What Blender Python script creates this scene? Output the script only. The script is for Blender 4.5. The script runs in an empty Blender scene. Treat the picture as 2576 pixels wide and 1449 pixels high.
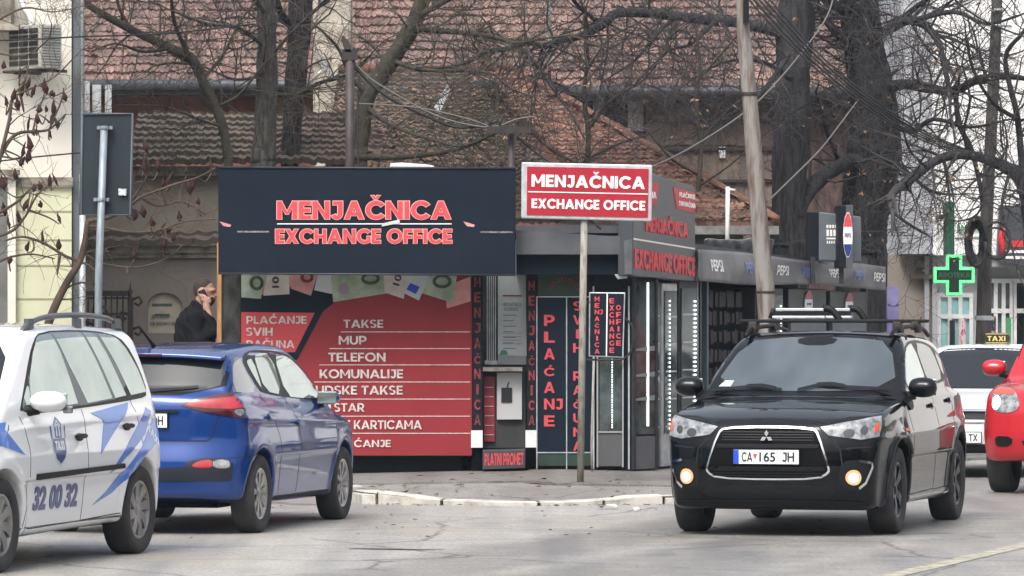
import bpy, bmesh, math, random
import numpy as np
from mathutils import Vector, Matrix, Euler
from mathutils.geometry import delaunay_2d_cdt

SC = bpy.context.scene
COL = SC.collection
R = math.radians
rng = random.Random(7)

# ---------------------------------------------------------------- camera
EYE = 1.70
cam_d = bpy.data.cameras.new("camera")
cam = bpy.data.objects.new("camera", cam_d)
COL.objects.link(cam)
cam.location = (0, 0, EYE)
cam.rotation_euler = (R(90), 0, 0)
cam_d.sensor_width = 36.0
cam_d.lens = 36.0 * 12000 / 2576
cam_d.shift_y = 0.0285
cam_d.clip_start = 0.5
cam_d.clip_end = 2000
SC.camera = cam

# ---------------------------------------------------------------- sky and sun (overcast)
SUN_EL, SUN_AZ = R(52), R(200)
world = bpy.data.worlds.new("World")
SC.world = world
world.use_nodes = True
wn = world.node_tree.nodes; wl = world.node_tree.links
wn.clear()
sky = wn.new("ShaderNodeTexSky"); sky.sky_type = 'NISHITA'; sky.sun_disc = False
sky.sun_elevation = SUN_EL; sky.sun_rotation = SUN_AZ
sky.air_density = 1.0; sky.dust_density = 4.0; sky.ozone_density = 1.0
hsv = wn.new("ShaderNodeHueSaturation"); hsv.inputs["Saturation"].default_value = 0.42
bg = wn.new("ShaderNodeBackground"); bg.inputs["Strength"].default_value = 0.15
wo = wn.new("ShaderNodeOutputWorld")
# overcast: the cloud deck is about three times brighter overhead than at the horizon
wtc = wn.new("ShaderNodeTexCoord"); wsx = wn.new("ShaderNodeSeparateXYZ"); wmr = wn.new("ShaderNodeMapRange")
wmr.inputs[1].default_value = 0.0; wmr.inputs[2].default_value = 1.0; wmr.inputs[3].default_value = 0.50; wmr.inputs[4].default_value = 1.9
wsc = wn.new("ShaderNodeVectorMath"); wsc.operation = 'SCALE'
wl.new(wtc.outputs["Generated"], wsx.inputs[0]); wl.new(wsx.outputs[2], wmr.inputs[0])
wl.new(sky.outputs[0], hsv.inputs["Color"]); wl.new(hsv.outputs[0], wsc.inputs[0]); wl.new(wmr.outputs[0], wsc.inputs["Scale"]); wl.new(wsc.outputs[0], bg.inputs["Color"]); wl.new(bg.outputs[0], wo.inputs["Surface"])
sun_d = bpy.data.lights.new("sun", 'SUN'); sun_d.energy = 1.3; sun_d.angle = R(25); sun_d.color = (1.0, 0.97, 0.93)
sun = bpy.data.objects.new("sun", sun_d); COL.objects.link(sun)
sun.rotation_euler = (R(90) - SUN_EL, 0, R(180) - SUN_AZ)
SC.view_settings.view_transform = 'Standard'
SC.view_settings.look = 'None'
SC.view_settings.gamma = 1.0
SC.view_settings.exposure = 0.50
SC.cycles.max_bounces = 6
SC.cycles.diffuse_bounces = 3
SC.cycles.glossy_bounces = 3
SC.cycles.use_denoising = True

# ---------------------------------------------------------------- helpers
def lin(c):
    return tuple(((v / 255.0) / 12.92 if v / 255.0 <= 0.04045 else ((v / 255.0 + 0.055) / 1.055) ** 2.4) for v in c)

def mat(name, c, rough=0.6, metal=0.0, coat=0.0, c2=None, scale=6.0, detail=5.0, bump=0.0, bump_scale=None, emit=None, estr=0.0, ior=1.5,
        coat_rough=0.03, stretch=None, spec=0.5, lo=0.35, hi=0.65, rough2=None):
    m = bpy.data.materials.new(name); m.use_nodes = True
    nt = m.node_tree; b = nt.nodes["Principled BSDF"]
    b.inputs["Base Color"].default_value = (*c, 1); b.inputs["Roughness"].default_value = rough
    b.inputs["Metallic"].default_value = metal; b.inputs["IOR"].default_value = ior
    b.inputs["Specular IOR Level"].default_value = spec
    if coat:
        b.inputs["Coat Weight"].default_value = coat; b.inputs["Coat Roughness"].default_value = coat_rough
    if emit:
        b.inputs["Emission Color"].default_value = (*emit, 1); b.inputs["Emission Strength"].default_value = estr
    if c2 or bump or rough2 is not None:
        tc = nt.nodes.new("ShaderNodeTexCoord"); mp = nt.nodes.new("ShaderNodeMapping")
        nt.links.new(tc.outputs["Object"], mp.inputs["Vector"])
        if stretch: mp.inputs["Scale"].default_value = stretch
        n = nt.nodes.new("ShaderNodeTexNoise"); n.inputs["Scale"].default_value = scale; n.inputs["Detail"].default_value = detail
        n.inputs["Roughness"].default_value = 0.62
        nt.links.new(mp.outputs[0], n.inputs["Vector"])
        if c2 or rough2 is not None:
            mr = nt.nodes.new("ShaderNodeMapRange"); mr.inputs[1].default_value = lo; mr.inputs[2].default_value = hi
            nt.links.new(n.outputs["Fac"], mr.inputs[0])
        if c2:
            mx = nt.nodes.new("ShaderNodeMix"); mx.data_type = 'RGBA'
            mx.inputs[6].default_value = (*c, 1); mx.inputs[7].default_value = (*c2, 1)
            nt.links.new(mr.outputs[0], mx.inputs[0]); nt.links.new(mx.outputs[2], b.inputs["Base Color"])
        if rough2 is not None:
            m2 = nt.nodes.new("ShaderNodeMapRange"); m2.inputs[1].default_value = 0; m2.inputs[2].default_value = 1
            m2.inputs[3].default_value = rough; m2.inputs[4].default_value = rough2
            nt.links.new(mr.outputs[0], m2.inputs[0]); nt.links.new(m2.outputs[0], b.inputs["Roughness"])
        if bump:
            n2 = n
            if bump_scale:
                n2 = nt.nodes.new("ShaderNodeTexNoise"); n2.inputs["Scale"].default_value = bump_scale; n2.inputs["Detail"].default_value = 4
                nt.links.new(mp.outputs[0], n2.inputs["Vector"])
            bp = nt.nodes.new("ShaderNodeBump"); bp.inputs["Strength"].default_value = bump; bp.inputs["Distance"].default_value = 0.02
            nt.links.new(n2.outputs["Fac"], bp.inputs["Height"]); nt.links.new(bp.outputs[0], b.inputs["Normal"])
    return m

def thing(name, label, cat, loc=(0, 0, 0), rotz=0.0, group=None):
    o = bpy.data.objects.new(name, None); COL.objects.link(o)
    o.location = loc; o.rotation_euler = (0, 0, rotz); o.empty_display_size = 0.2
    o["label"] = label; o["category"] = cat
    if group: o["group"] = group
    return o

def tag(o, label=None, cat=None, group=None, kind=None):
    if label: o["label"] = label
    if cat: o["category"] = cat
    if group: o["group"] = group
    if kind: o["kind"] = kind
    return o

def pmat(o):
    m = Matrix.Identity(4)
    while o is not None:
        m = (Matrix.Translation(o.location) @ o.rotation_euler.to_matrix().to_4x4()) @ m
        o = o.parent
    return m

def link(name, me, m=None, parent=None):
    o = bpy.data.objects.new(name, me); COL.objects.link(o)
    if m is not None and not me.materials:
        for mm in (m if isinstance(m, (list, tuple)) else [m]): me.materials.append(mm)
    if parent is not None: o.parent = parent
    return o

class MB:
    """collects shapes into ONE mesh"""
    def __init__(s): s.v = []; s.f = []; s.mi = []; s.sm = []
    def add(s, vs, fs, mi=0, smooth=False):
        o = len(s.v); s.v.extend([tuple(v) for v in vs]); s.f.extend([tuple(i + o for i in f) for f in fs])
        s.mi.extend([mi] * len(fs)); s.sm.extend([smooth] * len(fs)); return s
    def box(s, c, d, rot=None, mi=0):
        hx, hy, hz = d[0] / 2, d[1] / 2, d[2] / 2
        vs = [Vector((x, y, z)) for x in (-hx, hx) for y in (-hy, hy) for z in (-hz, hz)]
        if rot is not None:
            M = rot if isinstance(rot, Matrix) else Euler(rot).to_matrix()
            vs = [M @ v for v in vs]
        C = Vector(c); vs = [v + C for v in vs]
        return s.add(vs, [(0, 1, 3, 2), (4, 6, 7, 5), (0, 4, 5, 1), (2, 3, 7, 6), (0, 2, 6, 4), (1, 5, 7, 3)], mi)
    def span(s, x0, x1, y0, y1, z0, z1, mi=0):
        return s.box(((x0 + x1) / 2, (y0 + y1) / 2, (z0 + z1) / 2), (abs(x1 - x0), abs(y1 - y0), abs(z1 - z0)), None, mi)
    def prism(s, pts, n, depth, mi=0):
        """polygon of 3-d points, extruded by depth along -n (n = outward)"""
        n = Vector(n).normalized(); k = len(pts); P = [Vector(p) for p in pts]; Q = [p - n * depth for p in P]
        fs = [tuple(range(k)), tuple(range(2 * k - 1, k - 1, -1))] + [(i, k + i, k + (i + 1) % k, (i + 1) % k) for i in range(k)]
        return s.add(P + Q, fs, mi)
    def tube(s, path, rad, n=8, mi=0, cap=True, smooth=True):
        P = [Vector(p) for p in path]
        if not hasattr(rad, '__len__'): rad = [rad] * len(P)
        vs = []; prev = None
        for i, p in enumerate(P):
            t = (P[min(i + 1, len(P) - 1)] - P[max(i - 1, 0)])
            t = t.normalized() if t.length > 1e-9 else Vector((0, 0, 1))
            if prev is None:
                a = Vector((0, 0, 1)) if abs(t.z) < 0.9 else Vector((1, 0, 0))
                u = t.cross(a).normalized()
            else:
                u = prev - t * prev.dot(t)
                u = u.normalized() if u.length > 1e-6 else t.orthogonal().normalized()
            prev = u; w = t.cross(u)
            for k in range(n):
                a = 2 * math.pi * k / n
                vs.append(p + (u * math.cos(a) + w * math.sin(a)) * rad[i])
        fs = []
        for i in range(len(P) - 1):
            for k in range(n):
                fs.append((i * n + k, i * n + (k + 1) % n, (i + 1) * n + (k + 1) % n, (i + 1) * n + k))
        if cap:
            fs.append(tuple(range(n - 1, -1, -1))); fs.append(tuple(range((len(P) - 1) * n, len(P) * n)))
        return s.add(vs, fs, mi, smooth)
    def bark(s, path, rad, n=26, seed=1, amp=.10, mi=0):
        """trunk with ridges, bulges and an uneven outline"""
        rr = random.Random(seed); ph = [rr.uniform(0, 6.3) for _ in range(8)]; P_ = smooth_path(path, 5); R_ = [float(x) for x in np.interp(np.linspace(0, len(rad) - 1, len(P_)), range(len(rad)), rad)]
        i0 = len(s.v); s.tube(P_, R_, n, mi); tot = 0
        for i, p in enumerate(P_):
            if i: tot += (p - P_[i - 1]).length
            for k in range(n):
                a = 2 * math.pi * k / n; t = tot / max(R_[0], .05)
                d = .35 * math.sin(3 * a + ph[0] + .25 * t) + .30 * math.sin(7 * a + ph[1] - .5 * t + math.sin(t * .7)) + .25 * math.sin(11 * a + ph[2] + .9 * math.sin(t * .5)) + .35 * math.sin(t * 1.1 + ph[3] + 2 * math.cos(a)) + .25 * math.sin(t * 2.3 + ph[4] + 3 * math.sin(a)) + rr.uniform(-.3, .3)
                v = Vector(s.v[i0 + i * n + k]); s.v[i0 + i * n + k] = tuple(p + (v - p) * (1 + amp * d))
        return s
    def lathe(s, prof, c, axis='z', n=24, mi=0, smooth=True):
        """prof: (radius, along) pairs"""
        C = Vector(c); vs = []
        for r, h in prof:
            for k in range(n):
                a = 2 * math.pi * k / n; x, y = r * math.cos(a), r * math.sin(a)
                vs.append(C + (Vector((x, y, h)) if axis == 'z' else Vector((x, h, y)) if axis == 'y' else Vector((h, x, y))))
        fs = []
        for i in range(len(prof) - 1):
            for k in range(n):
                fs.append((i * n + k, i * n + (k + 1) % n, (i + 1) * n + (k + 1) % n, (i + 1) * n + k))
        return s.add(vs, fs, mi, smooth)
    def ball(s, c, r, n=10, mi=0):
        if not hasattr(r, '__len__'): r = (r, r, r)
        vs = []; fs = []; m = max(4, n // 2)
        for i in range(m + 1):
            th = math.pi * i / m
            for k in range(n):
                a = 2 * math.pi * k / n
                vs.append((c[0] + r[0] * math.sin(th) * math.cos(a), c[1] + r[1] * math.sin(th) * math.sin(a), c[2] + r[2] * math.cos(th)))
        for i in range(m):
            for k in range(n):
                fs.append((i * n + k, (i + 1) * n + k, (i + 1) * n + (k + 1) % n, i * n + (k + 1) % n))
        return s.add(vs, fs, mi, True)
    def build(s, name, m, parent=None, world=True, bevel=0.0, fix=True):
        me = bpy.data.meshes.new(name)
        vs = s.v
        if parent is not None and world:
            M = pmat(parent).inverted(); vs = [M @ Vector(v) for v in s.v]
        me.from_pydata([tuple(v) for v in vs], [], s.f)
        me.polygons.foreach_set("material_index", s.mi); me.polygons.foreach_set("use_smooth", s.sm)
        if fix:
            bm = bmesh.new(); bm.from_mesh(me); bmesh.ops.recalc_face_normals(bm, faces=bm.faces)
            if bevel > 0:
                ed = [e for e in bm.edges if len(e.link_faces) == 2 and e.calc_face_angle(0) > 0.6]
                bmesh.ops.bevel(bm, geom=ed, offset=bevel, segments=2, affect='EDGES', clamp_overlap=True, profile=0.5)
            bm.to_mesh(me); bm.free()
        me.update()
        return link(name, me, m, parent)


def _ring(cx, cy, rx, ry, w, a0, a1, n=20, wy=None):
    """convex quads of an elliptic ring sector; rx, ry outer radii"""
    wy = w if wy is None else wy; q = []
    for i in range(n):
        a, b = a0 + (a1 - a0) * i / n, a0 + (a1 - a0) * (i + 1) / n
        f = lambda t, k: (cx + (rx - k * w) * math.cos(t), cy + (ry - k * wy) * math.sin(t))
        q.append([f(a, 0), f(b, 0), f(b, 1), f(a, 1)])
    return q
def _glyph(ch, w):
    """heavy geometric capitals, cap height 1: returns (width, convex polygons)"""
    r = lambda a, b, c, d: [(a, b), (c, b), (c, d), (a, d)]; h = w * .86
    acc = []
    base = {'Č': 'C', 'Ć': 'C'}.get(ch, ch)
    if base == 'E': W = .62; p = [r(0, 0, w, 1), r(0, 0, W, h), r(0, .5 - h / 2, W * .93, .5 + h / 2), r(0, 1 - h, W * .99, 1)]
    elif base == 'F': W = .60; p = [r(0, 0, w, 1), r(0, .46 - h / 2, W * .93, .46 + h / 2), r(0, 1 - h, W, 1)]
    elif base == 'L': W = .58; p = [r(0, 0, w, 1), r(0, 0, W, h)]
    elif base == 'T': W = .72; p = [r(W / 2 - w / 2, 0, W / 2 + w / 2, 1), r(0, 1 - h, W, 1)]
    elif base == 'H': W = .82; p = [r(0, 0, w, 1), r(W - w, 0, W, 1), r(0, .5 - h / 2, W, .5 + h / 2)]
    elif base == 'I': W = w; p = [r(0, 0, w, 1)]
    elif base == 'M': W = 1.02; p = [r(0, 0, w, 1), r(W - w, 0, W, 1), [(0, 1), (w * .95, 1), (W / 2 + w * .30, .28), (W / 2 - w * .30, .28)], [(W, 1), (W / 2 + w * .30, .28), (W / 2 - w * .30, .28), (W - w * .95, 1)]]
    elif base == 'N': W = .86; p = [r(0, 0, w, 1), r(W - w, 0, W, 1), [(0, 1), (w * .9, 1), (W, 0), (W - w * .9, 0)]]
    elif base == 'A': W = 1.0; d = w * 1.08; p = [[(0, 0), (d, 0), (W / 2 + d * .5, 1), (W / 2 - d * .5, 1)], [(W, 0), (W / 2 + d * .5, 1), (W / 2 - d * .5, 1), (W - d, 0)], r(W * .2, .20, W * .8, .20 + h * .9)]
    elif base == 'V': W = .96; d = w * 1.08; p = [[(0, 1), (W / 2 - d * .5, 0), (W / 2 + d * .5, 0), (d, 1)], [(W, 1), (W - d, 1), (W / 2 - d * .5, 0), (W / 2 + d * .5, 0)]]
    elif base == 'X': W = .88; d = w * 1.15; p = [[(0, 1), (d, 1), (W, 0), (W - d, 0)], [(0, 0), (d, 0), (W, 1), (W - d, 1)]]
    elif base == 'K': W = .82; d = w * 1.2; p = [r(0, 0, w, 1), [(W - d * 1.0, 1), (W - .02, 1), (w, .22), (w * .8, .42)], [(w * 1.3, .56), (w * 2.0, .66), (W, 0), (W - d, 0)]]
    elif base == 'J': W = .58; p = [r(W - w, .34, W, 1), r(.10, 1 - h, W, 1)] + _ring(W - .30, .34, .30, .36, w, -math.pi * .86, 0, 14, h)
    elif base in 'OCGQ': 
        W = 1.06 if base == 'O' else .94; cx = .53
        if base == 'O': p = _ring(cx, .5, .53, .52, w, 0, 2 * math.pi, 32, h * 1.06)
        else: p = _ring(cx, .5, .53, .52, w, R(38), R(322), 28, h * 1.06)
        if base == 'G': p = _ring(cx, .5, .53, .52, w, R(40), R(318), 28, h * 1.06) + [r(W - w * .95, .10, W, .50)]
    elif base == 'D': W = .88; p = [r(0, 0, w, 1), r(0, 0, .40, h), r(0, 1 - h, .40, 1)] + _ring(.38, .5, .50, .5, w, -math.pi / 2, math.pi / 2, 16, h)
    elif base in 'PR':
        W = .76 if base == 'P' else .80; p = [r(0, 0, w, 1), r(0, 1 - h, .42, 1), r(0, .30, .42, .30 + h)] + _ring(.40, .65, W - .40 - (.02 if base == 'R' else 0), .35, w, -math.pi / 2, math.pi / 2, 14, h)
        if base == 'R': p += [[(.30, .36), (.54, .40), (W + .02, 0), (W - w * 1.15, 0)]]
    elif base == 'B': W = .78; p = [r(0, 0, w, 1), r(0, 1 - h, .42, 1), r(0, .5 - h / 2, .42, .5 + h / 2), r(0, 0, .42, h)] + _ring(.42, .74, .31, .26, w, -math.pi / 2, math.pi / 2, 12, h * .8) + _ring(.42, .28, .36, .28, w, -math.pi / 2, math.pi / 2, 12, h * .8)
    elif base == 'U': W = .84; p = [r(0, .40, w, 1), r(W - w, .40, W, 1)] + _ring(W / 2, .41, W / 2, .43, w, math.pi, 2 * math.pi, 18, h)
    elif base == 'S': 
        W = .70; p = _ring(W / 2, .735, W / 2, .285, w * .98, R(28), R(262), 16, h * .92) + _ring(W / 2, .265, W / 2, .285, w * .98, R(-152), R(82), 16, h * .92)
    elif base == 'Š': W = .7; p = []
    else: return None
    if ch == 'Č': c = .50; p = p + [[(c - .24, 1.32), (c - .07, 1.32), (c + .06, 1.10), (c - .06, 1.10)], [(c + .24, 1.32), (c + .06, 1.10), (c - .06, 1.10), (c + .07, 1.32)]]
    if ch == 'Ć': c = .50; p = p + [[(c - .10, 1.08), (c + .06, 1.08), (c + .24, 1.32), (c + .02, 1.32)]]
    return W, p
def block_geo(body, w):
    V = []; F = []; x = 0
    for ch in body:
        if ch == ' ': x += .36; continue
        if ch == ':': x += .3; continue
        g = _glyph(ch, w)
        pts = []; faces = []
        for poly in g[1]:
            ar = sum(poly[i][0] * poly[(i + 1) % len(poly)][1] - poly[(i + 1) % len(poly)][0] * poly[i][1] for i in range(len(poly)))
            if ar < 0: poly = poly[::-1]
            faces.append(list(range(len(pts), len(pts) + len(poly)))); pts += [Vector(q) for q in poly]
        r = delaunay_2d_cdt(pts, [], faces, 1, 1e-4); k = len(V)
        V += [(v.x + x, v.y) for v in r[0]]
        for f, of in zip(r[2], r[5]):
            if not of: continue
            a, b, c = [r[0][i] for i in f[:3]]
            f = tuple(f) if (b - a).cross(c - a) > 0 else tuple(f)[::-1]
            F.append(tuple(i + k for i in f))
        x += g[0] + .085
    V = np.array(V); lo = V.min(0); hi = V.max(0)
    return (V - lo) / np.maximum(hi - lo, 1e-6), F
_CAPS = set('ABCDEFGHIJKLMNOPRSTUVXČĆ :')

_tc = {}
def text_geo(body, bold=0.0, ext=0.0):
    """built-in font, normalised so that the outline fills 0..1 x 0..1; ext is depth in metres"""
    k = (body, bold)
    if k not in _tc and bold > 0 and set(body) <= _CAPS and not (set(body) <= set('Q')):
        _tc[k] = block_geo(body, .15 + bold * 2.6)
    if k not in _tc:
        cu = bpy.data.curves.new("lettering", 'FONT'); cu.body = body; cu.size = 1.0; cu.offset = bold; cu.resolution_u = 5
        o = bpy.data.objects.new("lettering_tmp", cu); COL.objects.link(o)
        bpy.context.view_layer.update()
        dg = bpy.context.evaluated_depsgraph_get(); me = bpy.data.meshes.new_from_object(o.evaluated_get(dg))
        V = np.array([v.co[:2] for v in me.vertices]); F = [tuple(p.vertices) for p in me.polygons]
        bpy.data.objects.remove(o); bpy.data.curves.remove(cu); bpy.data.meshes.remove(me)
        lo = V.min(0); hi = V.max(0); _tc[k] = ((V - lo) / np.maximum(hi - lo, 1e-6), F)
    return _tc[k]

def letters(mb, body, O, xd, yd, w, h, bold=0.02, depth=0.006, mi=0, shear=0.0):
    """letters standing off the plane by depth; O = lower-left corner, fits w x h"""
    if not body.strip(): return mb
    V, F = text_geo(body, bold); O = Vector(O); xd = Vector(xd).normalized(); yd = Vector(yd).normalized(); n = xd.cross(yd)
    top = [O + xd * (p[0] * w + shear * p[1] * h) + yd * (p[1] * h) + n * depth for p in V]
    mb.add(top, F, mi)
    # side walls along boundary edges
    cnt = {}
    for f in F:
        for i in range(len(f)):
            a, b = f[i], f[(i + 1) % len(f)]; cnt[(a, b)] = 1
    side_v = []; side_f = []
    for (a, b) in cnt:
        if (b, a) in cnt: continue
        i = len(side_v); side_v += [top[a], top[b], top[b] - n * depth, top[a] - n * depth]; side_f.append((i + 1, i, i + 3, i + 2))
    mb.add(side_v, side_f, mi)
    return mb

def outline(mb, body, O, xd, yd, w, h, bold, grow, depth, mi=0):
    """pale rim round every letter: a ring between the outline and the same outline pushed outwards"""
    V, F = text_geo(body, bold); O = Vector(O); xd = Vector(xd).normalized(); yd = Vector(yd).normalized(); n = xd.cross(yd)
    cnt = {}
    for f in F:
        for i in range(len(f)): cnt[(f[i], f[(i + 1) % len(f)])] = 1
    nxt = {a: b for (a, b) in cnt if (b, a) not in cnt}; prv = {b: a for a, b in nxt.items()}
    pt = lambda i: Vector((V[i][0] * w, V[i][1] * h)); off = {}
    for i in nxt:
        if i not in prv: continue
        e1 = (pt(i) - pt(prv[i])); e2 = (pt(nxt[i]) - pt(i))
        if e1.length < 1e-6 or e2.length < 1e-6: continue
        n1 = Vector((e1.y, -e1.x)).normalized(); n2 = Vector((e2.y, -e2.x)).normalized(); m = n1 + n2
        m = m.normalized() * min(1.6, 1 / max(.5, m.normalized().dot(n1))) if m.length > .2 else n1
        off[i] = pt(i) + m * grow
    for a, b in nxt.items():
        if a in off and b in off:
            q = [pt(a), pt(b), off[b], off[a]]; mb.add([O + xd * p.x + yd * p.y + n * depth for p in q], [(0, 3, 2, 1)], mi)
    return mb

def P(px, py, d):
    """a measured point of the photograph (2576 px wide) taken at distance d"""
    return Vector(((px - 1288) / 12000 * d, d, EYE - (py - 798) / 12000 * d))

def smooth_path(pts, sub=4):
    P_ = [Vector(p) for p in pts]; out = []
    for i in range(len(P_) - 1):
        p0 = P_[max(i - 1, 0)]; p1 = P_[i]; p2 = P_[i + 1]; p3 = P_[min(i + 2, len(P_) - 1)]
        for k in range(sub):
            t = k / sub; t2 = t * t; t3 = t2 * t
            out.append(0.5 * ((2 * p1) + (p2 - p0) * t + (2 * p0 - 5 * p1 + 4 * p2 - p3) * t2 + (3 * p1 - p0 - 3 * p2 + p3) * t3))
    out.append(P_[-1]); return out

def chaikin(pts, n=2, closed=True):
    for _ in range(n):
        o = []
        L = len(pts)
        for i in range(L if closed else L - 1):
            a = pts[i]; b = pts[(i + 1) % L]
            o.append((a[0] * .75 + b[0] * .25, a[1] * .75 + b[1] * .25)); o.append((a[0] * .25 + b[0] * .75, a[1] * .25 + b[1] * .75))
        pts = o
    return pts
# ---------------------------------------------------------------- materials
M = {}
M['navy'] = mat('navy_sign_sheet', lin((8, 22, 36)), .6, c2=lin((13, 27, 41)), scale=2.0, spec=.2)
M['black_panel'] = mat('black_panel', lin((8, 15, 23)), .55, c2=lin((16, 22, 30)), scale=5, spec=.25)
M['dark_trim'] = mat('dark_trim', lin((30, 32, 36)), .5, c2=lin((48, 48, 50)), scale=8)
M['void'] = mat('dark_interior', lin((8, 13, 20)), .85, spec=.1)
M['coral'] = mat('coral_letters', lin((206, 72, 78)), .55, c2=lin((188, 66, 72)), scale=20)
M['coral_dim'] = mat('faded_coral_letters', lin((150, 52, 56)), .6, c2=lin((84, 34, 38)), scale=14)
M['red_panel'] = mat('red_panel', lin((142, 44, 50)), .55, c2=lin((132, 40, 46)), scale=1.6, spec=.3)
M['crimson'] = mat('crimson_sign', lin((166, 26, 44)), .4, c2=lin((156, 24, 42)), scale=2)
M['white_paint'] = mat('white_paint', lin((225, 226, 224)), .45, c2=lin((205, 206, 204)), scale=9)
M['letter_white'] = mat('white_letters', lin((236, 234, 230)), .5)
M['letter_grey'] = mat('worn_white_letters', lin((214, 206, 200)), .55, c2=lin((180, 165, 160)), scale=30)
M['alu'] = mat('aluminium_frame', lin((200, 204, 206)), .4, metal=.3, c2=lin((170, 174, 176)), scale=12)
M['galv'] = mat('galvanised_steel', lin((150, 160, 165)), .5, metal=.35, c2=lin((120, 130, 136)), scale=10, stretch=(6, 6, .6))
M['pole_paint'] = mat('old_cream_pole', lin((148, 147, 140)), .6, c2=lin((112, 92, 76)), scale=7, stretch=(4, 4, 1), lo=.45, hi=.7, bump=.2)
M['sign_back'] = mat('sign_back_grey', lin((40, 50, 55)), .6, c2=lin((34, 43, 48)), scale=3, spec=.3)
M['grey_metal'] = mat('grey_sheet_metal', lin((80, 83, 87)), .6, c2=lin((60, 63, 67)), scale=3, bump=.15)
M['awning'] = mat('grey_awning_vinyl', lin((112, 112, 114)), .5, c2=lin((84, 84, 87)), scale=1.8, bump=.35, bump_scale=3)
M['grey_box'] = mat('grey_box_sign', lin((96, 103, 108)), .5, c2=lin((84, 90, 96)), scale=3)
M['blue_print'] = mat('faded_blue_print', lin((88, 104, 168)), .5, c2=lin((120, 132, 175)), scale=9)
M['green_dark'] = mat('dark_green_panel', lin((34, 60, 46)), .5, c2=lin((26, 44, 36)), scale=4)
M['pharm_green'] = mat('green_banner', lin((18, 92, 62)), .5)
M['glass_dark'] = mat('dark_glass', lin((24, 28, 30)), .04, spec=.8, ior=1.52)
M['glass_vit'] = mat('showcase_glass', lin((84, 96, 94)), .06, c2=lin((38, 44, 44)), scale=3.0, spec=.8)
M['glass_teal'] = mat('pharmacy_glass', lin((120, 178, 182)), .1, c2=lin((168, 205, 205)), scale=2.2)
M['led'] = mat('white_led', (1, 1, 1), .4, emit=(.88, 1, .97), estr=1.05)
M['led_green'] = mat('green_led', (0, .3, .05), .4, emit=(.10, 1.0, .22), estr=2.6)
M['goods'] = mat('displayed_goods', lin((44, 30, 32)), .7, c2=lin((14, 16, 20)), scale=9, lo=.42, hi=.58)
M['wood'] = mat('raw_wood_strip', lin((186, 142, 96)), .7, c2=lin((140, 98, 60)), scale=4, stretch=(8, 8, .8))
M['dirty_conc'] = mat('weathered_black_concrete', lin((66, 66, 62)), .85, c2=lin((22, 24, 24)), scale=6, stretch=(2, 2, .8), bump=.5)
M['plaster_beige'] = mat('beige_plaster', lin((158, 150, 138)), .9, c2=lin((136, 128, 116)), scale=1.5, bump=.15, bump_scale=20)
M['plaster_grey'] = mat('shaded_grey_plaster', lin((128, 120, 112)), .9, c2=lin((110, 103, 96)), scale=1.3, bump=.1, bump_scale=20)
M['plaster_cream'] = mat('cream_plaster', lin((222, 218, 206)), .9, c2=lin((200, 195, 182)), scale=1.3, bump=.12, bump_scale=15, lo=.3, hi=.75)
M['plaster_yellow'] = mat('pale_yellow_plaster', lin((202, 203, 172)), .9, c2=lin((182, 183, 156)), scale=1.6, bump=.12, bump_scale=15, lo=.3, hi=.75)
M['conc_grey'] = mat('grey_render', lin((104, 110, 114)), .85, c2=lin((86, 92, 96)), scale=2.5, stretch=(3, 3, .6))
M['stone_cornice'] = mat('old_stone_cornice', lin((158, 152, 138)), .9, c2=lin((92, 86, 76)), scale=5, bump=.3)
M['chimney'] = mat('chimney_plaster', lin((196, 188, 172)), .9, c2=lin((128, 118, 106)), scale=3.2, bump=.25, lo=.38, hi=.72)
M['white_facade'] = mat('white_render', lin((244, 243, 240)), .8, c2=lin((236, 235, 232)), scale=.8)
M['grey_facade'] = mat('grey_render_and_side_shade', lin((176, 178, 182)), .85, c2=lin((164, 166, 170)), scale=1)
M['shop_beige'] = mat('shop_beige', lin((168, 158, 146)), .85, c2=lin((150, 140, 130)), scale=2)
M['brickred_wall'] = mat('dark_tile_hanging', lin((98, 74, 68)), .9, c2=lin((52, 46, 44)), scale=5, stretch=(3, 3, .7), lo=.35, hi=.6, bump=.4)
M['iron'] = mat('rusty_black_iron', lin((44, 44, 46)), .6, c2=lin((64, 54, 48)), scale=12, metal=.3)
M['rust_pipe'] = mat('brown_painted_pole', lin((72, 62, 62)), .6, c2=lin((54, 46, 46)), scale=8)
M['bark_grey'] = mat('grey_bark', lin((98, 94, 89)), .9, c2=lin((56, 54, 51)), scale=8, stretch=(3, 3, .7), bump=.9, lo=.4, hi=.62)
M['bark_dark'] = mat('dark_bark', lin((57, 56, 58)), .92, c2=lin((26, 26, 29)), scale=8, stretch=(3.4, 3.4, .5), bump=1.0, lo=.4, hi=.6)
M['bark_moss'] = mat('mossy_bark', lin((76, 72, 58)), .92, c2=lin((48, 46, 42)), scale=6, bump=.7)
M['twig'] = mat('thin_twigs', lin((76, 71, 71)), .9, c2=lin((50, 48, 49)), scale=2)
M['twig_moss'] = mat('mossy_twigs', lin((92, 86, 72)), .9, c2=lin((66, 60, 54)), scale=2)
M['dry_leaf'] = mat('dry_leaf', lin((150, 118, 88)), .8, c2=lin((96, 72, 56)), scale=3)
M['sumac_wood'] = mat('sumac_wood', lin((92, 76, 64)), .85, c2=lin((66, 54, 46)), scale=6)
M['sumac_head'] = mat('dark_red_seed_head', lin((66, 30, 30)), .9, c2=lin((38, 20, 20)), scale=30, bump=.8)
M['pole_old'] = mat('weathered_utility_pole', lin((132, 130, 124)), .85, c2=lin((92, 74, 62)), scale=4, stretch=(4, 4, .55), lo=.44, hi=.64, bump=.5)
M['pole_wood'] = mat('dark_wood_pole', lin((86, 82, 78)), .9, c2=lin((58, 54, 50)), scale=6, stretch=(4, 4, .5), bump=.5)
M['cable'] = mat('cable_sheath', lin((40, 40, 42)), .6)
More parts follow.
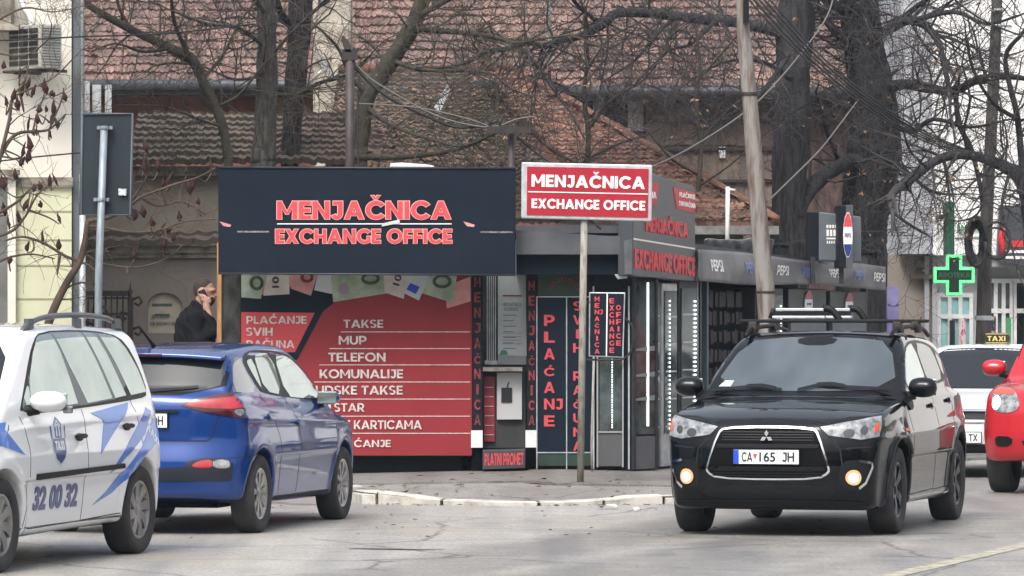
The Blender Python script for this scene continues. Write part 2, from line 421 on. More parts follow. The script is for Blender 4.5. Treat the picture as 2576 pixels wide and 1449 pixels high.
M['cable_pale'] = mat('old_pale_cable', lin((104, 101, 96)), .8)
M['rubber'] = mat('tyre_rubber', lin((40, 40, 42)), .85, c2=lin((56, 54, 52)), scale=6, bump=.25, bump_scale=60)
M['black_plastic'] = mat('black_plastic', lin((17, 18, 20)), .55, spec=.25)
M['seal'] = mat('window_seal', lin((13, 14, 16)), .45, spec=.25)
M['gap'] = mat('panel_gap', lin((14, 14, 17)), .8)
M['chrome'] = mat('chrome', lin((225, 226, 228)), .08, metal=1.0)
M['chrome_satin'] = mat('satin_chrome', lin((205, 206, 208)), .22, metal=1.0)
M['rim_silver'] = mat('silver_rim', lin((190, 190, 190)), .3, metal=.85, c2=lin((150, 150, 148)), scale=5)
M['rim_dark'] = mat('dark_rim', lin((44, 45, 48)), .3, metal=.6)
M['rim_grey'] = mat('grey_hubcap', lin((165, 165, 162)), .4, metal=.5, c2=lin((120, 116, 112)), scale=6)
M['plate_white'] = mat('plate_white', lin((226, 228, 230)), .4)
M['plate_blue'] = mat('plate_blue', lin((30, 72, 190)), .4)
M['ink'] = mat('black_ink', lin((24, 24, 28)), .5)
M['lamp_red'] = mat('red_lens', lin((150, 14, 24)), .12, c2=lin((190, 40, 50)), scale=7, coat=1, spec=.6)
M['lamp_red_dark'] = mat('dark_red_lens', lin((66, 10, 16)), .12, coat=1)
M['lamp_clear'] = mat('clear_lens', lin((172, 173, 172)), .12, c2=lin((84, 87, 90)), scale=17, coat=1, metal=.25)
M['lamp_inner'] = mat('lamp_projector', lin((70, 72, 74)), .1, coat=1, metal=.5)
M['lamp_amber'] = mat('amber_lens', lin((196, 74, 28)), .2, coat=1)
M['fog_lit'] = mat('lit_fog_lamp', (1, .8, .55), .3, emit=(1, .80, .52), estr=9.0)
M['fog_glow'] = mat('warm_lamp_halo', lin((196, 140, 96)), .25, emit=(1, .62, .34), estr=.45, metal=.4)  # weak emission stands in for the warm halo round the fog bulb
M['head_lit'] = mat('lit_headlamp', (1, .9, .8), .3, emit=(1, .86, .74), estr=9.0)
M['skin'] = mat('skin', lin((196, 156, 140)), .55, c2=lin((182, 136, 120)), scale=14)
M['hair'] = mat('short_dark_hair', lin((62, 50, 45)), .8, c2=lin((44, 36, 32)), scale=60)
M['jacket'] = mat('black_jacket', lin((15, 16, 21)), .8, c2=lin((22, 23, 29)), scale=9, bump=.5, bump_scale=9, spec=.2)
M['trousers'] = mat('dark_trousers', lin((44, 48, 58)), .85)
M['paper'] = mat('paper', lin((198, 204, 204)), .7, c2=lin((178, 186, 186)), scale=3)
M['note_green'] = mat('banknote_green', lin((178, 188, 168)), .6, c2=lin((132, 150, 124)), scale=5)
M['note_pale'] = mat('banknote_pale', lin((206, 200, 190)), .6, c2=lin((188, 172, 164)), scale=6)
M['note_pink'] = mat('banknote_pink', lin((206, 158, 150)), .6, c2=lin((190, 122, 118)), scale=5)
M['note_ink'] = mat('banknote_ink', lin((60, 76, 64)), .6)
M['purple'] = mat('purple_plastic', lin((104, 98, 142)), .6, c2=lin((128, 122, 160)), scale=6)
M['litter'] = mat('fallen_leaf', lin((132, 104, 84)), .9, c2=lin((74, 58, 48)), scale=1.5)
M['moss'] = mat('roof_moss', lin((74, 78, 52)), .95)

def paint(name, c, metal=0.0, rough=.35, coat=1.0, flake=None, coat_ior=1.5):
    m = mat(name, c, rough, metal=metal, coat=coat, c2=flake, scale=240 if flake else 6, detail=1, coat_rough=.02, spec=.15)
    m.node_tree.nodes['Principled BSDF'].inputs['Coat IOR'].default_value = coat_ior
    return m
M['paint_white'] = paint('white_car_paint', lin((226, 227, 228)))
M['paint_black'] = paint('black_car_paint', lin((4, 6, 10)), rough=.4, coat_ior=1.38)
M['paint_black'].node_tree.nodes['Principled BSDF'].inputs['Specular IOR Level'].default_value = 0.03
M['paint_blue'] = paint('blue_car_paint', lin((12, 54, 120)), metal=.30, rough=.32)
M['paint_red'] = paint('red_car_paint', lin((178, 22, 34)), rough=.32)
M['livery_blue'] = mat('blue_livery_film', lin((48, 112, 198)), .35, coat=.7)
M['livery_navy'] = mat('navy_livery_film', lin((32, 54, 112)), .35, coat=.7)
M['glass_car'] = mat('car_glass', lin((176, 188, 184)), .03, metal=.75, c2=lin((150, 164, 162)), scale=2.0)
M['glass_tint'] = mat('tinted_car_glass', lin((10, 11, 13)), .03, ior=1.55, spec=.7)
M['glass_ws'] = mat('sky_and_dust_windscreen', lin((84, 92, 97)), .05, ior=1.5, spec=.7, c2=lin((66, 74, 79)), scale=1.1, detail=2, stretch=(1, 2.2, .6))  # grey sky reflection put into the colour, with dust blotches
# ---------------------------------------------------------------- ground
def ground_mat(name, c, c2, streak, rough, rough2, dirt=None, crack=True, scale=1.0, tracks=False):
    m = bpy.data.materials.new(name); m.use_nodes = True; nt = m.node_tree; N = nt.nodes; L = nt.links; b = N["Principled BSDF"]
    tc = N.new("ShaderNodeTexCoord")
    def noise(sc, det=4, vec=None, ro=.6):
        n = N.new("ShaderNodeTexNoise"); n.inputs["Scale"].default_value = sc; n.inputs["Detail"].default_value = det; n.inputs["Roughness"].default_value = ro
        L.new(vec if vec else tc.outputs["Object"], n.inputs["Vector"]); return n.outputs["Fac"]
    def rng_(f, a, b_, c_=0, d=1):
        r = N.new("ShaderNodeMapRange"); r.inputs[1].default_value = a; r.inputs[2].default_value = b_; r.inputs[3].default_value = c_; r.inputs[4].default_value = d
        L.new(f, r.inputs[0]); return r.outputs[0]
    def mix(fac, a, b_):
        x = N.new("ShaderNodeMix"); x.data_type = 'RGBA'
        if isinstance(fac, float): x.inputs[0].default_value = fac
        else: L.new(fac, x.inputs[0])
        for i, v in ((6, a), (7, b_)):
            if isinstance(v, tuple): x.inputs[i].default_value = (*v, 1)
            else: L.new(v, x.inputs[i])
        return x.outputs[2]
    def math_(op, a, b_):
        x = N.new("ShaderNodeMath"); x.operation = op
        for i, v in ((0, a), (1, b_)):
            if isinstance(v, (int, float)): x.inputs[i].default_value = v
            else: L.new(v, x.inputs[i])
        return x.outputs[0]
    mp = N.new("ShaderNodeMapping"); mp.inputs["Rotation"].default_value = (0, 0, R(16.5)); mp.inputs["Scale"].default_value = (1.3, .05, 1)
    L.new(tc.outputs["Object"], mp.inputs["Vector"])
    big = rng_(noise(.35 * scale, 5), .35, .65)
    col = mix(big, c, c2)
    st = rng_(noise(1.0, 3, mp.outputs[0]), .42, .62)
    col = mix(math_('MULTIPLY', st, .75), col, streak)
    fine = rng_(noise(30 * scale, 4, ro=.8), .32, .70, .48, 1.48)
    patch = rng_(noise(2.6 * scale, 6, ro=.7), .3, .72, .82, 1.14)
    fm = math_('MULTIPLY', fine, patch)
    if crack:
        v = N.new("ShaderNodeTexVoronoi"); v.feature = 'DISTANCE_TO_EDGE'; v.inputs["Scale"].default_value = .6 * scale
        wp = N.new("ShaderNodeMix"); wp.data_type = 'VECTOR'; wp.inputs[0].default_value = .22
        nn = N.new("ShaderNodeTexNoise"); nn.inputs["Scale"].default_value = 1.6; nn.inputs["Detail"].default_value = 5; L.new(tc.outputs["Object"], nn.inputs["Vector"])
        L.new(tc.outputs["Object"], wp.inputs[4]); L.new(nn.outputs["Color"], wp.inputs[5]); L.new(wp.outputs[1], v.inputs["Vector"])
        ck = rng_(v.outputs["Distance"], .004, .016, .52, 1)
        gate = rng_(noise(.5, 2), .50, .58)
        ck = math_('MAXIMUM', ck, gate)
        fm = math_('MULTIPLY', fm, ck)
    vm = N.new("ShaderNodeVectorMath"); vm.operation = 'SCALE'; L.new(col, vm.inputs[0]); L.new(fm, vm.inputs["Scale"])
    out = vm.outputs[0]
    if dirt:
        dd = rng_(noise(.55, 4), .56, .68, 0, .6)
        out = mix(dd, out, dirt)
    rg = rng_(st, 0, 1, rough, rough2)
    if tracks:
        # tyre-polished, damp wheel tracks of the driving lane (they run along the road)
        sx = N.new("ShaderNodeSeparateXYZ"); L.new(tc.outputs["Object"], sx.inputs[0])
        u = math_('ADD', math_('MULTIPLY', sx.outputs[1], -.31), sx.outputs[0])
        u = math_('ADD', u, math_('MULTIPLY', noise(.6, 5), .9))
        r2 = N.new("ShaderNodeMapRange"); r2.inputs[1].default_value = -11.625 + .45 - 1; r2.inputs[2].default_value = -11.625 + .45 + 5; L.new(u, r2.inputs[0])
        cr = N.new("ShaderNodeValToRGB"); e = cr.color_ramp.elements; e[0].position = .215; e[0].color = (0, 0, 0, 1); e[1].position = 1; e[1].color = (.4, .4, .4, 1)
        for p, v in ((.28, .75), (.40, .8), (.455, .25), (.51, .85), (.68, .8), (.735, .4), (.79, .7), (.88, .5)):
            q = e.new(p); q.color = (v, v, v, 1)
        L.new(r2.outputs[0], cr.inputs[0])
        tk = math_('MULTIPLY', cr.outputs[0], rng_(noise(1.7, 6, ro=.7), .25, .6, .55, 1))
        dk = N.new("ShaderNodeVectorMath"); dk.operation = 'SCALE'; L.new(out, dk.inputs[0]); dk.inputs["Scale"].default_value = .52
        out = mix(tk, out, dk.outputs[0])
        rg = math_('SUBTRACT', rg, math_('MULTIPLY', tk, .16))
    L.new(out, b.inputs["Base Color"])
    L.new(rg, b.inputs["Roughness"])
    bp = N.new("ShaderNodeBump"); bp.inputs["Strength"].default_value = .5; bp.inputs["Distance"].default_value = .012
    L.new(fine, bp.inputs["Height"]); L.new(bp.outputs[0], b.inputs["Normal"])
    return m
M['asphalt'] = ground_mat('old_asphalt', (.41, .39, .355), (.335, .32, .295), (.24, .235, .225), .62, .45, dirt=(.36, .31, .235), tracks=True)
M['pavement'] = ground_mat('worn_pavement', (.27, .255, .235), (.205, .195, .18), (.30, .285, .262), .8, .75, dirt=(.18, .15, .13), scale=1.6)
M['slab'] = ground_mat('worn_shadow_side_slab', (.205, .19, .172), (.15, .14, .128), (.24, .225, .205), .8, .75, dirt=(.13, .11, .095), scale=1.9)
M['kerb'] = mat('pale_kerb_stone', lin((192, 188, 178)), .85, c2=lin((124, 118, 106)), scale=5, bump=.5, lo=.45, hi=.75)
M['road_paint'] = mat('worn_white_road_paint', lin((172, 168, 150)), .75, c2=lin((112, 108, 100)), scale=7, lo=.42, hi=.66, bump=.3, bump_scale=50)

def sheet(name, pts, z, m, kind='structure', step=None):
    mb = MB(); mb.add([(x, y, z) for x, y in pts], [tuple(range(len(pts)))])
    o = mb.build(name, m, fix=False); return tag(o, kind=kind)
mb = MB(); mb.add([(-160, -40, 0), (160, -40, 0), (160, 260, 0), (-160, 260, 0)], [(0, 1, 2, 3)])
tag(mb.build('road', M['asphalt'], fix=False), kind='structure')

KERB = [(-2.1, 49.0, .10), (-1.85, 46.6, .10), (-1.6, 45.0, .11), (-1.47, 43.9, .11), (-1.36, 43.35, .115), (-1.0, 43.2, .085), (-.65, 43.1, .045), (.1, 42.95, .03), (.48, 43.0, .03),
        (.93, 43.2, .045), (1.1, 43.3, .07), (1.5, 43.4, .075), (1.95, 43.9, .08), (2.4, 45.4, .09), (3.2, 48.9, .1), (4.15, 52, .1), (5.7, 57.5, .1), (8.6, 67, .1), (10.5, 75, .1)]
def kerb_near(x, y):
    best = 1e9; hh = .1
    for (a, b) in zip(KERB[:-1], KERB[1:]):
        dx, dy = b[0] - a[0], b[1] - a[1]; L2 = dx * dx + dy * dy
        t = max(0, min(1, ((x - a[0]) * dx + (y - a[1]) * dy) / L2)); d = math.hypot(x - a[0] - t * dx, y - a[1] - t * dy)
        if d < best: best = d; hh = a[2] + t * (b[2] - a[2])
    return best, hh
def zpave(x, y):
    d, h = kerb_near(x, y); t = min(1, d / 4.0)
    return h + (.19 - h) * t
poly = [(k[0], k[1]) for k in KERB] + [(10.5, 82), (-3.2, 82), (-3.2, 49.2)]
pts = list(poly); n0 = len(poly)
from mathutils.geometry import intersect_point_tri_2d
def inside(p, pl):
    c = False; j = len(pl) - 1
    for i in range(len(pl)):
        if (pl[i][1] > p[1]) != (pl[j][1] > p[1]) and p[0] < (pl[j][0] - pl[i][0]) * (p[1] - pl[i][1]) / (pl[j][1] - pl[i][1]) + pl[i][0]: c = not c
        j = i
    return c
for i in range(30):
    for j in range(60):
        q = (-3 + i * .45 + .01 * (j % 3), 43.1 + j * .66)
        if inside(q, poly) and kerb_near(*q)[0] > .2: pts.append(q)
r_ = delaunay_2d_cdt([Vector(p) for p in pts], [], [list(range(n0))], 1, 1e-5)
mb = MB(); mb.add([(v.x, v.y, zpave(v.x, v.y) - .004) for v in r_[0]], [tuple(f) for f in r_[2]], smooth=True)
tag(mb.build('pavement', M['pavement']), kind='structure')
# kerb stones
mb = MB(); kr = random.Random(3)
acc = []
for a, b in zip(KERB[:-1], KERB[1:]):
    n = max(1, round(math.hypot(b[0] - a[0], b[1] - a[1]) / .12))
    for i in range(n): acc.append(tuple(a[k] + (b[k] - a[k]) * i / n for k in range(3)))
acc.append(KERB[-1])
i = 0
while i < len(acc) - 2:
    k = min(len(acc) - 1, i + kr.randint(5, 7)); seg = acc[i:k + 1]
    w = .17; jz = kr.uniform(-.012, .012); vs = []; fs = []
    for j, p in enumerate(seg):
        q0 = seg[max(j - 1, 0)]; q1 = seg[min(j + 1, len(seg) - 1)]
        t = Vector((q1[0] - q0[0], q1[1] - q0[1], 0)).normalized(); nn = Vector((-t.y, t.x, 0))
        c = Vector((p[0], p[1], 0)); h = max(.02, p[2] + jz)
        if j == 0: c = c + t * .03
        for (o, z) in ((-.0, -.02), (-.004, h * .75), (.03, h), (w, h + .004), (w, -.02)):
            vs.append(c + nn * o + Vector((0, 0, z + kr.uniform(-.003, .003))))
    for j in range(len(seg) - 1):
        for u in range(4): fs.append((j * 5 + u, j * 5 + u + 1, (j + 1) * 5 + u + 1, (j + 1) * 5 + u))
    e = (len(seg) - 1) * 5
    fs += [(0, 1, 2, 3, 4), (e + 4, e + 3, e + 2, e + 1, e)]
    mb.add(vs, fs); i = k
tag(mb.build('kerb', M['kerb']), kind='structure')
# worn slab strip, shadow-side darkening put into its colour, edge a finger's width proud
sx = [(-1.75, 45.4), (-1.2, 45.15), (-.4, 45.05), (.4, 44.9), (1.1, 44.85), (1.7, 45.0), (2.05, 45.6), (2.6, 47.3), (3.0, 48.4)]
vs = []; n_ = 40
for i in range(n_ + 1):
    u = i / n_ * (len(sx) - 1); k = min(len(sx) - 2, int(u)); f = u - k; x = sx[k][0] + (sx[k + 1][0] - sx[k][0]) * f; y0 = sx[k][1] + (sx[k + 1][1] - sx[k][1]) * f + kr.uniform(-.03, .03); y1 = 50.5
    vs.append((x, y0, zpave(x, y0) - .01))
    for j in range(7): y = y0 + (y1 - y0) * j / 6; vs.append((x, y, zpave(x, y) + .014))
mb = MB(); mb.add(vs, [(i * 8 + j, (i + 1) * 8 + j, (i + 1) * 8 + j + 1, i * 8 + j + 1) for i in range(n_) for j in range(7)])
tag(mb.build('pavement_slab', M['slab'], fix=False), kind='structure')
# white line
d_ = Vector((1.32, 4.2, 0)).normalized(); n_ = Vector((-d_.y, d_.x, 0)); a0 = Vector((2.486, 31.3, .004))
mb = MB()
A = a0 - d_ * 22; B = a0 + d_ * 40
mb.add([A - n_ * .08, B - n_ * .08, B + n_ * .08, A + n_ * .08], [(0, 1, 2, 3)])
tag(mb.build('road_marking', M['road_paint'], fix=False), kind='structure')
# tar seam lying proud in the asphalt
o = MB()
sp = [P(925, 1383, 1), P(960, 1383, 1)]
def G(px, py, z=0.0):
    d = (EYE - z) * 12000 / (py - 798); return Vector(((px - 1288) / 12000 * d, d, z))
sm = [G(878, 1381), G(935, 1382), G(1000, 1383), G(1060, 1384), G(1118, 1383)]
vs = []
for i, p in enumerate(sm):
    wv = [.03, .05, .05, .045, .02][i]
    vs += [p + Vector((0, -wv, .005)), p + Vector((0, wv, .005))]
o.add(vs, [(2 * i, 2 * i + 2, 2 * i + 3, 2 * i + 1) for i in range(4)])
tag(o.build('road_crack', mat('tar_seam', lin((44, 42, 44)), .5), fix=False), kind='structure')
# small litter on pavement and road: dark leaves and a pale scrap
lr = random.Random(11); mb = MB()
def scrap(x, y, z, s, rr):
    a = rr.uniform(0, 6.3); c, s_ = math.cos(a), math.sin(a); l, w = s, s * rr.uniform(.35, .7)
    P4 = [(-l, 0, 0), (0, -w, .25 * s), (l, 0, .1 * s), (0, w, .35 * s)]
    mb.add([(x + p[0] * c - p[1] * s_, y + p[0] * s_ + p[1] * c, z + .006 + p[2]) for p in P4], [(0, 1, 2, 3)])
for _ in range(120):
    x = lr.uniform(-1.3, 3); y = lr.uniform(43.3, 48)
    if inside((x, y), poly): scrap(x, y, zpave(x, y), lr.uniform(.012, .05) * (1.8 if lr.random() < .08 else 1), lr)
for _ in range(70):
    scrap(lr.uniform(-3, 3.4), lr.uniform(36, 43.1), 0, lr.uniform(.008, .03), lr)
for _ in range(110):
    t = lr.random(); x = -1.3 + 3 * t; scrap(x, 43.2 - abs(lr.gauss(0, .07)) - .05 + (.15 if x < -.9 else -.12 if .0 < x < .8 else 0), 0, lr.uniform(.01, .035), lr)
tag(mb.build('fallen_leaves', M['litter'], fix=False), kind='stuff')

for (px, py, w_, lab) in ((1527, 1281, .17, 'crumpled white paper scrap lying on the road below the kerb'), (1603, 1287, .07, 'tiny white paper scrap on the road nearest the black SUV')):
    q = G(px, py); mb = MB(); pr_ = random.Random(px)
    vs = [(q.x + (i / 4 - .5) * w_, q.y + (j / 2 - .5) * w_ * .8, .008 + pr_.uniform(0, .035)) for i in range(5) for j in range(3)]
    mb.add(vs, [(i * 3 + j, (i + 1) * 3 + j, (i + 1) * 3 + j + 1, i * 3 + j + 1) for i in range(4) for j in range(2)])
    tag(mb.build('paper_scrap', M['paper'], fix=False), lab, 'litter')

# ---------------------------------------------------------------- tiled roofs
def tile_mat(name, a, b, c, moss=0.0, dirt=(.05, .045, .04)):
    m = bpy.data.materials.new(name); m.use_nodes = True; nt = m.node_tree; N = nt.nodes; L = nt.links; bs = N["Principled BSDF"]; bs.inputs["Roughness"].default_value = .85
    uv = N.new("ShaderNodeUVMap"); fl = N.new("ShaderNodeVectorMath"); fl.operation = 'FLOOR'; L.new(uv.outputs[0], fl.inputs[0])
    wnz = N.new("ShaderNodeTexWhiteNoise"); wnz.noise_dimensions = '2D'; L.new(fl.outputs[0], wnz.inputs["Vector"])
    cr = N.new("ShaderNodeValToRGB"); e = cr.color_ramp.elements; e[0].color = (*a, 1); e[1].color = (*c, 1); e.new(.5).color = (*b, 1)
    L.new(wnz.outputs["Value"], cr.inputs[0])
    tc = N.new("ShaderNodeTexCoord"); n = N.new("ShaderNodeTexNoise"); n.inputs["Scale"].default_value = .9; n.inputs["Detail"].default_value = 6; n.inputs["Roughness"].default_value = .7
    L.new(tc.outputs["Object"], n.inputs["Vector"])
    mr = N.new("ShaderNodeMapRange"); mr.inputs[1].default_value = .40 - moss * .25; mr.inputs[2].default_value = .70 - moss * .2; mr.inputs[4].default_value = .85
    L.new(n.outputs["Fac"], mr.inputs[0])
    mx = N.new("ShaderNodeMix"); mx.data_type = 'RGBA'; L.new(mr.outputs[0], mx.inputs[0]); L.new(cr.outputs[0], mx.inputs[6]); mx.inputs[7].default_value = (*dirt, 1)
    L.new(mx.outputs[2], bs.inputs["Base Color"]); return m
M['tile_old'] = tile_mat('old_pantile', (.25, .145, .118), (.33, .215, .178), (.135, .085, .072), 0.25, dirt=(.10, .075, .068))
M['tile_moss'] = tile_mat('mossy_pantile', (.20, .135, .105), (.26, .18, .145), (.145, .10, .083), .7, dirt=(.075, .07, .055))
M['tile_red'] = tile_mat('newer_red_pantile', (.32, .15, .11), (.40, .19, .14), (.24, .115, .09), .15, dirt=(.17, .11, .085))

def tiles(name, m, parent, O, xd, ud, w, length, tw=.24, course=.36, clip=None, seed=1, amp=.03, lip=.05):
    """pantile courses as real stepped, waved geometry; clip(s)->(x0,x1) limits a hipped plane"""
    rr = random.Random(seed); O = Vector(O); xd = Vector(xd).normalized(); ud = Vector(ud).normalized(); n = xd.cross(ud)
    vs = []; fs = []; uvs = []
    nc = int(length / course) + 1
    for i in range(nc):
        s0 = i * course; s1 = min(length, s0 + course * 1.03)
        x0, x1 = (0, w) if clip is None else clip(s0)
        if x1 - x0 < .1: continue
        k0 = int(math.floor(x0 / tw)); k1 = int(math.ceil(x1 / tw))
        xs = [k0 * tw + j * tw / 4 for j in range((k1 - k0) * 4 + 1)]
        xs = [x for x in xs if x0 - .01 <= x <= x1 + .01]
        base = len(vs)
        for x in xs:
            ti = math.floor(x / tw); jr = random.Random((ti * 73856 + i * 19349 + seed) & 0xffffff); j = jr.uniform(-.010, .012); sj = jr.uniform(-.022, .022)
            h = amp * (.5 + .5 * math.cos(2 * math.pi * x / tw)) ** 1.4 + j
            sag = .02 * math.sin(x * .9 + i * .35)
            for (s, hh) in ((s0 + sj, h - .03), (s0 + sj, h + lip), (s1, h * .9 + .006)):
                vs.append(O + xd * x + ud * s + n * (hh + sag))
        for j in range(len(xs) - 1):
            a = base + j * 3; b = a + 3
            u = math.floor((xs[j] + xs[j + 1]) / 2 / tw) + .5
            for f in ((a, b, b + 1, a + 1), (a + 1, b + 1, b + 2, a + 2)):
                fs.append(f); uvs += [(u, i + .5)] * 4
    me = bpy.data.meshes.new(name)
    if parent is not None:
        Mi = pmat(parent).inverted(); vs = [Mi @ v for v in vs]
    me.from_pydata([tuple(v) for v in vs], [], fs); ul = me.uv_layers.new(name="tile"); ul.data.foreach_set("uv", [c for q in uvs for c in q])
    me.update(); return link(name, me, m, parent)
# ---------------------------------------------------------------- tall tiled house across the back
Yh = 66.0
def X_(px, d): return (px - 1288) / 12000 * d
def Z_(py, d): return EYE - (py - 798) / 12000 * d
T = thing('tiled_house', 'big old house with wide faded red tile roof behind the bare trees', 'house', (0, Yh, 0))
xl, xr = X_(212, Yh), X_(2225, Yh)
zeL = Z_(214, Yh)
sl = R(43)
tiles('roof', M['tile_old'], T, (xl - .1, Yh - .5, zeL), (1, 0, 0), (0, math.cos(sl), math.sin(sl)), X_(1395, Yh) - xl, 4.2, tw=.078, course=.175, seed=2, amp=.022, lip=.034)
zeR = Z_(228, Yh)
tiles('roof', M['tile_old'], T, (X_(1395, Yh) - .05, Yh - .45, zeR), (1, 0, 0), (0, math.cos(sl), math.sin(sl)), xr - X_(1395, Yh), 4.2, tw=.078, course=.175, seed=5, amp=.022, lip=.034)
w = MB(); w.span(xl, X_(1400, Yh), Yh, Yh + 7, 0, zeL + .25); w.build('wall', mat('dusky_red_brick_wall', lin((140, 88, 78)), .9, c2=lin((98, 66, 60)), scale=3, stretch=(2, 2, .8), bump=.3), T)
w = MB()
for py in (300, 372, 452, 520): w.span(X_(1630, Yh), X_(1945, Yh), Yh - .10, Yh - .05, Z_(py + 7, Yh), Z_(py, Yh))  # dark bars drawn in for the shadow lines of the hung tiles
w.build('shadow_line', M['iron'], T)
w = MB(); w.span(X_(1400, Yh) + .003, xr, Yh + .003, Yh + 7, 0, zeR + .2); w.build('wall', M['brickred_wall'], T)
tiles('tile_hanging', M['tile_moss'], T, (X_(1625, Yh), Yh - .02, Z_(640, Yh)), (1, 0, 0), (0, .02, 1), X_(1950, Yh) - X_(1625, Yh), Z_(245, Yh) - Z_(640, Yh), tw=.16, course=.5, seed=8, amp=.03, lip=.03)
g = MB(); g.tube([(xl - .2, Yh - .58, zeL - .02), (X_(1395, Yh), Yh - .58, zeL - .04)], .075, 10); g.span(xl, X_(1395, Yh), Yh - .5, Yh - .02, zeL - .16, zeL - .1)
g.tube([(X_(1400, Yh), Yh - .55, zeR - .03), (xr, Yh - .55, zeR - .05)], .07, 10); g.span(X_(1400, Yh), xr, Yh - .48, Yh - .02, zeR - .15, zeR - .09)
g.build('gutter', mat('tarnished_zinc', lin((88, 92, 96)), .5, metal=.3, c2=lin((62, 64, 68)), scale=4), T)
# windows under the right eave
for (a, b, c, d) in ((1492, 1520, 236, 282), (1580, 1618, 238, 330)):
    f = MB(); f.span(X_(a, Yh), X_(b, Yh), Yh - .06, Yh, Z_(d, Yh), Z_(c, Yh)); fo = f.build('window_frame', mat('flaking_white_window', lin((196, 202, 204)), .7, c2=lin((120, 118, 116)), scale=9), T)
f = MB(); f.span(X_(1520, Yh) + .003, X_(1580, Yh) - .003, Yh - .03, Yh - .005, Z_(320, Yh), Z_(240, Yh)); f.build('window', M['glass_dark'], T)
f = MB(); f.span(X_(1436, Yh), X_(1492, Yh) - .003, Yh - .03, Yh - .005, Z_(276, Yh), Z_(242, Yh)); f.build('window', M['glass_dark'], T)
f = MB(); f.span(X_(1808, Yh), X_(1824, Yh), Yh - .1, Yh - .05, Z_(398, Yh), Z_(370, Yh)); f.build('pane', M['paper'], T)

# chimney stack with floodlights
Yc = 63.0
T = thing('chimney_stack', 'tall flaking pale plaster chimney stack rising between the two roofs', 'chimney', (X_(835, Yc), Yc, 0))
c = MB(); c.span(X_(790, Yc), X_(885, Yc), Yc - .3, Yc + .4, 0, 7.2); c.build('stack', M['chimney'], T, bevel=.02)
c = MB(); c.span(X_(783, Yc), X_(892, Yc), Yc - .36, Yc + .46, 7.2, 7.4); c.build('cap', M['stone_cornice'], T)
T = thing('floodlight', 'small white floodlight with tilted shade fixed on the pale chimney stack', 'floodlight', P(815, 175, 62.3))
b = MB(); q = P(822, 170, 62.3)
b.prism([q + Vector((-.10, 0, .13)), q + Vector((.0, -.1, .09)), q + Vector((.14, -.1, -.12)), q + Vector((.07, 0, -.14))], (.2, -1, .2), .06)
b.build('housing', M['white_paint'], T, bevel=.01)
b = MB(); q2 = P(802, 185, 62.4); b.tube([q2 + Vector((-.06, .2, -.05)), q2, q2 + Vector((.1, -.04, .06))], .025, 6); b.build('bracket', M['white_paint'], T)

M['ridge'] = mat('weathered_ridge_tile', lin((128, 88, 72)), .9, c2=lin((84, 70, 58)), scale=4)
# low house with hipped roof in front
Yl, Yr = 56.0, 62.5
T = thing('low_house', 'low house with a mossy hipped tile roof covered in dead leaves', 'house', (0, Yl, 0))
ze = Z_(562, Yl); zr = Z_(184, Yr); run = Yr - Yl; rise = zr - ze; Ls = math.hypot(run, rise); ud = Vector((0, run, rise)) / Ls
xe0, xe1 = X_(800, Yl), X_(1948, Yl); xh = X_(1290, Yr)
tiles('roof', M['tile_moss'], T, (xe0, Yl, ze), (1, 0, 0), ud, xe1 - xe0, Ls, clip=lambda s: (0, (X_(1500, Yl) - xe0) * (1 - s / Ls) + min(xh - xe0 - .6, 9) * (s / Ls)), seed=11, tw=.095, course=.20, amp=.022, lip=.045)
tiles('roof', M['tile_red'], T, (xe0, Yl, ze + .004), (1, 0, 0), ud, xe1 - xe0, Ls, clip=lambda s: ((X_(1500, Yl) - xe0) * (1 - s / Ls) + (xh - xe0 - .6) * (s / Ls) + .23, (xe1 - xe0) + (xh - xe1) * s / Ls), seed=12, tw=.095, course=.20, lip=.03, amp=.018)
# hip end facing right
hd = Vector((-(xe1 - xh), 0, rise)); Lh = hd.length
tiles('roof', M['tile_red'], T, (xe1, Yl, ze), (0, 1, 0), hd, 2 * run, Lh, clip=lambda s: (run * s / Lh, 2 * run - run * s / Lh), seed=13, tw=.095, course=.20, lip=.03, amp=.02)
hp = MB(); hp.tube([Vector((xe1 + .02, Yl - .02, ze + .05)).lerp(Vector((xh, Yr, zr + .05)), t / 12) + Vector((0, 0, .02 * (t % 2))) for t in range(13)], .055, 8)
hp.tube([(xe0, Yr, zr + .06), (xh, Yr, zr + .06)], .06, 8); hp.build('ridge_tiles', M['ridge'], T)
w = MB(); w.span(xe0 + .2, xe1 - .35, Yl + .35, Yl + 2 * run - .4, 0, ze - .02); w.build('wall', M['shop_beige'], T)
w = MB(); w.span(xe0, xe1 + .05, Yl - .06, Yl + .3, ze - .13, ze - .03); w.build('eave_board', mat('weathered_grey_board', lin((134, 132, 128)), .9, c2=lin((92, 90, 88)), scale=5), T)
# small roof window panel reflecting the sky
q = P(1116, 250, 59.6); b = MB(); b.prism([q + Vector((-.12, 0, -.1)), q + Vector((-.05, 0, -.16)), q + Vector((.09, .1, .14)), q + Vector((.05, .1, .2))], (0, -1, .3), .03)
b.build('skylight', M['alu'], T)
# leaf litter lying on the low roof
mb = MB(); lr = random.Random(5)
for _ in range(5200):
    s = lr.random() ** 2.3 * Ls * .85; x = lr.uniform(xe0, xe1 + (xh - xe1) * s / Ls)
    c = Vector((x, Yl, ze)) + ud * s + Vector((0, -.03, .07)); a = lr.uniform(0, 6.3); l = lr.uniform(.02, .055)
    u = Vector((math.cos(a), math.sin(a) * ud.y, math.sin(a) * ud.z)); v = Vector((-math.sin(a), math.cos(a) * ud.y, math.cos(a) * ud.z + .35))
    mb.add([c - u * l, c - v * l * .5, c + u * l, c + v * l * .6], [(0, 1, 2, 3)])
tag(mb.build('fallen_leaves', M['litter'], fix=False), kind='stuff')

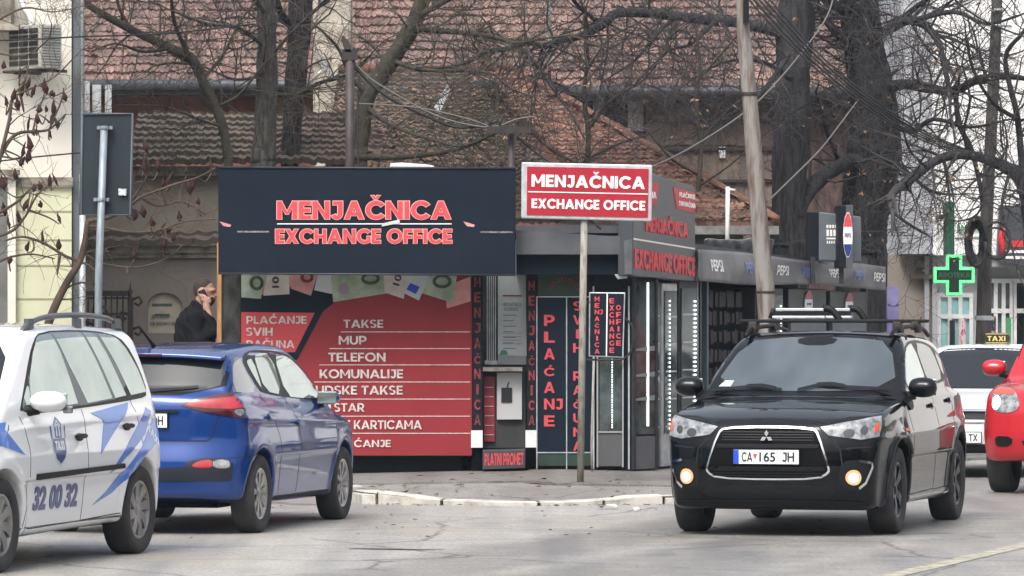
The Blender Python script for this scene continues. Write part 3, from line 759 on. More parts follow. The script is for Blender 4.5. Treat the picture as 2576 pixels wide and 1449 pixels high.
# left wing: mossy roof, beige wall
Yw = 58.0
T = thing('side_wing', 'low beige wing with a mossy tile roof behind the sumac branches', 'house', (X_(480, Yw), Yw, 0))
zw = Z_(414, Yw); a2 = R(24)
tiles('roof', M['tile_moss'], T, (X_(330, Yw), Yw - .25, zw), (1, 0, 0), (0, math.cos(a2), math.sin(a2)), X_(905, Yw) - X_(330, Yw), 1.6, seed=21, tw=.095, course=.20, amp=.022)
w = MB(); w.span(X_(150, Yw), X_(905, Yw), Yw, Yw + 4.5, 0, zw - .02); w.build('wall', M['plaster_beige'], T)
w = MB(); w.span(X_(330, Yw) - .1, X_(905, Yw), Yw - .14, Yw - .003, zw - .14, zw - .03); w.build('cornice', M['stone_cornice'], T)
w = MB()
for (a, r) in ((222, .032), (246, .055), (275, .042)):
    w.tube([(X_(a, Yw), Yw - .15, 3.4), (X_(a, Yw), Yw - .15, Z_(205 if a < 240 else 215, Yw))], r, 10)
w.build('flue', M['white_paint'], T)

# gate wall
Yg = 55.5
T = thing('gate_wall', 'grey plastered garden wall with tile coping and an arched pale niche', 'wall', (X_(400, Yg), Yg, 0))
xa, xb = X_(150, Yg), X_(700, Yg); zt = Z_(636, Yg)
n0, n1 = X_(371, Yg), X_(458, Yg); nz0, nz1, nzt = Z_(838, Yg), Z_(768, Yg), Z_(736, Yg)
w = MB()
arch = [(n0, nz0), (n0, nz1)] + [((n0 + n1) / 2 - (n1 - n0) / 2 * math.cos(math.pi * t / 10), nz1 + (nzt - nz1) * math.sin(math.pi * t / 10)) for t in range(1, 10)] + [(n1, nz1), (n1, nz0)]
w.span(xa, n0, Yg, Yg + .3, 0, zt); w.span(n1, xb, Yg + .001, Yg + .3, 0, zt); w.span(n0, n1, Yg + .002, Yg + .3, 0, nz0)
top = arch[1:-1]
for (p, q) in zip(top[:-1], top[1:]):
    w.add([(p[0], Yg + .003, p[1]), (q[0], Yg + .003, q[1]), (q[0], Yg + .003, zt), (p[0], Yg + .003, zt), (p[0], Yg + .2, p[1]), (q[0], Yg + .2, q[1])], [(0, 1, 2, 3), (0, 4, 5, 1)])
w.build('wall', M['plaster_grey'], T, fix=False)
pl = MB(); pl.prism([(x, Yg + .06, z) for x, z in arch], (0, -1, 0), .05); po = pl.build('plaque', mat('pale_niche_board', lin((172, 164, 146)), .8, c2=lin((146, 136, 120)), scale=4), T)
lt = MB()
letters(lt, 'ДУЧЛЕСНИ', P(381, 802, Yg + .05), (1, 0, 0), (0, 0, 1), .21, .045, .02, .004)
letters(lt, 'СЕ БОГИЧ ЧА', P(378, 818, Yg + .05), (1, 0, 0), (0, 0, 1), .30, .04, .02, .004)
lt.span(n0 + .05, n1 - .12, Yg + .055, Yg + .061, nz1 - .01, nz1 + .02); lt.span(n0 + .08, n1 - .15, Yg + .055, Yg + .061, nz1 - .12, nz1 - .10)
lt.build('lettering', M['note_ink'], po)
w = MB(); w.span(xa, xb, Yg - .1, Yg + .35, zt, Z_(618, Yg)); w.span(xa, xb, Yg - .05, Yg - .002, zt - .06, zt); w.build('cornice', M['stone_cornice'], T)
tiles('coping', M['tile_moss'], T, (xa, Yg - .2, Z_(619, Yg)), (1, 0, 0), (0, .95, .3), xb - xa, .5, tw=.2, course=.3, seed=31)

# wrought iron gate in front of that wall
Yi = 54.6
T = thing('iron_gate', 'dark wrought iron gate with scrolled finials in front of the grey wall', 'gate', (X_(285, Yi), Yi, 0))
for px in (240, 328):
    b = MB(); x = X_(px, Yi); zt = Z_(705 if px > 300 else 730, Yi)
    b.span(x - .03, x + .03, Yi - .03, Yi + .03, .0, zt - .25)
    b.lathe([(.0, zt), (.012, zt - .1), (.03, zt - .13), (.012, zt - .17), (.035, zt - .22), (.035, zt - .26)], (x, Yi, 0), n=8)
    for k, s in ((0, 1), (1, -1), (2, 1), (3, -1), (4, 1), (5, -1)):
        zc = zt - .22 - .17 * k
        b.tube([(x + s * .03, Yi, zc), (x + s * .10, Yi, zc + .03), (x + s * .13, Yi, zc - .03), (x + s * .09, Yi, zc - .07), (x + s * .05, Yi, zc - .04)], .018, 6)
    b.tube([(x, Yi, 1.4), (x + .12, Yi, 1.15), (x + .2, Yi, .9), (x + .24, Yi, .5)], .035, 6)
    b.tube([(x, Yi, 1.4), (x - .1, Yi, 1.15), (x - .14, Yi, .9), (x - .15, Yi, .5)], .03, 6)
    b.build('gate_post', M['iron'], T)
b = MB(); xa_, xb_ = X_(205, Yi), X_(322, Yi)
for z, h in ((Z_(738, Yi), .06), (Z_(750, Yi), .025), (Z_(790, Yi), .03), (Z_(842, Yi), .04), (.3, .05)): b.span(xa_, xb_, Yi - .015, Yi + .015, z - h / 2, z + h / 2)
for i in range(9):
    x = xa_ + (xb_ - xa_) * i / 8; b.tube([(x, Yi, .2), (x + .01, Yi + .012, Z_(738, Yi))], .011, 6)
b.build('gate_leaf', M['iron'], T)

# ---------------------------------------------------------------- pale yellow building on the left
Yy = 50.0
def slab(mb, x0, x1, y0, y1, z0, z1, rec=1.6):
    """block whose right flank recedes to the left"""
    pts = [(x0, y0), (x1, y0), (x1 - rec, y1), (min(x0, x1 - rec - .2), y1)]
    return mb.add([(x, y, z) for z in (z0, z1) for x, y in pts], [(3, 2, 1, 0), (4, 5, 6, 7), (0, 1, 5, 4), (1, 2, 6, 5), (2, 3, 7, 6), (3, 0, 4, 7)])
T = thing('yellow_building', 'pale yellow plastered building with stone cornice band at the left edge', 'building', (X_(60, Yy), Yy, 0))
xb = X_(180, Yy)
zc = Z_(446, Yy)
w = MB(); slab(w, -12, xb, Yy, Yy + 8, zc, 8.5); w.build('upper_wall', M['plaster_cream'], T)
w = MB(); slab(w, -12, xb + .003, Yy - .02, Yy + 8, 0, zc - .10)
for py in (528, 596, 668, 742):
    pass
w.build('lower_wall', M['plaster_yellow'], T)
w = MB()
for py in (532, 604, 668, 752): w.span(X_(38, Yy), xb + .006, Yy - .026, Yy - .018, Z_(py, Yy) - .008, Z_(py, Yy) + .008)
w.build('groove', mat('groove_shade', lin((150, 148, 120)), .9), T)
w = MB(); slab(w, -12, xb + .02, Yy - .07, Yy + 8, zc - .10, zc - .003); w.prism([(-6, Yy - .075, zc - .03), (xb + .02, Yy - .075, zc - .09), (xb + .02, Yy - .075, zc - .05), (-6, Yy - .075, zc + .03)], (0, -1, 0), .05)
w.build('cornice', M['stone_cornice'], T)
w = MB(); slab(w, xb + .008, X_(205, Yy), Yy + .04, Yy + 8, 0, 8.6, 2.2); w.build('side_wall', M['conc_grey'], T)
w = MB(); w.tube([(X_(207, Yy), Yy + .02, 3.2 + .02), (X_(207, Yy), Yy + .02, 8.5)], .02, 8); w.tube([(X_(206, Yy), Yy + .02, .1), (X_(207, Yy), Yy + .02, 3.2)], .035, 8); w.build('downpipe', M['alu'], T)
for (x0, x1, y0, y1) in ((-60, 22, 446, 900), (-520, -380, 446, 760), (-980, -840, 446, 760)):
    w = MB(); w.span(X_(x0, Yy), X_(x1, Yy), Yy - .06, Yy - .023, Z_(y1, Yy), Z_(y0, Yy)); wo = w.build('window', mat('grey_window_reveal', lin((112, 112, 110)), .8, c2=lin((92, 92, 90)), scale=3), T)
    w = MB(); w.span(X_(x1, Yy), X_(x1 + 20, Yy), Yy - .11, Yy - .024, Z_(y1, Yy), Z_(y0 - 4, Yy)); w.build('frame', M['plaster_cream'], wo)
    w = MB(); w.span(X_(x0, Yy), X_(x1 + 30, Yy), Yy - .2, Yy - .0715, Z_(y0 - 4, Yy), Z_(y0 - 18, Yy)); w.build('hood', M['stone_cornice'], wo)
w = MB(); w.span(-12, X_(58, Yy), Yy - .45, Yy - .003, Z_(82, Yy), Z_(66, Yy)); w.span(-12, X_(36, Yy), Yy - .35, Yy - .003, Z_(66, Yy) + .003, Z_(-20, Yy)); w.build('balcony', M['stone_cornice'], T)
w = MB(); w.tube(smooth_path([P(52, -10, Yy - .12), P(60, 20, Yy - .12), P(74, 40, Yy - .12), P(80, 60, Yy - .12), P(80, 80, Yy - .05)]), .035, 8); w.build('drain_spout', M['white_paint'], T)

# air conditioner
c0 = P(88, 120, Yy - .35)
T = thing('air_conditioner', 'beige air conditioner unit bracketed high on the yellow building', 'air conditioner', c0, R(-52))
b = MB(); b.box((0, 0, 0), (.62, .27, .46)); b.build('casing', mat('beige_ac_casing', lin((178, 176, 166)), .5, c2=lin((150, 148, 140)), scale=5), T, world=False, bevel=.015)
b = MB()
for r in range(6):
    for cc in range(3): b.box((-.19 + cc * .19, -.14, -.165 + r * .066), (.165, .012, .05))
b.build('fan_grille', M['glass_dark'], T, world=False)
b = MB()
for r in range(14): b.box((.312, .0, -.19 + r * .029), (.008, .22, .010), (0, R(25), 0))
b.build('louvre', mat('ac_louvre', lin((120, 124, 124)), .5), T, world=False)
b = MB(); b.box((.0, .0, -.25), (.75, .05, .03)); b.box((.25, .0, -.25), (.04, .45, .03)); b.box((-.25, .0, -.25), (.04, .45, .03)); b.build('bracket', M['iron'], T, world=False)

# ---------------------------------------------------------------- white shop building on the right
Yf = 74.0
T = thing('shop_building', 'large white rendered building with shop fronts under its overhang at the right', 'building', (X_(2420, Yf), Yf, 0))
xA, xB, xC = X_(2268, Yf), X_(2346, Yf), 34
zo = Z_(642, Yf)
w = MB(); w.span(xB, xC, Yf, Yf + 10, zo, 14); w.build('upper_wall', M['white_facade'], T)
w = MB(); w.span(xA, xB - .003, Yf + .02, Yf + 10, zo + .02, 14); w.build('side_wall', M['grey_facade'], T)  # shade of the side face put into a greyer colour than the front
w = MB(); w.span(xA - .6, X_(2366, Yf), Yf + .5, Yf + 9, 0, zo + .01); w.build('lower_wall', M['shop_beige'], T)
w = MB(); w.span(X_(2366, Yf) + .003, xC, Yf + .55, Yf + 9, 0, zo - .003); w.build('shop_front_wall', mat('pale_shopfront', lin((190, 194, 192)), .6, c2=lin((170, 176, 176)), scale=2), T)
for px in (2338, 2358):
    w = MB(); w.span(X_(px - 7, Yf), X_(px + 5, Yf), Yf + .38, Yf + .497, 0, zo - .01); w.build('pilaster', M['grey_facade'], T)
w = MB(); w.span(X_(2296, Yf), X_(2362, Yf), Yf + .3, Yf + .49, Z_(700, Yf), Z_(690, Yf)); w.span(X_(2310, Yf), X_(2330, Yf), Yf + .3, Yf + .49, Z_(672, Yf), Z_(655, Yf)); w.build('ledge', M['stone_cornice'], T)
def shopwin(x0, x1, y0, y1, cols, transom, glass):
    f = MB(); ya = Yf + .44
    xs = [X_(x0 + (x1 - x0) * i / cols, Yf) for i in range(cols + 1)]; zb, zt = Z_(y1, Yf), Z_(y0, Yf)
    f.span(xs[0], xs[-1], ya + .03, ya + .1, zb, zt); wo = f.build('window', glass, T)
    f = MB()
    for x in xs: f.span(x - .03, x + .03, ya - .02, ya + .028, zb, zt)
    for z in (zt, Z_(transom, Yf), zb): f.span(xs[0] - .03, xs[-1] + .03, ya - .025, ya + .027, z - .035, z + .035)
    f.build('frame', M['white_paint'], wo); return wo
shopwin(2368, 2450, 742, 960, 3, 796, M['glass_teal'])
shopwin(2492, 2552, 706, 960, 3, 782, mat('dim_shop_glass', lin((70, 76, 78)), .08, c2=lin((120, 126, 126)), scale=2.5))
shopwin(2560, 2680, 706, 960, 4, 782, M['glass_dark'])
f = MB(); f.span(X_(2395, Yf), X_(2408, Yf), Yf + .40, Yf + .438, Z_(880, Yf), Z_(806, Yf)); f.build('door_poster', M['ink'], T)
f = MB(); f.span(X_(2420, Yf), X_(2436, Yf), Yf + .40, Yf + .438, Z_(880, Yf), Z_(800, Yf)); f.build('poster', mat('red_white_poster', lin((208, 196, 196)), .5, c2=lin((180, 70, 80)), scale=9, stretch=(3, 3, .7), lo=.5, hi=.6), T)
f = MB(); f.span(X_(2494, Yf), X_(2512, Yf), Yf + .40, Yf + .438, Z_(870, Yf), Z_(795, Yf)); f.build('poster', mat('dark_poster', lin((40, 42, 50)), .4, c2=lin((180, 160, 150)), scale=14, lo=.5, hi=.6), T)
f = MB(); f.span(X_(2538, Yf), X_(2550, Yf), Yf + .40, Yf + .438, Z_(890, Yf), Z_(800, Yf)); f.build('poster', mat('green_poster', lin((70, 150, 90)), .4), T)
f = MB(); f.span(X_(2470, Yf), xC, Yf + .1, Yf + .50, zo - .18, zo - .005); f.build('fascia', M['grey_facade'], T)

# shop signs on the white building
T = thing('pharmacy_lettering', 'faint green pharmacy lettering on the white facade beside the green banner', 'sign', P(2440, 575, Yf - .02))
b = MB(); letters(b, 'apoteka', P(2408, 590, Yf - .001), (1, 0, 0), (0, 0, 1), .38, .2, .01, .03); b.build('lettering', mat('pale_green_letters', lin((120, 178, 140)), .5), T)
b = MB(); b.tube([P(2404, 598, Yf - .02), P(2470, 596, Yf - .02)], .012, 6); b.build('rail', M['alu'], T)
T = thing('shop_sign', 'dark shop sign with red circle and red letters at right edge', 'sign', P(2560, 600, Yf - .2))
q0 = P(2508, 668, Yf - .2); q1 = P(2512, 516, Yf - .2)
b = MB(); b.prism([P(2508, 655, Yf - .2), P(2690, 690, Yf - .2), P(2690, 520, Yf - .2), P(2514, 516, Yf - .2)], (0, -1, 0), .18); b.build('board', mat('grey_black_sign_board', lin((74, 76, 82)), .4, c2=lin((60, 62, 68)), scale=2), T)
b = MB(); qc = P(2518, 600, Yf - .205)
ring = [(math.cos(a), math.sin(a)) for a in [R(40 + i * 15) for i in range(19)]]
b.tube([qc + Vector((.13, 0, .10)), qc + Vector((.08, 0, .14)), qc + Vector((.02, 0, .10)), qc + Vector((.0, 0, .0)), qc + Vector((.03, 0, -.12)), qc + Vector((.0, 0, -.26))], [.02, .035, .045, .05, .05, .02], 6); b.build('emblem', mat('red_sign_print', lin((206, 52, 54)), .4), T)
b = MB(); b.span(P(2542, 0, Yf - .2).x, P(2600, 0, Yf - .2).x, Yf - .212, Yf - .2015, Z_(622, Yf), Z_(606, Yf)); b.build('lettering', mat('red_sign_letters', lin((196, 58, 62)), .4), T)
b = MB(); b.span(P(2530, 0, Yf - .2).x, P(2600, 0, Yf - .2).x, Yf - .212, Yf - .2015, Z_(637, Yf), Z_(630, Yf)); b.span(P(2530, 0, Yf - .2).x, P(2600, 0, Yf - .2).x, Yf - .212, Yf - .2015, Z_(652, Yf), Z_(645, Yf)); b.build('stripe', M['letter_white'], T)

# green pharmacy cross and banner
Yx = 71.0
T = thing('pharmacy_cross', 'lit green pharmacy cross sign hanging in front of the shop fronts', 'sign', P(2400, 692, Yx))
def cross(a, w): return [(-w, -a), (w, -a), (w, -w), (a, -w), (a, w), (w, w), (w, a), (-w, a), (-w, w), (-a, w), (-a, -w), (-w, -w)]
c = P(2400, 692, Yx)
b = MB(); b.prism([c + Vector((x, 0, z)) for x, z in cross(.31, .125)], (0, -1, 0), .16); b.build('housing', mat('pale_cross_housing', lin((150, 176, 160)), .5), T)
b = MB(); b.prism([c + Vector((x, -.012, z)) for x, z in cross(.265, .075)], (0, -1, 0), .010); b.build('panel', mat('dark_cross_face', lin((10, 40, 26)), .4), T)
b = MB()
for ring_, wv in ((.285, .1), (.272, .087)):
    pts = cross(ring_, wv)
    for p, q in zip(pts, pts[1:] + pts[:1]):
        n = max(2, int(math.dist(p, q) / .026))
        for i in range(n):
            x = p[0] + (q[0] - p[0]) * i / n; z = p[1] + (q[1] - p[1]) * i / n; b.box(c + Vector((x, -.016, z)), (.016, .02, .016))
b.build('led_outline', M['led_green'], T, fix=False)
b = MB(); letters(b, 'APOTEKA', c + Vector((-.24, -.0125, -.04)), (1, 0, 0), (0, 0, 1), .48, .08, .02, .006); b.build('lettering', mat('dim_green_letters', lin((46, 100, 66)), .5), T)
b = MB(); b.tube([c + Vector((0, .1, .1)), c + Vector((0, 3.2, .1))], .03, 8); b.build('arm', M['iron'], T)
T = thing('green_banner', 'tall narrow dark green sign blade above the pharmacy cross', 'sign', P(2387, 640, Yx + 1))
b = MB(); q = P(2387, 575, Yx + 1); b.box(q, (.125, .5, .80)); b.build('blade', M['pharm_green'], T, bevel=.01)
b = MB(); b.tube([q + Vector((0, .2, .2)), q + Vector((0, 2.1, .2))], .03, 8); b.build('arm', M['iron'], T)

# ---------------------------------------------------------------- the other side of the street, behind the photographer (seen in the car paint)
T = thing('street_terrace', 'row of dull rendered houses with dark windows across the street', 'building', (0, -14, 0))
w = MB(); hr = random.Random(21); x = -46.0; win = MB(); rf = MB()
while x < 46:
    ww = hr.uniform(9, 14); h = hr.uniform(6.5, 10.5); w.span(x, x + ww - .05, -24, -14, 0, h); rf.prism([(x - .3, -13.6, h), (x + ww + .2, -13.6, h), (x + ww + .2, -19, h + 2.6), (x - .3, -19, h + 2.6)], (0, .4, 1), .2)
    n = int(ww / 2.6)
    for i in range(n):
        for z in (1.0, 4.2, 7.2):
            if z + 1.9 < h: win.span(x + 1 + i * 2.5, x + 2.3 + i * 2.5, -14.02, -13.96, z, z + 1.7)
    x += ww + (2.5 if hr.random() < .3 else 0)
w.build('wall', mat('terrace_render', lin((120, 112, 104)), .9, c2=lin((96, 90, 86)), scale=.3), T); win.build('window', M['glass_dark'], T); rf.build('roof', mat('terrace_roof', lin((96, 66, 58)), .9), T)
# ---------------------------------------------------------------- exchange kiosk
Yk = 48.0; GK = .17
def K(px, py, y=Yk): return P(px, py, y)
KX = (1, 0, 0); KZ = (0, 0, 1)
T = thing('exchange_kiosk', 'dark currency exchange kiosk with red price panel, service window and lettered doors', 'kiosk', (X_(1000, Yk), Yk, GK))
x0, x1 = X_(606, Yk), X_(1187, Yk)
zb, zt = Z_(1146, Yk), 2.55
ox = X_(1590, Yk)                       # front right corner
sdir = Vector((.35, .935, 0)).normalized(); snorm = Vector((sdir.y, -sdir.x, 0))
b = MB()
b.span(x0 + .02, x1 - .02, Yk + .06, Yk + 2.6, zb - .02, zt); b.span(x0 + .12, x1 - .1, Yk + .25, Yk + 2.5, GK - .1, zb - .022)
b.build('wall', M['black_panel'], T)
b = MB(); b.span(x1 - .019, ox - .02, Yk + .42, Yk + 2.6, GK - .1, zt - .003); b.build('wall', M['black_panel'], T)
# red advertising panel
b = MB(); b.span(x0, x1, Yk, Yk + .055, zb, 2.5); rp = b.build('advertising_panel', M['red_panel'], T)
def onpanel(pts, m, off, name='stripe', parent=None, dep=.004):
    q = MB(); q.prism([K(px, py, Yk - off) for px, py in pts], (0, -1, 0), dep); return q.build(name, m, parent or rp)
onpanel([(606, 690), (930, 690), (812, 784), (748, 905), (700, 905), (606, 905)], M['navy'], .005, 'black_band')
onpanel(chaikin([(607, 785), (792, 787), (742, 886), (607, 886)], 0), M['crimson'] if False else mat('bright_red_print', lin((190, 62, 66)), .5), .010, 'red_band')
lt = MB()
def L_(s, px0, px1, py0, py1, bold=.022): letters(lt, s, K(px0, py1, Yk - .006), KX, KZ, (px1 - px0) / 250, (py1 - py0) / 250, bold, .005)
for s, a, c, d, e in (('TAKSE', 864, 964, 804, 825), ('MUP', 852, 922, 845, 867), ('TELEFON', 826, 970, 887, 910), ('KOMUNALIJE', 804, 1014, 929, 952),
                      ('SUDSKE TAKSE', 775, 1013, 970, 993), ('M:STAR', 810, 917, 1014, 1036), ('SVE KARTICAMA', 830, 1061, 1057, 1080), ('PLAĆANJE', 835, 983, 1101, 1125)):
    L_(s, a, c, d, e)
lt_o = lt.build('lettering', M['letter_grey'], rp)
lt = MB()
for s, a, c, d, e in (('PLAĆANJE', 620, 771, 789, 815), ('SVIH', 619, 686, 824, 845), ('RAČUNA', 620, 741, 850, 876)):
    letters(lt, s, K(a, e, Yk - .0105), KX, KZ, (c - a) / 250, (e - d) / 250, .022, .005)
lt.build('lettering', M['letter_grey'], rp)
q = MB()
for (a, y) in ((857, 835), (829, 877), (803, 918), (790, 961), (770, 1004), (800, 1047), (800, 1090)): q.span(X_(a, Yk), X_(1183, Yk), Yk - .004, Yk - .001, Z_(y, Yk) - .004, Z_(y, Yk) + .004)
q.build('rule', M['letter_grey'], rp)
# banknotes printed along the top of the panel
def note(pts, m, off, ink=None, extra=()):
    o = onpanel(pts, m, off, 'banknote_print')
    for e in extra:
        cx, cy, rx, ry, mm = e
        q = MB(); ring = [K(cx + rx * math.cos(a * math.pi / 9), cy + ry * math.sin(a * math.pi / 9), Yk - off - .003) for a in range(19)]
        q.tube(ring, .016, 5); q.build('numeral', mm, o)
    return o
note([(622, 688), (772, 688), (760, 714), (634, 748)], M['note_pink'], .012)
note([(607, 688), (672, 688), (656, 752), (607, 748)], M['note_green'], .016, extra=((645, 712, 14, 15, M['note_ink']),))
o = note([(672, 688), (728, 688), (728, 740), (662, 744)], M['note_pale'], .019)
q = MB(); letters(q, '10', K(702, 724, Yk - .0195), (0, 0, 1), (-1, 0, 0), .11, .07, .02, .003); q.build('lettering', M['ink'], o)
note([(728, 688), (800, 688), (782, 744), (732, 726)], M['note_pink'], .022, extra=((772, 698, 13, 11, M['coral_dim']),))
note([(800, 688), (850, 688), (850, 742), (828, 738), (790, 730)], M['paper'], .014)
o = note([(832, 688), (990, 688), (990, 735), (838, 760)], M['note_green'], .018, extra=((932, 701, 20, 12, M['note_ink']),))
q = MB(); q.prism([K(865 + 14 * math.cos(a), 727 + 15 * math.sin(a), Yk - .0215) for a in [i * .45 for i in range(14)]], (0, -1, 0), .003); q.build('portrait', mat('note_violet', lin((150, 136, 146)), .6), o)
o = note([(965, 688), (1024, 688), (1016, 752), (968, 736)], M['note_pale'], .024)
q = MB(); letters(q, '10', K(1004, 720, Yk - .0245), (.3, 0, 1), (-1, 0, .3), .11, .07, .02, .003); q.build('lettering', M['ink'], o)
o = note([(1024, 688), (1082, 690), (1054, 756), (1017, 738)], M['paper'], .027)
q = MB(); q.prism([K(1032, 712, Yk - .0305), K(1056, 722, Yk - .0305), K(1046, 740, Yk - .0305), K(1022, 728, Yk - .0305)], (0, -1, 0), .003); q.build('star_band', M['plate_blue'], o)
note([(1065, 688), (1150, 688), (1140, 762), (1062, 738)], M['note_green'], .020, extra=((1112, 708, 20, 14, M['note_ink']),))
note([(1120, 720), (1184, 696), (1184, 758), (1124, 776)], M['note_pink'], .016)
# left end: weathered pillar and raw wood strip
b = MB(); b.span(X_(558, Yk), x0 - .004, Yk + .02, Yk + 2.5, GK - .12, 2.5); b.build('pillar', M['dirty_conc'], T)
b = MB(); b.span(X_(546, Yk), X_(557, Yk), Yk - .02, Yk + .03, GK - .12, 2.45); b.build('wood_strip', M['wood'], T)

def strip(px0, px1, text, y, mcol, py0=690, py1=1100, white=True, gap=0):
    b = MB(); b.span(X_(px0, Yk), X_(px1, Yk), y, y + .09, Z_(py1, Yk), 2.5); o = b.build('letter_strip', M['black_panel'], T)
    n = len(text); t = MB(); wpx = (px1 - px0) * .62
    for i, ch in enumerate(text):
        yc = py0 + (py1 - py0 - 6) * (i + .5) / n; h = (py1 - py0) / n * .66
        wch = wpx * (.4 if ch == 'I' else 1)
        letters(t, ch, P((px0 + px1) / 2 - wch / 2, yc + h / 2, y - .001), KX, KZ, wch / 250, h / 250, .03, .006)
    t.build('lettering', mcol, o)
    if white:
        b = MB(); b.span(X_(px0 - 3, Yk), X_(px1, Yk), y - .012, y + .088, Z_(py1 + 44, Yk), Z_(py1, Yk) - .003); b.build('foot_panel', M['white_paint'], T)
    return o
strip(1188, 1214, 'MENJAČNICA', Yk - .02, M['coral_dim'], 690, 1082)
strip(1325, 1350, 'MENJAČNICA', Yk + .05, M['coral_dim'], 700, 1082)

# service window bay
ys = Yk + .40
b = MB(); b.span(X_(1214, Yk), X_(1325, Yk), ys, ys + .018, Z_(935, Yk), 2.5); wb = b.build('window', M['glass_vit'], T)
b = MB()
for i in range(5): b.span(X_(1224 + i * 5.2, Yk), X_(1226.5 + i * 5.2, Yk), ys - .03, ys - .003, Z_(918, Yk), 2.45)
b.span(X_(1219, Yk), X_(1251, Yk), ys - .034, ys - .002, Z_(918, Yk), Z_(908, Yk)); b.build('window_bars', M['alu'], wb)
b = MB(); b.span(X_(1252, Yk), X_(1324, Yk), ys - .05, ys - .003, Z_(918, Yk), 2.48); b.build('bay_wall', mat('bay_pale_panel', lin((156, 164, 164)), .6, c2=lin((138, 146, 146)), scale=2), T)
b = MB(); b.span(X_(1215, Yk), X_(1314, Yk), Yk - .02, ys - .003, Z_(934, Yk), Z_(924, Yk)); b.build('ledge', mat('worn_ledge', lin((146, 142, 132)), .6, c2=lin((90, 86, 80)), scale=8), T)
b = MB(); b.span(X_(1215, Yk), X_(1322, Yk), Yk + .22, ys - .004, GK - .05, Z_(936, Yk)); b.build('counter_front', mat('dark_counter', lin((72, 72, 72)), .7, c2=lin((52, 52, 53)), scale=3), T)
b = MB(); b.span(X_(1250, Yk), X_(1313, Yk), Yk + .16, Yk + .217, Z_(1056, Yk), Z_(938, Yk)); wbx = b.build('payment_box', mat('grey_white_box', lin((186, 186, 186)), .5), T)
b = MB(); b.span(X_(1261, Yk), X_(1288, Yk), Yk + .145, Yk + .157, Z_(1013, Yk), Z_(976, Yk)); b.tube([K(1276, 976, Yk + .15), K(1278, 966, Yk + .15), K(1281, 962, Yk + .15)], .006, 5); b.build('screen', M['ink'], wbx)
b = MB(); b.span(X_(1217, Yk), X_(1244, Yk), Yk + .18, Yk + .217, Z_(1112, Yk), Z_(948, Yk)); rr_ = b.build('rate_board', mat('red_rate_board', lin((150, 44, 54)), .5, c2=lin((120, 38, 46)), scale=6), T)
b = MB()
for i in range(6): b.span(X_(1219, Yk), X_(1242, Yk), Yk + .17, Yk + .178, Z_(975 + i * 24, Yk) - .003, Z_(975 + i * 24, Yk) + .003)
b.build('rule', M['letter_grey'], rr_)
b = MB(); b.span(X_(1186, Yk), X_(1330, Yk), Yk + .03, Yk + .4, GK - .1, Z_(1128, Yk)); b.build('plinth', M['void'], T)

# double lettered door
yd = Yk + .03
b = MB(); b.span(X_(1352, Yk), X_(1494, Yk), yd + .05, yd + .10, GK, 2.5); b.build('door_frame', M['black_panel'], T)
b = MB(); b.span(X_(1353, Yk), X_(1424, Yk), yd, yd + .046, Z_(1137, Yk), Z_(749, Yk)); dl = b.build('door', M['navy'], T)
b = MB(); b.span(X_(1427, Yk), X_(1491, Yk), yd, yd + .046, Z_(1137, Yk), Z_(749, Yk)); dr = b.build('door', M['navy'], T)
def vertical(text, pxc, wpx, py0, py1, m, y, parent):
    t = MB(); n = len(text)
    for i, ch in enumerate(text):
        h = (py1 - py0) / n * .66; yc = py0 + (py1 - py0) * (i + .5) / n; wch = wpx * (1.75 if len(ch) > 1 else .38 if ch == 'I' else 1)
        x0_ = pxc - wpx / 2 if len(ch) > 1 else pxc - wch / 2
        letters(t, ch, P(x0_, yc + h / 2, y), KX, KZ, wch / 250, h / 250, .03, .008)
    return t.build('lettering', m, parent)
vertical(['P', 'L', 'A', 'Ć', 'A', 'NJ', 'E'], 1382, 27, 785, 1080, M['coral'], yd - .001, dl)
vertical(list('SVIH RAČUNA'), 1453, 22, 752, 1140, M['coral'], yd - .001, dr)
b = MB()
for px in (1425.5, 1350.5, 1493): b.span(X_(px - 1.2, Yk), X_(px + 1.2, Yk), yd - .012, yd + .045, GK, Z_(746, Yk))
b.span(X_(1350, Yk), X_(1494, Yk), yd - .012, yd + .045, Z_(748, Yk), Z_(745.5, Yk)); b.span(X_(1352, Yk), X_(1492, Yk), yd - .010, yd + .044, Z_(1140, Yk), Z_(1137.5, Yk))
b.build('door_trim', M['alu'], T, bevel=0)
b = MB(); b.span(X_(1353, Yk), X_(1492, Yk), yd, yd + .045, Z_(1172, Yk), Z_(1141, Yk)); b.build('kick_panel', M['green_dark'], T)
b = MB(); b.span(X_(1354, Yk), X_(1462, Yk), yd, yd + .045, Z_(744, Yk), 2.5); hd_ = b.build('header_panel', M['green_dark'], T)
t = MB()
txt = 'MENJAČNICA'
for i, ch in enumerate(txt):
    a = R(62 - i * 124 / 9); cx = 1418 + 36 * math.sin(-a); cy = 748 - 40 * math.cos(a)
    xd = Vector((math.cos(a), 0, math.sin(a))); zd = Vector((-math.sin(a), 0, math.cos(a)))
    letters(t, ch, P(cx, cy, yd - .001) - xd * .013, xd, zd, .028 * (.4 if ch == 'I' else 1), .045, .02, .004)
t.build('lettering', M['coral_dim'], hd_)

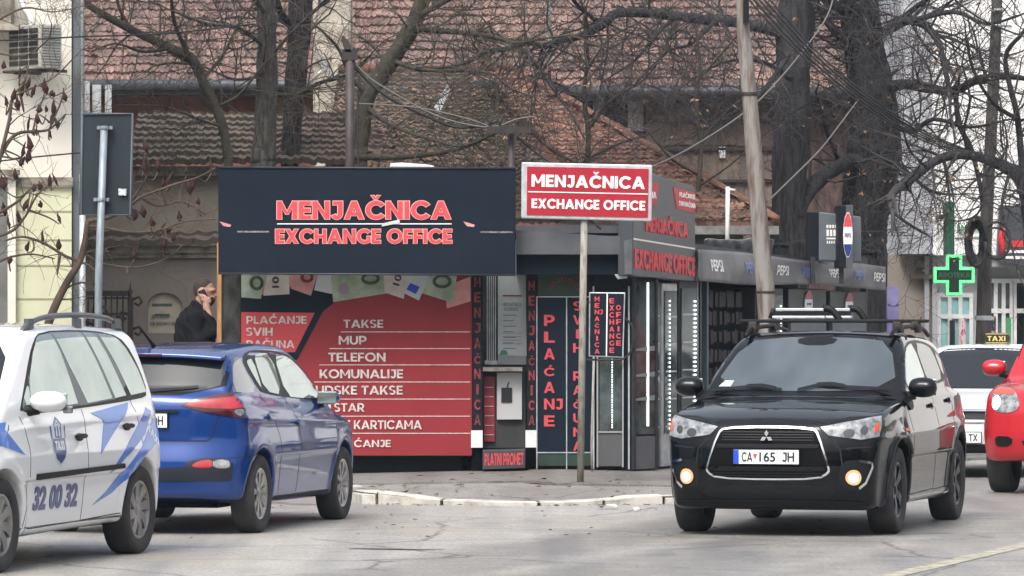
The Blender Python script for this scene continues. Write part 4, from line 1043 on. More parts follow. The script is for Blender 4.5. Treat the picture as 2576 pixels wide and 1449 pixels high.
# glass door with led strip, then the corner showcase
b = MB(); b.span(X_(1496, Yk), X_(1588, Yk), yd + .05, yd + .10, GK, 2.5); b.build('door_frame', M['black_panel'], T)
b = MB(); b.span(X_(1508, Yk), X_(1564, Yk), yd, yd + .04, Z_(1085, Yk), Z_(890, Yk)); gd = b.build('glass_door', M['glass_vit'], T)
b = MB(); b.span(X_(1505, Yk), X_(1567, Yk), yd - .005, yd + .045, GK + .03, Z_(1090, Yk)); b.build('door_panel', mat('grey_door_panel', lin((84, 84, 86)), .5), T)
b = MB()
for px in (1503, 1567): b.span(X_(px - 2, Yk), X_(px + 2, Yk), yd - .02, yd + .044, GK + .02, Z_(740, Yk))
b.span(X_(1505, Yk) + .003, X_(1565, Yk) - .003, yd - .02, yd + .043, Z_(1089, Yk), Z_(1085, Yk)); b.build('frame', mat('dull_alu', lin((150, 152, 150)), .5), gd)
b = MB()
for i in range(28): b.box(K(1540, 905 + i * 6.3, yd - .006), (.012, .01, .014))
b.build('led_strip', M['led'], gd, fix=False)
b = MB()
for px in (1493, 1582): b.span(X_(px - 2, Yk), X_(px + 2, Yk), yd - .03, yd + .049, GK, Z_(720, Yk))
b.build('post', M['alu'], T)
b = MB(); b.tube(smooth_path([K(1572, 800, Yk - .05), K(1590, 820, Yk - .08), K(1594, 850, Yk - .08), K(1586, 885, Yk - .06), K(1560, 905, Yk - .04), K(1500, 905, Yk - .04)]), .012, 6); b.build('cable', M['cable'], T)

def S(t, z, off=0.0):
    """point on the receding side of the kiosk row"""
    return Vector((ox, Yk, 0)) + sdir * t + snorm * off + Vector((0, 0, z))
# corner showcase: chamfered bay
c0 = Vector((X_(1592, Yk), Yk - .02, 0)); c1 = Vector((X_(1649, Yk), Yk + .28, 0)); cd = (c1 - c0).normalized(); cn = Vector((cd.y, -cd.x, 0))
def C_(u, z, off=0.0): return c0 + (c1 - c0) * u + cn * off + Vector((0, 0, z))
b = MB(); b.prism([C_(0, GK - .05), C_(1, GK - .05), C_(1, 2.5), C_(0, 2.5)], cn, .3); b.build('showcase_body', M['black_panel'], T)
b = MB(); b.prism([C_(.05, .52, .012), C_(.95, .52, .012), C_(.95, 2.06, .012), C_(.05, 2.06, .012)], cn, .01); sg = b.build('showcase_glass', M['glass_vit'], T)
b = MB(); b.prism([C_(.04, GK, .014), C_(.97, GK, .014), C_(.97, .50, .014), C_(.04, .50, .014)], cn, .013); b.build('showcase_base', mat('grey_base_panel', lin((92, 94, 98)), .5, c2=lin((78, 80, 84)), scale=4), T)
b = MB(); b.prism([C_(.59, .60, .022), C_(.66, .60, .022), C_(.66, 2.05, .022), C_(.59, 2.05, .022)], cn, .009); b.build('led_strip', M['led'], sg)
b = MB()
for z in (.86, 1.1, 1.36): b.prism([C_(.06, z, .02), C_(.94, z, .02), C_(.94, z + .05, .02), C_(.06, z + .02, .02)], cn, .007)
b.build('shelf', mat('grey_shelf', lin((120, 128, 128)), .5), sg)
b = MB(); b.prism([C_(-.05, GK, .03), C_(.03, GK, .03), C_(.03, 2.3, .03), C_(-.05, 2.3, .03)], cn, .03); b.prism([C_(.97, GK, .03), C_(1.05, GK, .03), C_(1.05, 2.3, .03), C_(.97, 2.3, .03)], cn, .03); b.build('post', M['dark_trim'], T)

# flat roof edge over door and corner
b = MB(); b.prism([P(1298, 578, 47.55), P(1568, 596, 47.55), P(1568, 640, 47.55), P(1298, 640, 47.55)], (0, -1, 0), 2.6); b.build('roof', M['grey_metal'], T)
b = MB(); b.span(X_(1299, 47.7), X_(1570, 47.7), 47.7, 50, Z_(690, 47.7), Z_(640, 47.7) - .003); b.build('fascia', M['navy'], T)
b = MB(); b.prism([P(1570, 605, 47.5), P(1590, 600, 47.5), P(1590, 690, 47.5), P(1572, 690, 47.5)], (0, -1, 0), .5); b.build('fascia_end', mat('shaded_metal', lin((92, 94, 98)), .5, c2=lin((60, 62, 66)), scale=5), T)
b = MB(); b.prism([P(1546, 690, 47.62), P(1580, 690, 47.62), P(1578, 700, 47.62), P(1555, 702, 47.62)], (0, -1, 0), .2); b.build('lamp_cover', M['alu'], T)
b = MB(); b.span(x0 + .02, X_(1560, Yk), Yk + .3, Yk + 2.6, zt + .002, zt + .08); b.build('roof', M['grey_metal'], T)
# side row wall and roof
b = MB()
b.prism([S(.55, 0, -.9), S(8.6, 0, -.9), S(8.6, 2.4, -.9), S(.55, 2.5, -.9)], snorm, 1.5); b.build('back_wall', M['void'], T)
b = MB(); b.prism([S(0, 2.42, -.02), S(8.5, 2.22, -.02), S(8.5, 2.30, -.02), S(0, 2.52, -.02)], snorm, 2.4); b.build('roof', M['grey_metal'], T)
for t, m in ((2.0, M['alu']), (2.12, M['dark_trim']), (2.35, mat('teal_post', lin((62, 84, 88)), .5)), (8.3, M['dark_trim'])):
    b = MB(); p = S(t, 0, .0); b.box((p.x, p.y, 1.25), (.06, .06, 2.3), (0, 0, math.atan2(sdir.y, sdir.x))); b.build('post', m, T)

# ---------------------------------------------------------------- things hung on or standing at the kiosk
Yb = 47.3
M['rim_pale'] = mat('pale_letter_rim', lin((226, 168, 160)), .6)
T = thing('billboard', 'large navy exchange office signboard with coral letters over the red panel', 'sign', P(922, 690, Yb))
b = MB(); b.prism([P(549, 688, Yb), P(1297, 692, Yb), P(1297, 424, Yb), P(549, 421, Yb)], (0, -1, 0), .34); b.build('board', M['navy'], T, bevel=.012)
b = MB()
for (a, c) in (((549, 421), (1297, 424)), ((549, 688), (1297, 692))): b.tube([P(*a, Yb - .004), P(*c, Yb - .004)], .012, 6)
b.build('edge', M['dark_trim'], T)
b = MB(); letters(b, 'MENJAČNICA', P(697, 552, Yb - .001), KX, KZ, 437 / 253.7, 60 / 253.7, .035, .012); b.build('lettering', M['coral'], T); b = MB(); letters(b, 'EXCHANGE OFFICE', P(693, 613, Yb - .001), KX, KZ, 444 / 253.7, 37 / 253.7, .035, .012)
b.build('lettering', M['coral'], T)
b = MB(); outline(b, 'MENJAČNICA', P(697, 552, Yb - .001), KX, KZ, 437 / 253.7, 60 / 253.7, .035, .007, .009); b.build('letter_rim', M['rim_pale'], T, fix=False); b = MB(); outline(b, 'EXCHANGE OFFICE', P(693, 613, Yb - .001), KX, KZ, 444 / 253.7, 37 / 253.7, .035, .006, .009); b.build('letter_rim', M['rim_pale'], T, fix=False)
b = MB(); b.span(X_(697, Yb), X_(1136, Yb), Yb - .006, Yb - .001, Z_(564.5, Yb), Z_(562, Yb)); b.build('underline', M['letter_white'], T)
b = MB(); b.prism([P(960, 570, Yb - .016), P(962, 562, Yb - .016), P(1005, 552, Yb - .016), P(1006, 561, Yb - .016)], (0, -1, 0), .003); b.build('tape', M['paper'], T)
b = MB()
for (px, py, w_) in ((597, 582, 80), (1209, 583, 80)): b.span(X_(px, Yb), X_(px + w_, Yb), Yb - .005, Yb - .001, Z_(py + 3, Yb), Z_(py - 1, Yb))
b.build('slogan', mat('tiny_print', lin((150, 150, 152)), .5, c2=lin((60, 64, 72)), scale=40), T)
b = MB()
for px in (552, 1165): b.prism([P(px, 557, Yb - .005), P(px + 12, 560, Yb - .005), P(px + 30, 566, Yb - .005), P(px + 26, 571, Yb - .005), P(px + 10, 569, Yb - .005)], (0, -1, 0), .004)
b.build('emblem', M['note_pink'], T)
T = thing('plastic_sheet', 'crumpled white sheet lying on top of the navy signboard', 'sheet', P(1040, 422, Yb + .2))
b = MB(); pts = [(980, 421), (982, 411), (1010, 409), (1045, 412), (1070, 413), (1092, 417), (1092, 422)]
b.prism([P(x, y, Yb + .08) for x, y in pts], (0, -1, 0), .22); b.build('sheet', M['white_paint'], T, bevel=.01)

# small notice in the window bay
T = thing('price_notice', 'large pale paper price notice in the service window bay', 'notice', K(1290, 890, ys - .06))
b = MB(); b.prism([K(1253, 893, ys - .055), K(1325, 896, ys - .055), K(1322, 694, ys - .055), K(1253, 692, ys - .055)], (0, -1, 0), .006); po = b.build('sheet', M['paper'], T)
b = MB()
letters(b, 'MENJAČNICA', K(1264, 770, ys - .056), KX, KZ, .19, .045, .01, .003)
letters(b, 'EXCHANGE', K(1268, 782, ys - .056), KX, KZ, .14, .035, .01, .003)
for i in range(7): b.span(X_(1266, Yk), X_(1300 - (i * 7) % 13, Yk), ys - .059, ys - .0555, Z_(792 + i * 14, Yk) - .008, Z_(792 + i * 14, Yk))
for i in range(4): b.span(X_(1262, Yk), X_(1312, Yk), ys - .059, ys - .0555, Z_(838 + i * 9, Yk) - .004, Z_(838 + i * 9, Yk))
b.build('lettering', mat('grey_print', lin((106, 116, 122)), .6), po)
b = MB(); b.span(X_(1264, Yk), X_(1312, Yk), ys - .059, ys - .0555, Z_(745, Yk), Z_(742, Yk)); b.build('red_line', M['coral_dim'], po)
b = MB(); b.prism([K(1256, 893, ys - .058), K(1278, 892, ys - .058), K(1274, 882, ys - .058), K(1262, 880, ys - .058)], (0, -1, 0), .003); b.build('green_mark', mat('green_mark', lin((70, 130, 110)), .5), po)

T = thing('payment_sign', 'dark low box sign with coral payment lettering standing under the service window', 'sign', K(1268, 1182, 47.75))
b = MB(); b.prism([P(1214, 1182, 47.75), P(1322, 1178, 47.75), P(1322, 1130, 47.75), P(1214, 1133, 47.75)], (0, -1, 0), .3); b.build('box', mat('grey_box', lin((62, 60, 62)), .6, c2=lin((48, 47, 49)), scale=4), T, bevel=.008)
b = MB(); letters(b, 'PLATNI PROMET', P(1219, 1172, 47.749), (1, 0, .02), KZ, .39, .125, .03, .006); b.build('lettering', M['coral'], T)

# slanted corner sign
cA = Vector((X_(1592, 47.5), 47.5, 0)); cB = Vector((1.895, 49.32, 0)); cdv = (cB - cA).normalized(); cnv = Vector((cdv.y, -cdv.x, 0)); Lc = (cB - cA).length
def CS(u, z, off=0.0): return cA + cdv * (u * Lc) + cnv * off + Vector((0, 0, z))
zl0, zl1, zr0, zr1 = 2.112, 3.19, 2.07, 3.05
def CSz(u, v, off=0.0): return CS(u, (zl0 + (zr0 - zl0) * u) * (1 - v) + (zl1 + (zr1 - zl1) * u) * v, off)
T = thing('corner_sign', 'tall grey slanted exchange office sign on the kiosk corner, coral letters', 'sign', CS(.5, 2.1))
b = MB(); b.prism([CSz(0, 0), CSz(1, 0), CSz(1, 1), CSz(0, 1)], cnv, .16); b.build('board', mat('grey_glossy_sign', lin((68, 71, 75)), .4, c2=lin((50, 53, 57)), scale=1.2, spec=.5), T, bevel=.01)
yv = Vector((0, 0, 1)); xv = (CSz(1, .3) - CSz(0, .3)).normalized()
b = MB(); letters(b, 'MENJAČNICA', CSz(.20, .43, .001), xv, yv, 1.30, .20, .035, .01); b.build('lettering', M['coral'], T); b = MB(); letters(b, 'EXCHANGE OFFICE', CSz(.03, .07, .001), xv, yv, 1.86, .20, .035, .01); b.build('lettering', M['coral'], T)
b = MB(); b.prism([CSz(.01, .335, .004), CSz(.99, .335, .004), CSz(.99, .35, .004), CSz(.01, .35, .004)], cnv, .003); b.build('underline', M['letter_white'], T)
b = MB(); b.prism([CSz(.63, .93, .005), CSz(.99, .93, .005), CSz(.99, .72, .005), CSz(.69, .72, .005)], cnv, .004); cb = b.build('red_band', M['coral'], T)
b = MB(); letters(b, 'PLAĆANJE', CSz(.73, .845, .006), xv, yv, .5, .065, .02, .004); letters(b, 'SVIH RAČUNA', CSz(.72, .755, .006), xv, yv, .53, .065, .02, .004); b.build('lettering', M['letter_white'], cb)
b = MB(); b.prism([CSz(.02, .92, .005), CSz(.40, .92, .005), CSz(.36, .70, .005), CSz(.02, .70, .005)], cnv, .004); cb = b.build('red_band', M['coral'], T)
b = MB(); letters(b, 'RAČUNA', CSz(.05, .75, .006), xv, yv, .6, .09, .02, .004); b.build('lettering', M['letter_white'], cb)

# cola awning along the side row
aw0 = Vector((1.90, 49.36, 0)); aw1 = Vector((4.35, 56.0, 0)); adv = (aw1 - aw0).normalized(); anv = Vector((adv.y, -adv.x, 0)); La = (aw1 - aw0).length
def AW(u, v, off=0.0):
    lo_ = 2.075 + (2.03 - 2.075) * u - .015 * math.sin(u * math.pi * 2.4); hi_ = 2.40 + (2.285 - 2.40) * u + .012 * math.sin(u * 9)
    return aw0 + adv * (u * La) + anv * off + Vector((0, 0, lo_ * (1 - v) + hi_ * v))
T = thing('shop_awning', 'long sagging grey vinyl awning printed with white and blue cola names', 'awning', AW(.5, 0))
vs = []; nu, nv = 60, 8; vr = random.Random(4)
for i in range(nu + 1):
    for j in range(nv + 1):
        u, v = i / nu, j / nv
        vs.append(AW(u, v, .02 * math.sin(v * math.pi) + .012 * math.sin(u * 31 + v * 2) + .012 * math.sin(u * 13 - v * 4) + (.02 * (1 - v) ** 2 - .0)))
fs = [(i * (nv + 1) + j, (i + 1) * (nv + 1) + j, (i + 1) * (nv + 1) + j + 1, i * (nv + 1) + j + 1) for i in range(nu) for j in range(nv)]
b = MB(); b.add(vs, fs, smooth=True); o = b.build('valance', M['awning'], T)
sm_ = o.modifiers.new("thickness", 'SOLIDIFY'); sm_.thickness = .02; sm_.offset = -1
b = MB(); b.prism([AW(0, 1, .0), AW(1, 1, .0), AW(1, 1, -1.3) + Vector((0, 0, .12)), AW(0, 1, -1.3) + Vector((0, 0, .12))], (0, 0, 1), .03); b.build('canopy', M['awning'], T)
def awpt(u, v, off=0.0):
    return AW(u, v, .02 * math.sin(v * math.pi) + .012 * math.sin(u * 31 + v * 2) + .012 * math.sin(u * 13 - v * 4) + .02 * (1 - v) ** 2 + off)
for i, (uu, mm) in enumerate(((.085, 'letter_white'), (.245, 'blue_print'), (.41, 'letter_white'), (.56, 'blue_print'), (.695, 'letter_white'), (.835, 'blue_print'), (.962, 'letter_white'))):
    V, F = text_geo('PEPSI', .03); b = MB()
    b.add([awpt(uu + (p[0] - .5) * .062, .34 + p[1] * .38, .03) for p in V], F); b.build('lettering', M[mm], T, fix=False)

# showcases and drinks coolers along the side row
def cooler(t0, t1, z1, led, label, cat='cooler', body='dark_trim', disk=False, off=0.05, glass='glass_vit', dep=.55, goods=True, group=None):
    p = S((t0 + t1) / 2, GK, 0)
    T = thing('drinks_cooler', label, cat, p, group=group)
    b = MB(); b.prism([S(t0, GK, off), S(t1, GK, off), S(t1, z1, off), S(t0, z1, off)], snorm, dep); b.build('cabinet', M[body], T, bevel=.01)
    e = .05; zz0, zz1 = GK + .34, z1 - (.34 if disk else .08)
    b = MB(); b.prism([S(t0 + e, zz0, off + .014), S(t1 - e, zz0, off + .014), S(t1 - e, zz1, off + .014), S(t0 + e, zz1, off + .014)], snorm, .012); g = b.build('glass_door', M[glass], T)
    for (lt_, mult) in led:
        b = MB(); n = int((zz1 - zz0 - .1) / .045)
        for i in range(n):
            q = S(t0 + (t1 - t0) * lt_, zz0 + .05 + i * .045, off + .02)
            for k in range(mult): b.box(q + sdir * (k * .035), (.016, .016, .02))
        b.build('led_strip', M['led'], g, fix=False)
    if goods:
        b = MB(); gr = random.Random(int(t0 * 100))
        for i in range(5):
            z = zz0 + .08 + i * (zz1 - zz0) / 5.2
            b.prism([S(t0 + e + .02, z - .015, off + .018), S(t1 - e - .02, z - .015, off + .018), S(t1 - e - .02, z, off + .018), S(t0 + e + .02, z, off + .018)], snorm, .004)
        b.build('shelf', M['alu'], g)
    if disk:
        c = S((t0 + t1) / 2, z1 - .17, off + .012); u_ = sdir
        def arc(a0, a1): return [c + u_ * (.15 * math.cos(a)) + Vector((0, 0, .15 * math.sin(a))) for a in [a0 + (a1 - a0) * i / 12 for i in range(13)]]
        b = MB(); b.prism([q + snorm * .004 for q in arc(R(0), R(360))[:-1]], snorm, .01); do = b.build('round_logo', M['letter_white'], T)
        b = MB(); b.prism([q + snorm * .008 for q in arc(R(20), R(160))], snorm, .006); b.build('red_half', M['crimson'], do)
        b = MB(); b.prism([q + snorm * .008 for q in arc(R(200), R(340))], snorm, .006); b.build('blue_half', M['plate_blue'], do)
        b = MB(); letters(b, 'pepsi', c - u_ * .08 - Vector((0, 0, .025)) + snorm * .006, u_, (0, 0, 1), .16, .045, .01, .003); b.build('lettering', M['plate_blue'], do)
    return T
cooler(.12, .72, 2.06, ((.22, 3),), 'open cooler with dense bright lamp rows nearest the kiosk corner', group='coolers along the kiosk side')
cooler(.80, 1.28, 2.05, ((.38, 1),), 'narrow grey cooler with one bluish lamp row beside the bright cooler', body='alu', group='coolers along the kiosk side')
cooler(1.34, 1.96, 2.08, ((.72, 2),), 'glass showcase with a bright double row of lamps before the silver post', group='coolers along the kiosk side')
cooler(3.95, 4.42, 2.02, ((.7, 1),), 'slim cooler half hidden right behind the leaning pole', group='coolers along the kiosk side')
cooler(4.48, 4.95, 2.02, ((.7, 1),), 'slim cooler between the leaning pole and the round logo coolers', group='coolers along the kiosk side')
cooler(5.15, 6.6, 2.02, (), 'wide dark cooler with round cola logo nearer the leaning pole', disk=True, glass='grey_box', goods=False, group='coolers along the kiosk side')
cooler(6.75, 8.2, 2.0, (), 'wide dark cooler with round cola logo at the far end of the row', disk=True, glass='grey_box', goods=False, group='coolers along the kiosk side')
# dark stacked goods between post and pole
T = thing('news_rack', 'dark crowded rack of goods behind the foot of the leaning pole', 'rack', S(3.1, GK, 0))
b = MB(); b.prism([S(2.45, GK, -.1), S(3.85, GK, -.1), S(3.85, 2.0, -.1), S(2.45, 2.0, -.1)], snorm, .4); b.build('frame', M['void'], T)
b = MB(); gr = random.Random(9)
for i in range(9):
    for j in range(9):
        p = S(2.52 + i * .145, GK + .12 + j * .2, -.06 + gr.uniform(0, .03)); b.box(p, (.035, .12 * gr.uniform(.7, 1.1), .16 * gr.uniform(.6, 1.1)), (gr.uniform(-.2, .2), 0, math.atan2(snorm.y, snorm.x)))
b.build('goods', M['goods'], T, fix=False)

T = thing('purple_strip', 'purple scalloped plastic display strip hanging at the end of the cooler row', 'display', S(8.5, 1.2, .1))
b = MB(); q = P(2243, 790, 56.6)
for i in range(6):
    zc = 2.02 - i * .19; xs = P(2231, 0, 56.6).x; xe = P(2260, 0, 56.6).x
    arcp = [Vector((xs + (xe - xs) * k / 8, 56.6 - .03 - .008 * (6 - i), zc - .14 - .05 * math.sin(math.pi * k / 8))) for k in range(9)]
    b.prism([Vector((xs, arcp[0].y, zc)), *arcp, Vector((xe, arcp[0].y, zc))], (0, -1, 0), .006)
b.span(P(2231, 0, 56.6).x, P(2260, 0, 56.6).x, 56.58, 56.7, .3, 2.06); b.build('strip', M['purple'], T, fix=False)

# box signs on the row roof
Yo = 53.4
T = thing('grey_box_sign', 'square grey light box with small white print standing on the row roof', 'sign', P(2100, 690, Yo))
b = MB(); b.prism([P(2060, 655, Yo), P(2166, 660, Yo), P(2166, 545, Yo), P(2060, 533, Yo)], (0, -1, 0), .22); b.build('box', M['grey_box'], T, bevel=.012)
b = MB(); b.prism([P(2029, 655, Yo + .05), P(2059, 655, Yo + .05), P(2059, 533, Yo + .05), P(2029, 533, Yo + .05)], (0, -1, 0), .2); b.build('side_box', M['black_panel'], T, bevel=.008)
b = MB()
pr = random.Random(6)
for i in range(5): b.span(P(2079 + i * 7.2, 0, Yo).x, P(2084 + i * 7.2, 0, Yo).x, Yo - .008, Yo - .001, Z_(574, Yo), Z_(566, Yo))
for i in range(4): b.span(P(2079 + i * 8.6, 0, Yo).x, P(2085 + i * 8.6, 0, Yo).x, Yo - .008, Yo - .001, Z_(594, Yo), Z_(578, Yo))
b.span(P(2079, 0, Yo).x, P(2112, 0, Yo).x, Yo - .008, Yo - .001, Z_(602, Yo), Z_(598, Yo))
for i in range(6): b.span(P(2080 + i * 5.6, 0, Yo).x, P(2083 + i * 5.6, 0, Yo).x, Yo - .008, Yo - .001, Z_(613, Yo), Z_(606, Yo))
b.build('lettering', M['letter_white'], T)
b = MB()
for px in (2045, 2116): b.box(P(px, 680, Yo - .3), (.05, .05, .30))
b.build('leg', M['dark_trim'], T)
T = thing('cola_blade_sign', 'narrow black blade sign with oval cola emblem beside the grey light box', 'sign', P(2130, 680, Yo - .5))
yb = Yo - .45
b = MB(); b.span(P(2109, 0, yb).x, P(2131, 0, yb).x, yb, yb + .7, Z_(674, yb), Z_(516, yb)); b.build('blade', M['black_panel'], T, bevel=.01)
b = MB(); b.prism([P(2128, 676, yb - .02), P(2146, 674, yb - .02), P(2146, 515, yb - .02), P(2128, 516, yb - .02)], (0, -1, 0), .10); b.build('frame', M['grey_metal'], T, bevel=.006)
oc = P(2133, 591, yb - .024)
def oval(a0, a1, s=1.0): return [oc + Vector((.052 * s * math.cos(a), 0, .255 * s * math.sin(a))) for a in [a0 + (a1 - a0) * i / 14 for i in range(15)]]
b = MB(); b.prism(oval(0, R(360))[:-1], (0, -1, 0), .02); eo = b.build('emblem', M['letter_white'], T)
b = MB(); b.prism([p + Vector((0, -.004, 0)) for p in oval(R(22), R(158), .95)], (0, -1, 0), .003); b.build('red_half', M['coral'], eo)
b = MB(); b.prism([p + Vector((0, -.004, 0)) for p in oval(R(205), R(335), .95)], (0, -1, 0), .003); b.build('blue_half', M['livery_navy'], eo)
b = MB(); letters(b, 'PEPSI', oc + Vector((-.035, -.002, -.03)), KX, KZ, .07, .05, .02, .003); b.build('lettering', M['livery_navy'], eo)
# pale short pole and low roof ridge behind the awning
T = thing('white_post', 'short white post standing on the roof behind the grey awning', 'post', P(1830, 605, 52.5))
b = MB(); b.tube([P(1829, 640, 52.5), P(1831, 470, 52.5)], .024, 8); b.tube([P(1831, 476, 52.5), P(1850, 478, 52.5)], .012, 6); b.build('pole', M['white_paint'], T)
T = thing('roof_sheet', 'crumpled pale grey sheet folded along the roof above the awning', 'sheet', P(1830, 640, 51.5))
vs = []; rr2 = random.Random(8)
for i in range(25):
    for j in range(5):
        p = P(1770 + i * 7.2, 640 - j * 9 - 1.5 * math.sin(i * .9), 51.4 + i * .1 + .05 * math.sin(i * 1.7 + j)); vs.append(p + Vector((0, .05 * rr2.random() - .08 * j, .01 * rr2.random())))
b = MB(); b.add(vs, [(i * 5 + j, (i + 1) * 5 + j, (i + 1) * 5 + j + 1, i * 5 + j + 1) for i in range(24) for j in range(4)], smooth=True); so = b.build('sheet', mat('grey_sheet', lin((146, 144, 142)), .7, c2=lin((112, 112, 112)), scale=5), T)
sm_ = so.modifiers.new("thickness", 'SOLIDIFY'); sm_.thickness = .01

# ---------------------------------------------------------------- street sign on its own pole
Ys = 45.0
zg = zpave(X_(1462, Ys), Ys)
T = thing('street_sign', 'white framed red exchange office sign on a tall cream pole at the kerb', 'sign', (X_(1462, Ys), Ys, zg))
b = MB(); b.tube([(X_(1460, Ys), Ys + .06, zg - .05), (X_(1466, Ys), Ys + .06, Z_(800, Ys)), (X_(1470, Ys), Ys + .06, Z_(552, Ys))], .033, 12); b.build('pole', M['pole_paint'], T)
q = [P(1321, 412, Ys), P(1641, 419, Ys), P(1639, 555, Ys), P(1320, 548, Ys)]
b = MB(); b.prism([P(1312, 408, Ys), P(1641, 415, Ys), P(1639, 557, Ys), P(1311, 549, Ys)], (0, -1, 0), .16); b.build('frame', M['alu'], T, bevel=.012)
b = MB(); b.prism([P(1326, 419, Ys - .006), P(1632, 425, Ys - .006), P(1630, 548, Ys - .006), P(1325, 541, Ys - .006)], (0, -1, 0), .01); pn = b.build('panel', M['crimson'], T)
xs_ = Vector((320, 0, -7)).normalized(); zs_ = Vector((.022, 0, 1)).normalized(); s_ = 12000 / Ys
b = MB(); letters(b, 'MENJAČNICA', P(1337, 470, Ys - .0065), xs_, zs_, 285 / s_, 41 / s_, .035, .005); b.build('lettering', M['letter_white'], pn); b = MB(); letters(b, 'EXCHANGE OFFICE', P(1337, 524, Ys - .0065), xs_, zs_, 286 / s_, 25 / s_, .035, .005); b.build('lettering', M['letter_white'], pn)
b = MB(); b.prism([P(1328, 481, Ys - .0095), P(1630, 487, Ys - .0095), P(1630, 489.5, Ys - .0095), P(1328, 483.5, Ys - .0095)], (0, -1, 0), .003); b.build('rule', M['letter_white'], pn)
b = MB(); b.tube([P(1482, 552, Ys + .12), P(1510, 575, Ys + .4)], .012, 6); b.build('brace', M['iron'], T)

T = thing('hanging_sign', 'small black white-bordered upright exchange sign bracketed to the cream pole', 'sign', P(1526, 815, Ys + .1))
ya = Ys + .12
b = MB(); b.prism([P(1481, 897, ya), P(1568, 900, ya), P(1573, 736, ya), P(1482, 735, ya)], (0, -1, 0), .06); b.build('frame', M['alu'], T, bevel=.005)
b = MB(); b.prism([P(1484, 894, ya - .004), P(1565, 897, ya - .004), P(1570, 739, ya - .004), P(1485, 738, ya - .004)], (0, -1, 0), .006); pn = b.build('panel', M['navy'], T)
b = MB()
def vcol(text, pxc, wpx, py0, py1):
    n = len(text)
    for i, ch in enumerate(text):
        h = (py1 - py0) / n * .74; yc = py0 + (py1 - py0) * (i + .5) / n; wch = wpx * (1.7 if len(ch) > 1 else .4 if ch == 'I' else 1); xx = pxc - wpx / 2 if len(ch) > 1 else pxc - wch / 2
        letters(b, ch, P(xx, yc + h / 2, ya - .0045), KX, KZ, wch / s_, h / s_, .03, .005)
vcol(['M', 'E', 'NJ', 'A', 'Č', 'N', 'I', 'C', 'A'], 1502, 12, 744, 892); b.build('lettering', M['coral'], pn); b = MB(); vcol(list('EXCHANGE'), 1539, 12, 748, 890); vcol(list('OFFICE'), 1556, 12, 765, 872)
b.build('lettering', M['coral'], pn)
b = MB(); b.prism([P(1524, 896, ya - .006), P(1527, 896, ya - .006), P(1529, 738, ya - .006), P(1526, 738, ya - .006)], (0, -1, 0), .003); b.build('divider', M['letter_white'], pn)
b = MB(); b.tube([P(1468, 905, Ys + .06), P(1500, 905, ya + .03)], .012, 6); b.tube([P(1468, 760, Ys + .06), P(1486, 760, ya + .03)], .012, 6); b.build('bracket', M['iron'], T)
T = thing('small_stake', 'short cream stake standing beside the lettered door', 'stake', K(1489, 1185, 47.6))
b = MB(); b.tube([P(1490, 1186, 47.6), P(1488, 1120, 47.6), P(1494, 900, 47.7)], .014, 6); b.build('stake', M['pole_paint'], T)

# back of a traffic sign at the left
Yt = 42.0
T = thing('traffic_sign', 'grey back of a tall rectangular traffic sign on a galvanised pole', 'sign', (X_(246, Yt), Yt, 0))
b = MB(); b.prism([P(207, 287, Yt + .08), P(333, 286, Yt + .08), P(329, 541, Yt + .08), P(202, 540, Yt + .08)], (0, -1, 0), .03); b.build('plate', M['sign_back'], T, bevel=.006)
b = MB(); f4 = [P(207, 287, Yt + .075), P(333, 286, Yt + .075), P(329, 541, Yt + .075), P(202, 540, Yt + .075)]
b.tube(f4 + [f4[0]], .014, 6); b.build('rim', mat('sign_rim', lin((74, 82, 86)), .5), T)
b = MB(); b.tube([(X_(244, Yt), Yt, -.05), P(248, 700, Yt), P(262, 320, Yt)], .033, 14); b.build('pole', M['galv'], T)
for py, px in ((321, 263), (502, 254)):
    b = MB(); c = P(px, py, Yt); b.lathe([(.042, -.014), (.045, 0), (.042, .014)], c, n=12); b.box(c + Vector((0, .045, 0)), (.14, .02, .026)); b.box(c + Vector((.06, .02, 0)), (.02, .05, .03)); b.box(c + Vector((-.05, .02, 0)), (.02, .05, .03)); b.build('clamp', M['galv'], T)
b = MB(); b.prism([P(298, 491, Yt + .045), P(317, 492, Yt + .045), P(318, 475, Yt + .045), P(298, 474, Yt + .045)], (0, -1, 0), .002); b.build('sticker', mat('worn_sticker', lin((206, 212, 216)), .5, c2=lin((120, 130, 140)), scale=40, lo=.5, hi=.6), T)
# ---------------------------------------------------------------- bare trees
def px_limb(pts, d, d1=None):
    """(px, py, width px) points -> world path and radii; depth runs from d to d1"""
    n = len(pts); path = []; rad = []
    for i, (x, y, w) in enumerate(pts):
        dd = d if d1 is None else d + (d1 - d) * i / max(1, n - 1)
        path.append(P(x, y, dd)); rad.append(w / 2 / 12000 * dd)
    sp = smooth_path(path, 4); rr = []
    for i in range(n - 1):
        for k in range(4): rr.append(rad[i] + (rad[i + 1] - rad[i]) * k / 4)
    rr.append(rad[-1]); return sp, rr

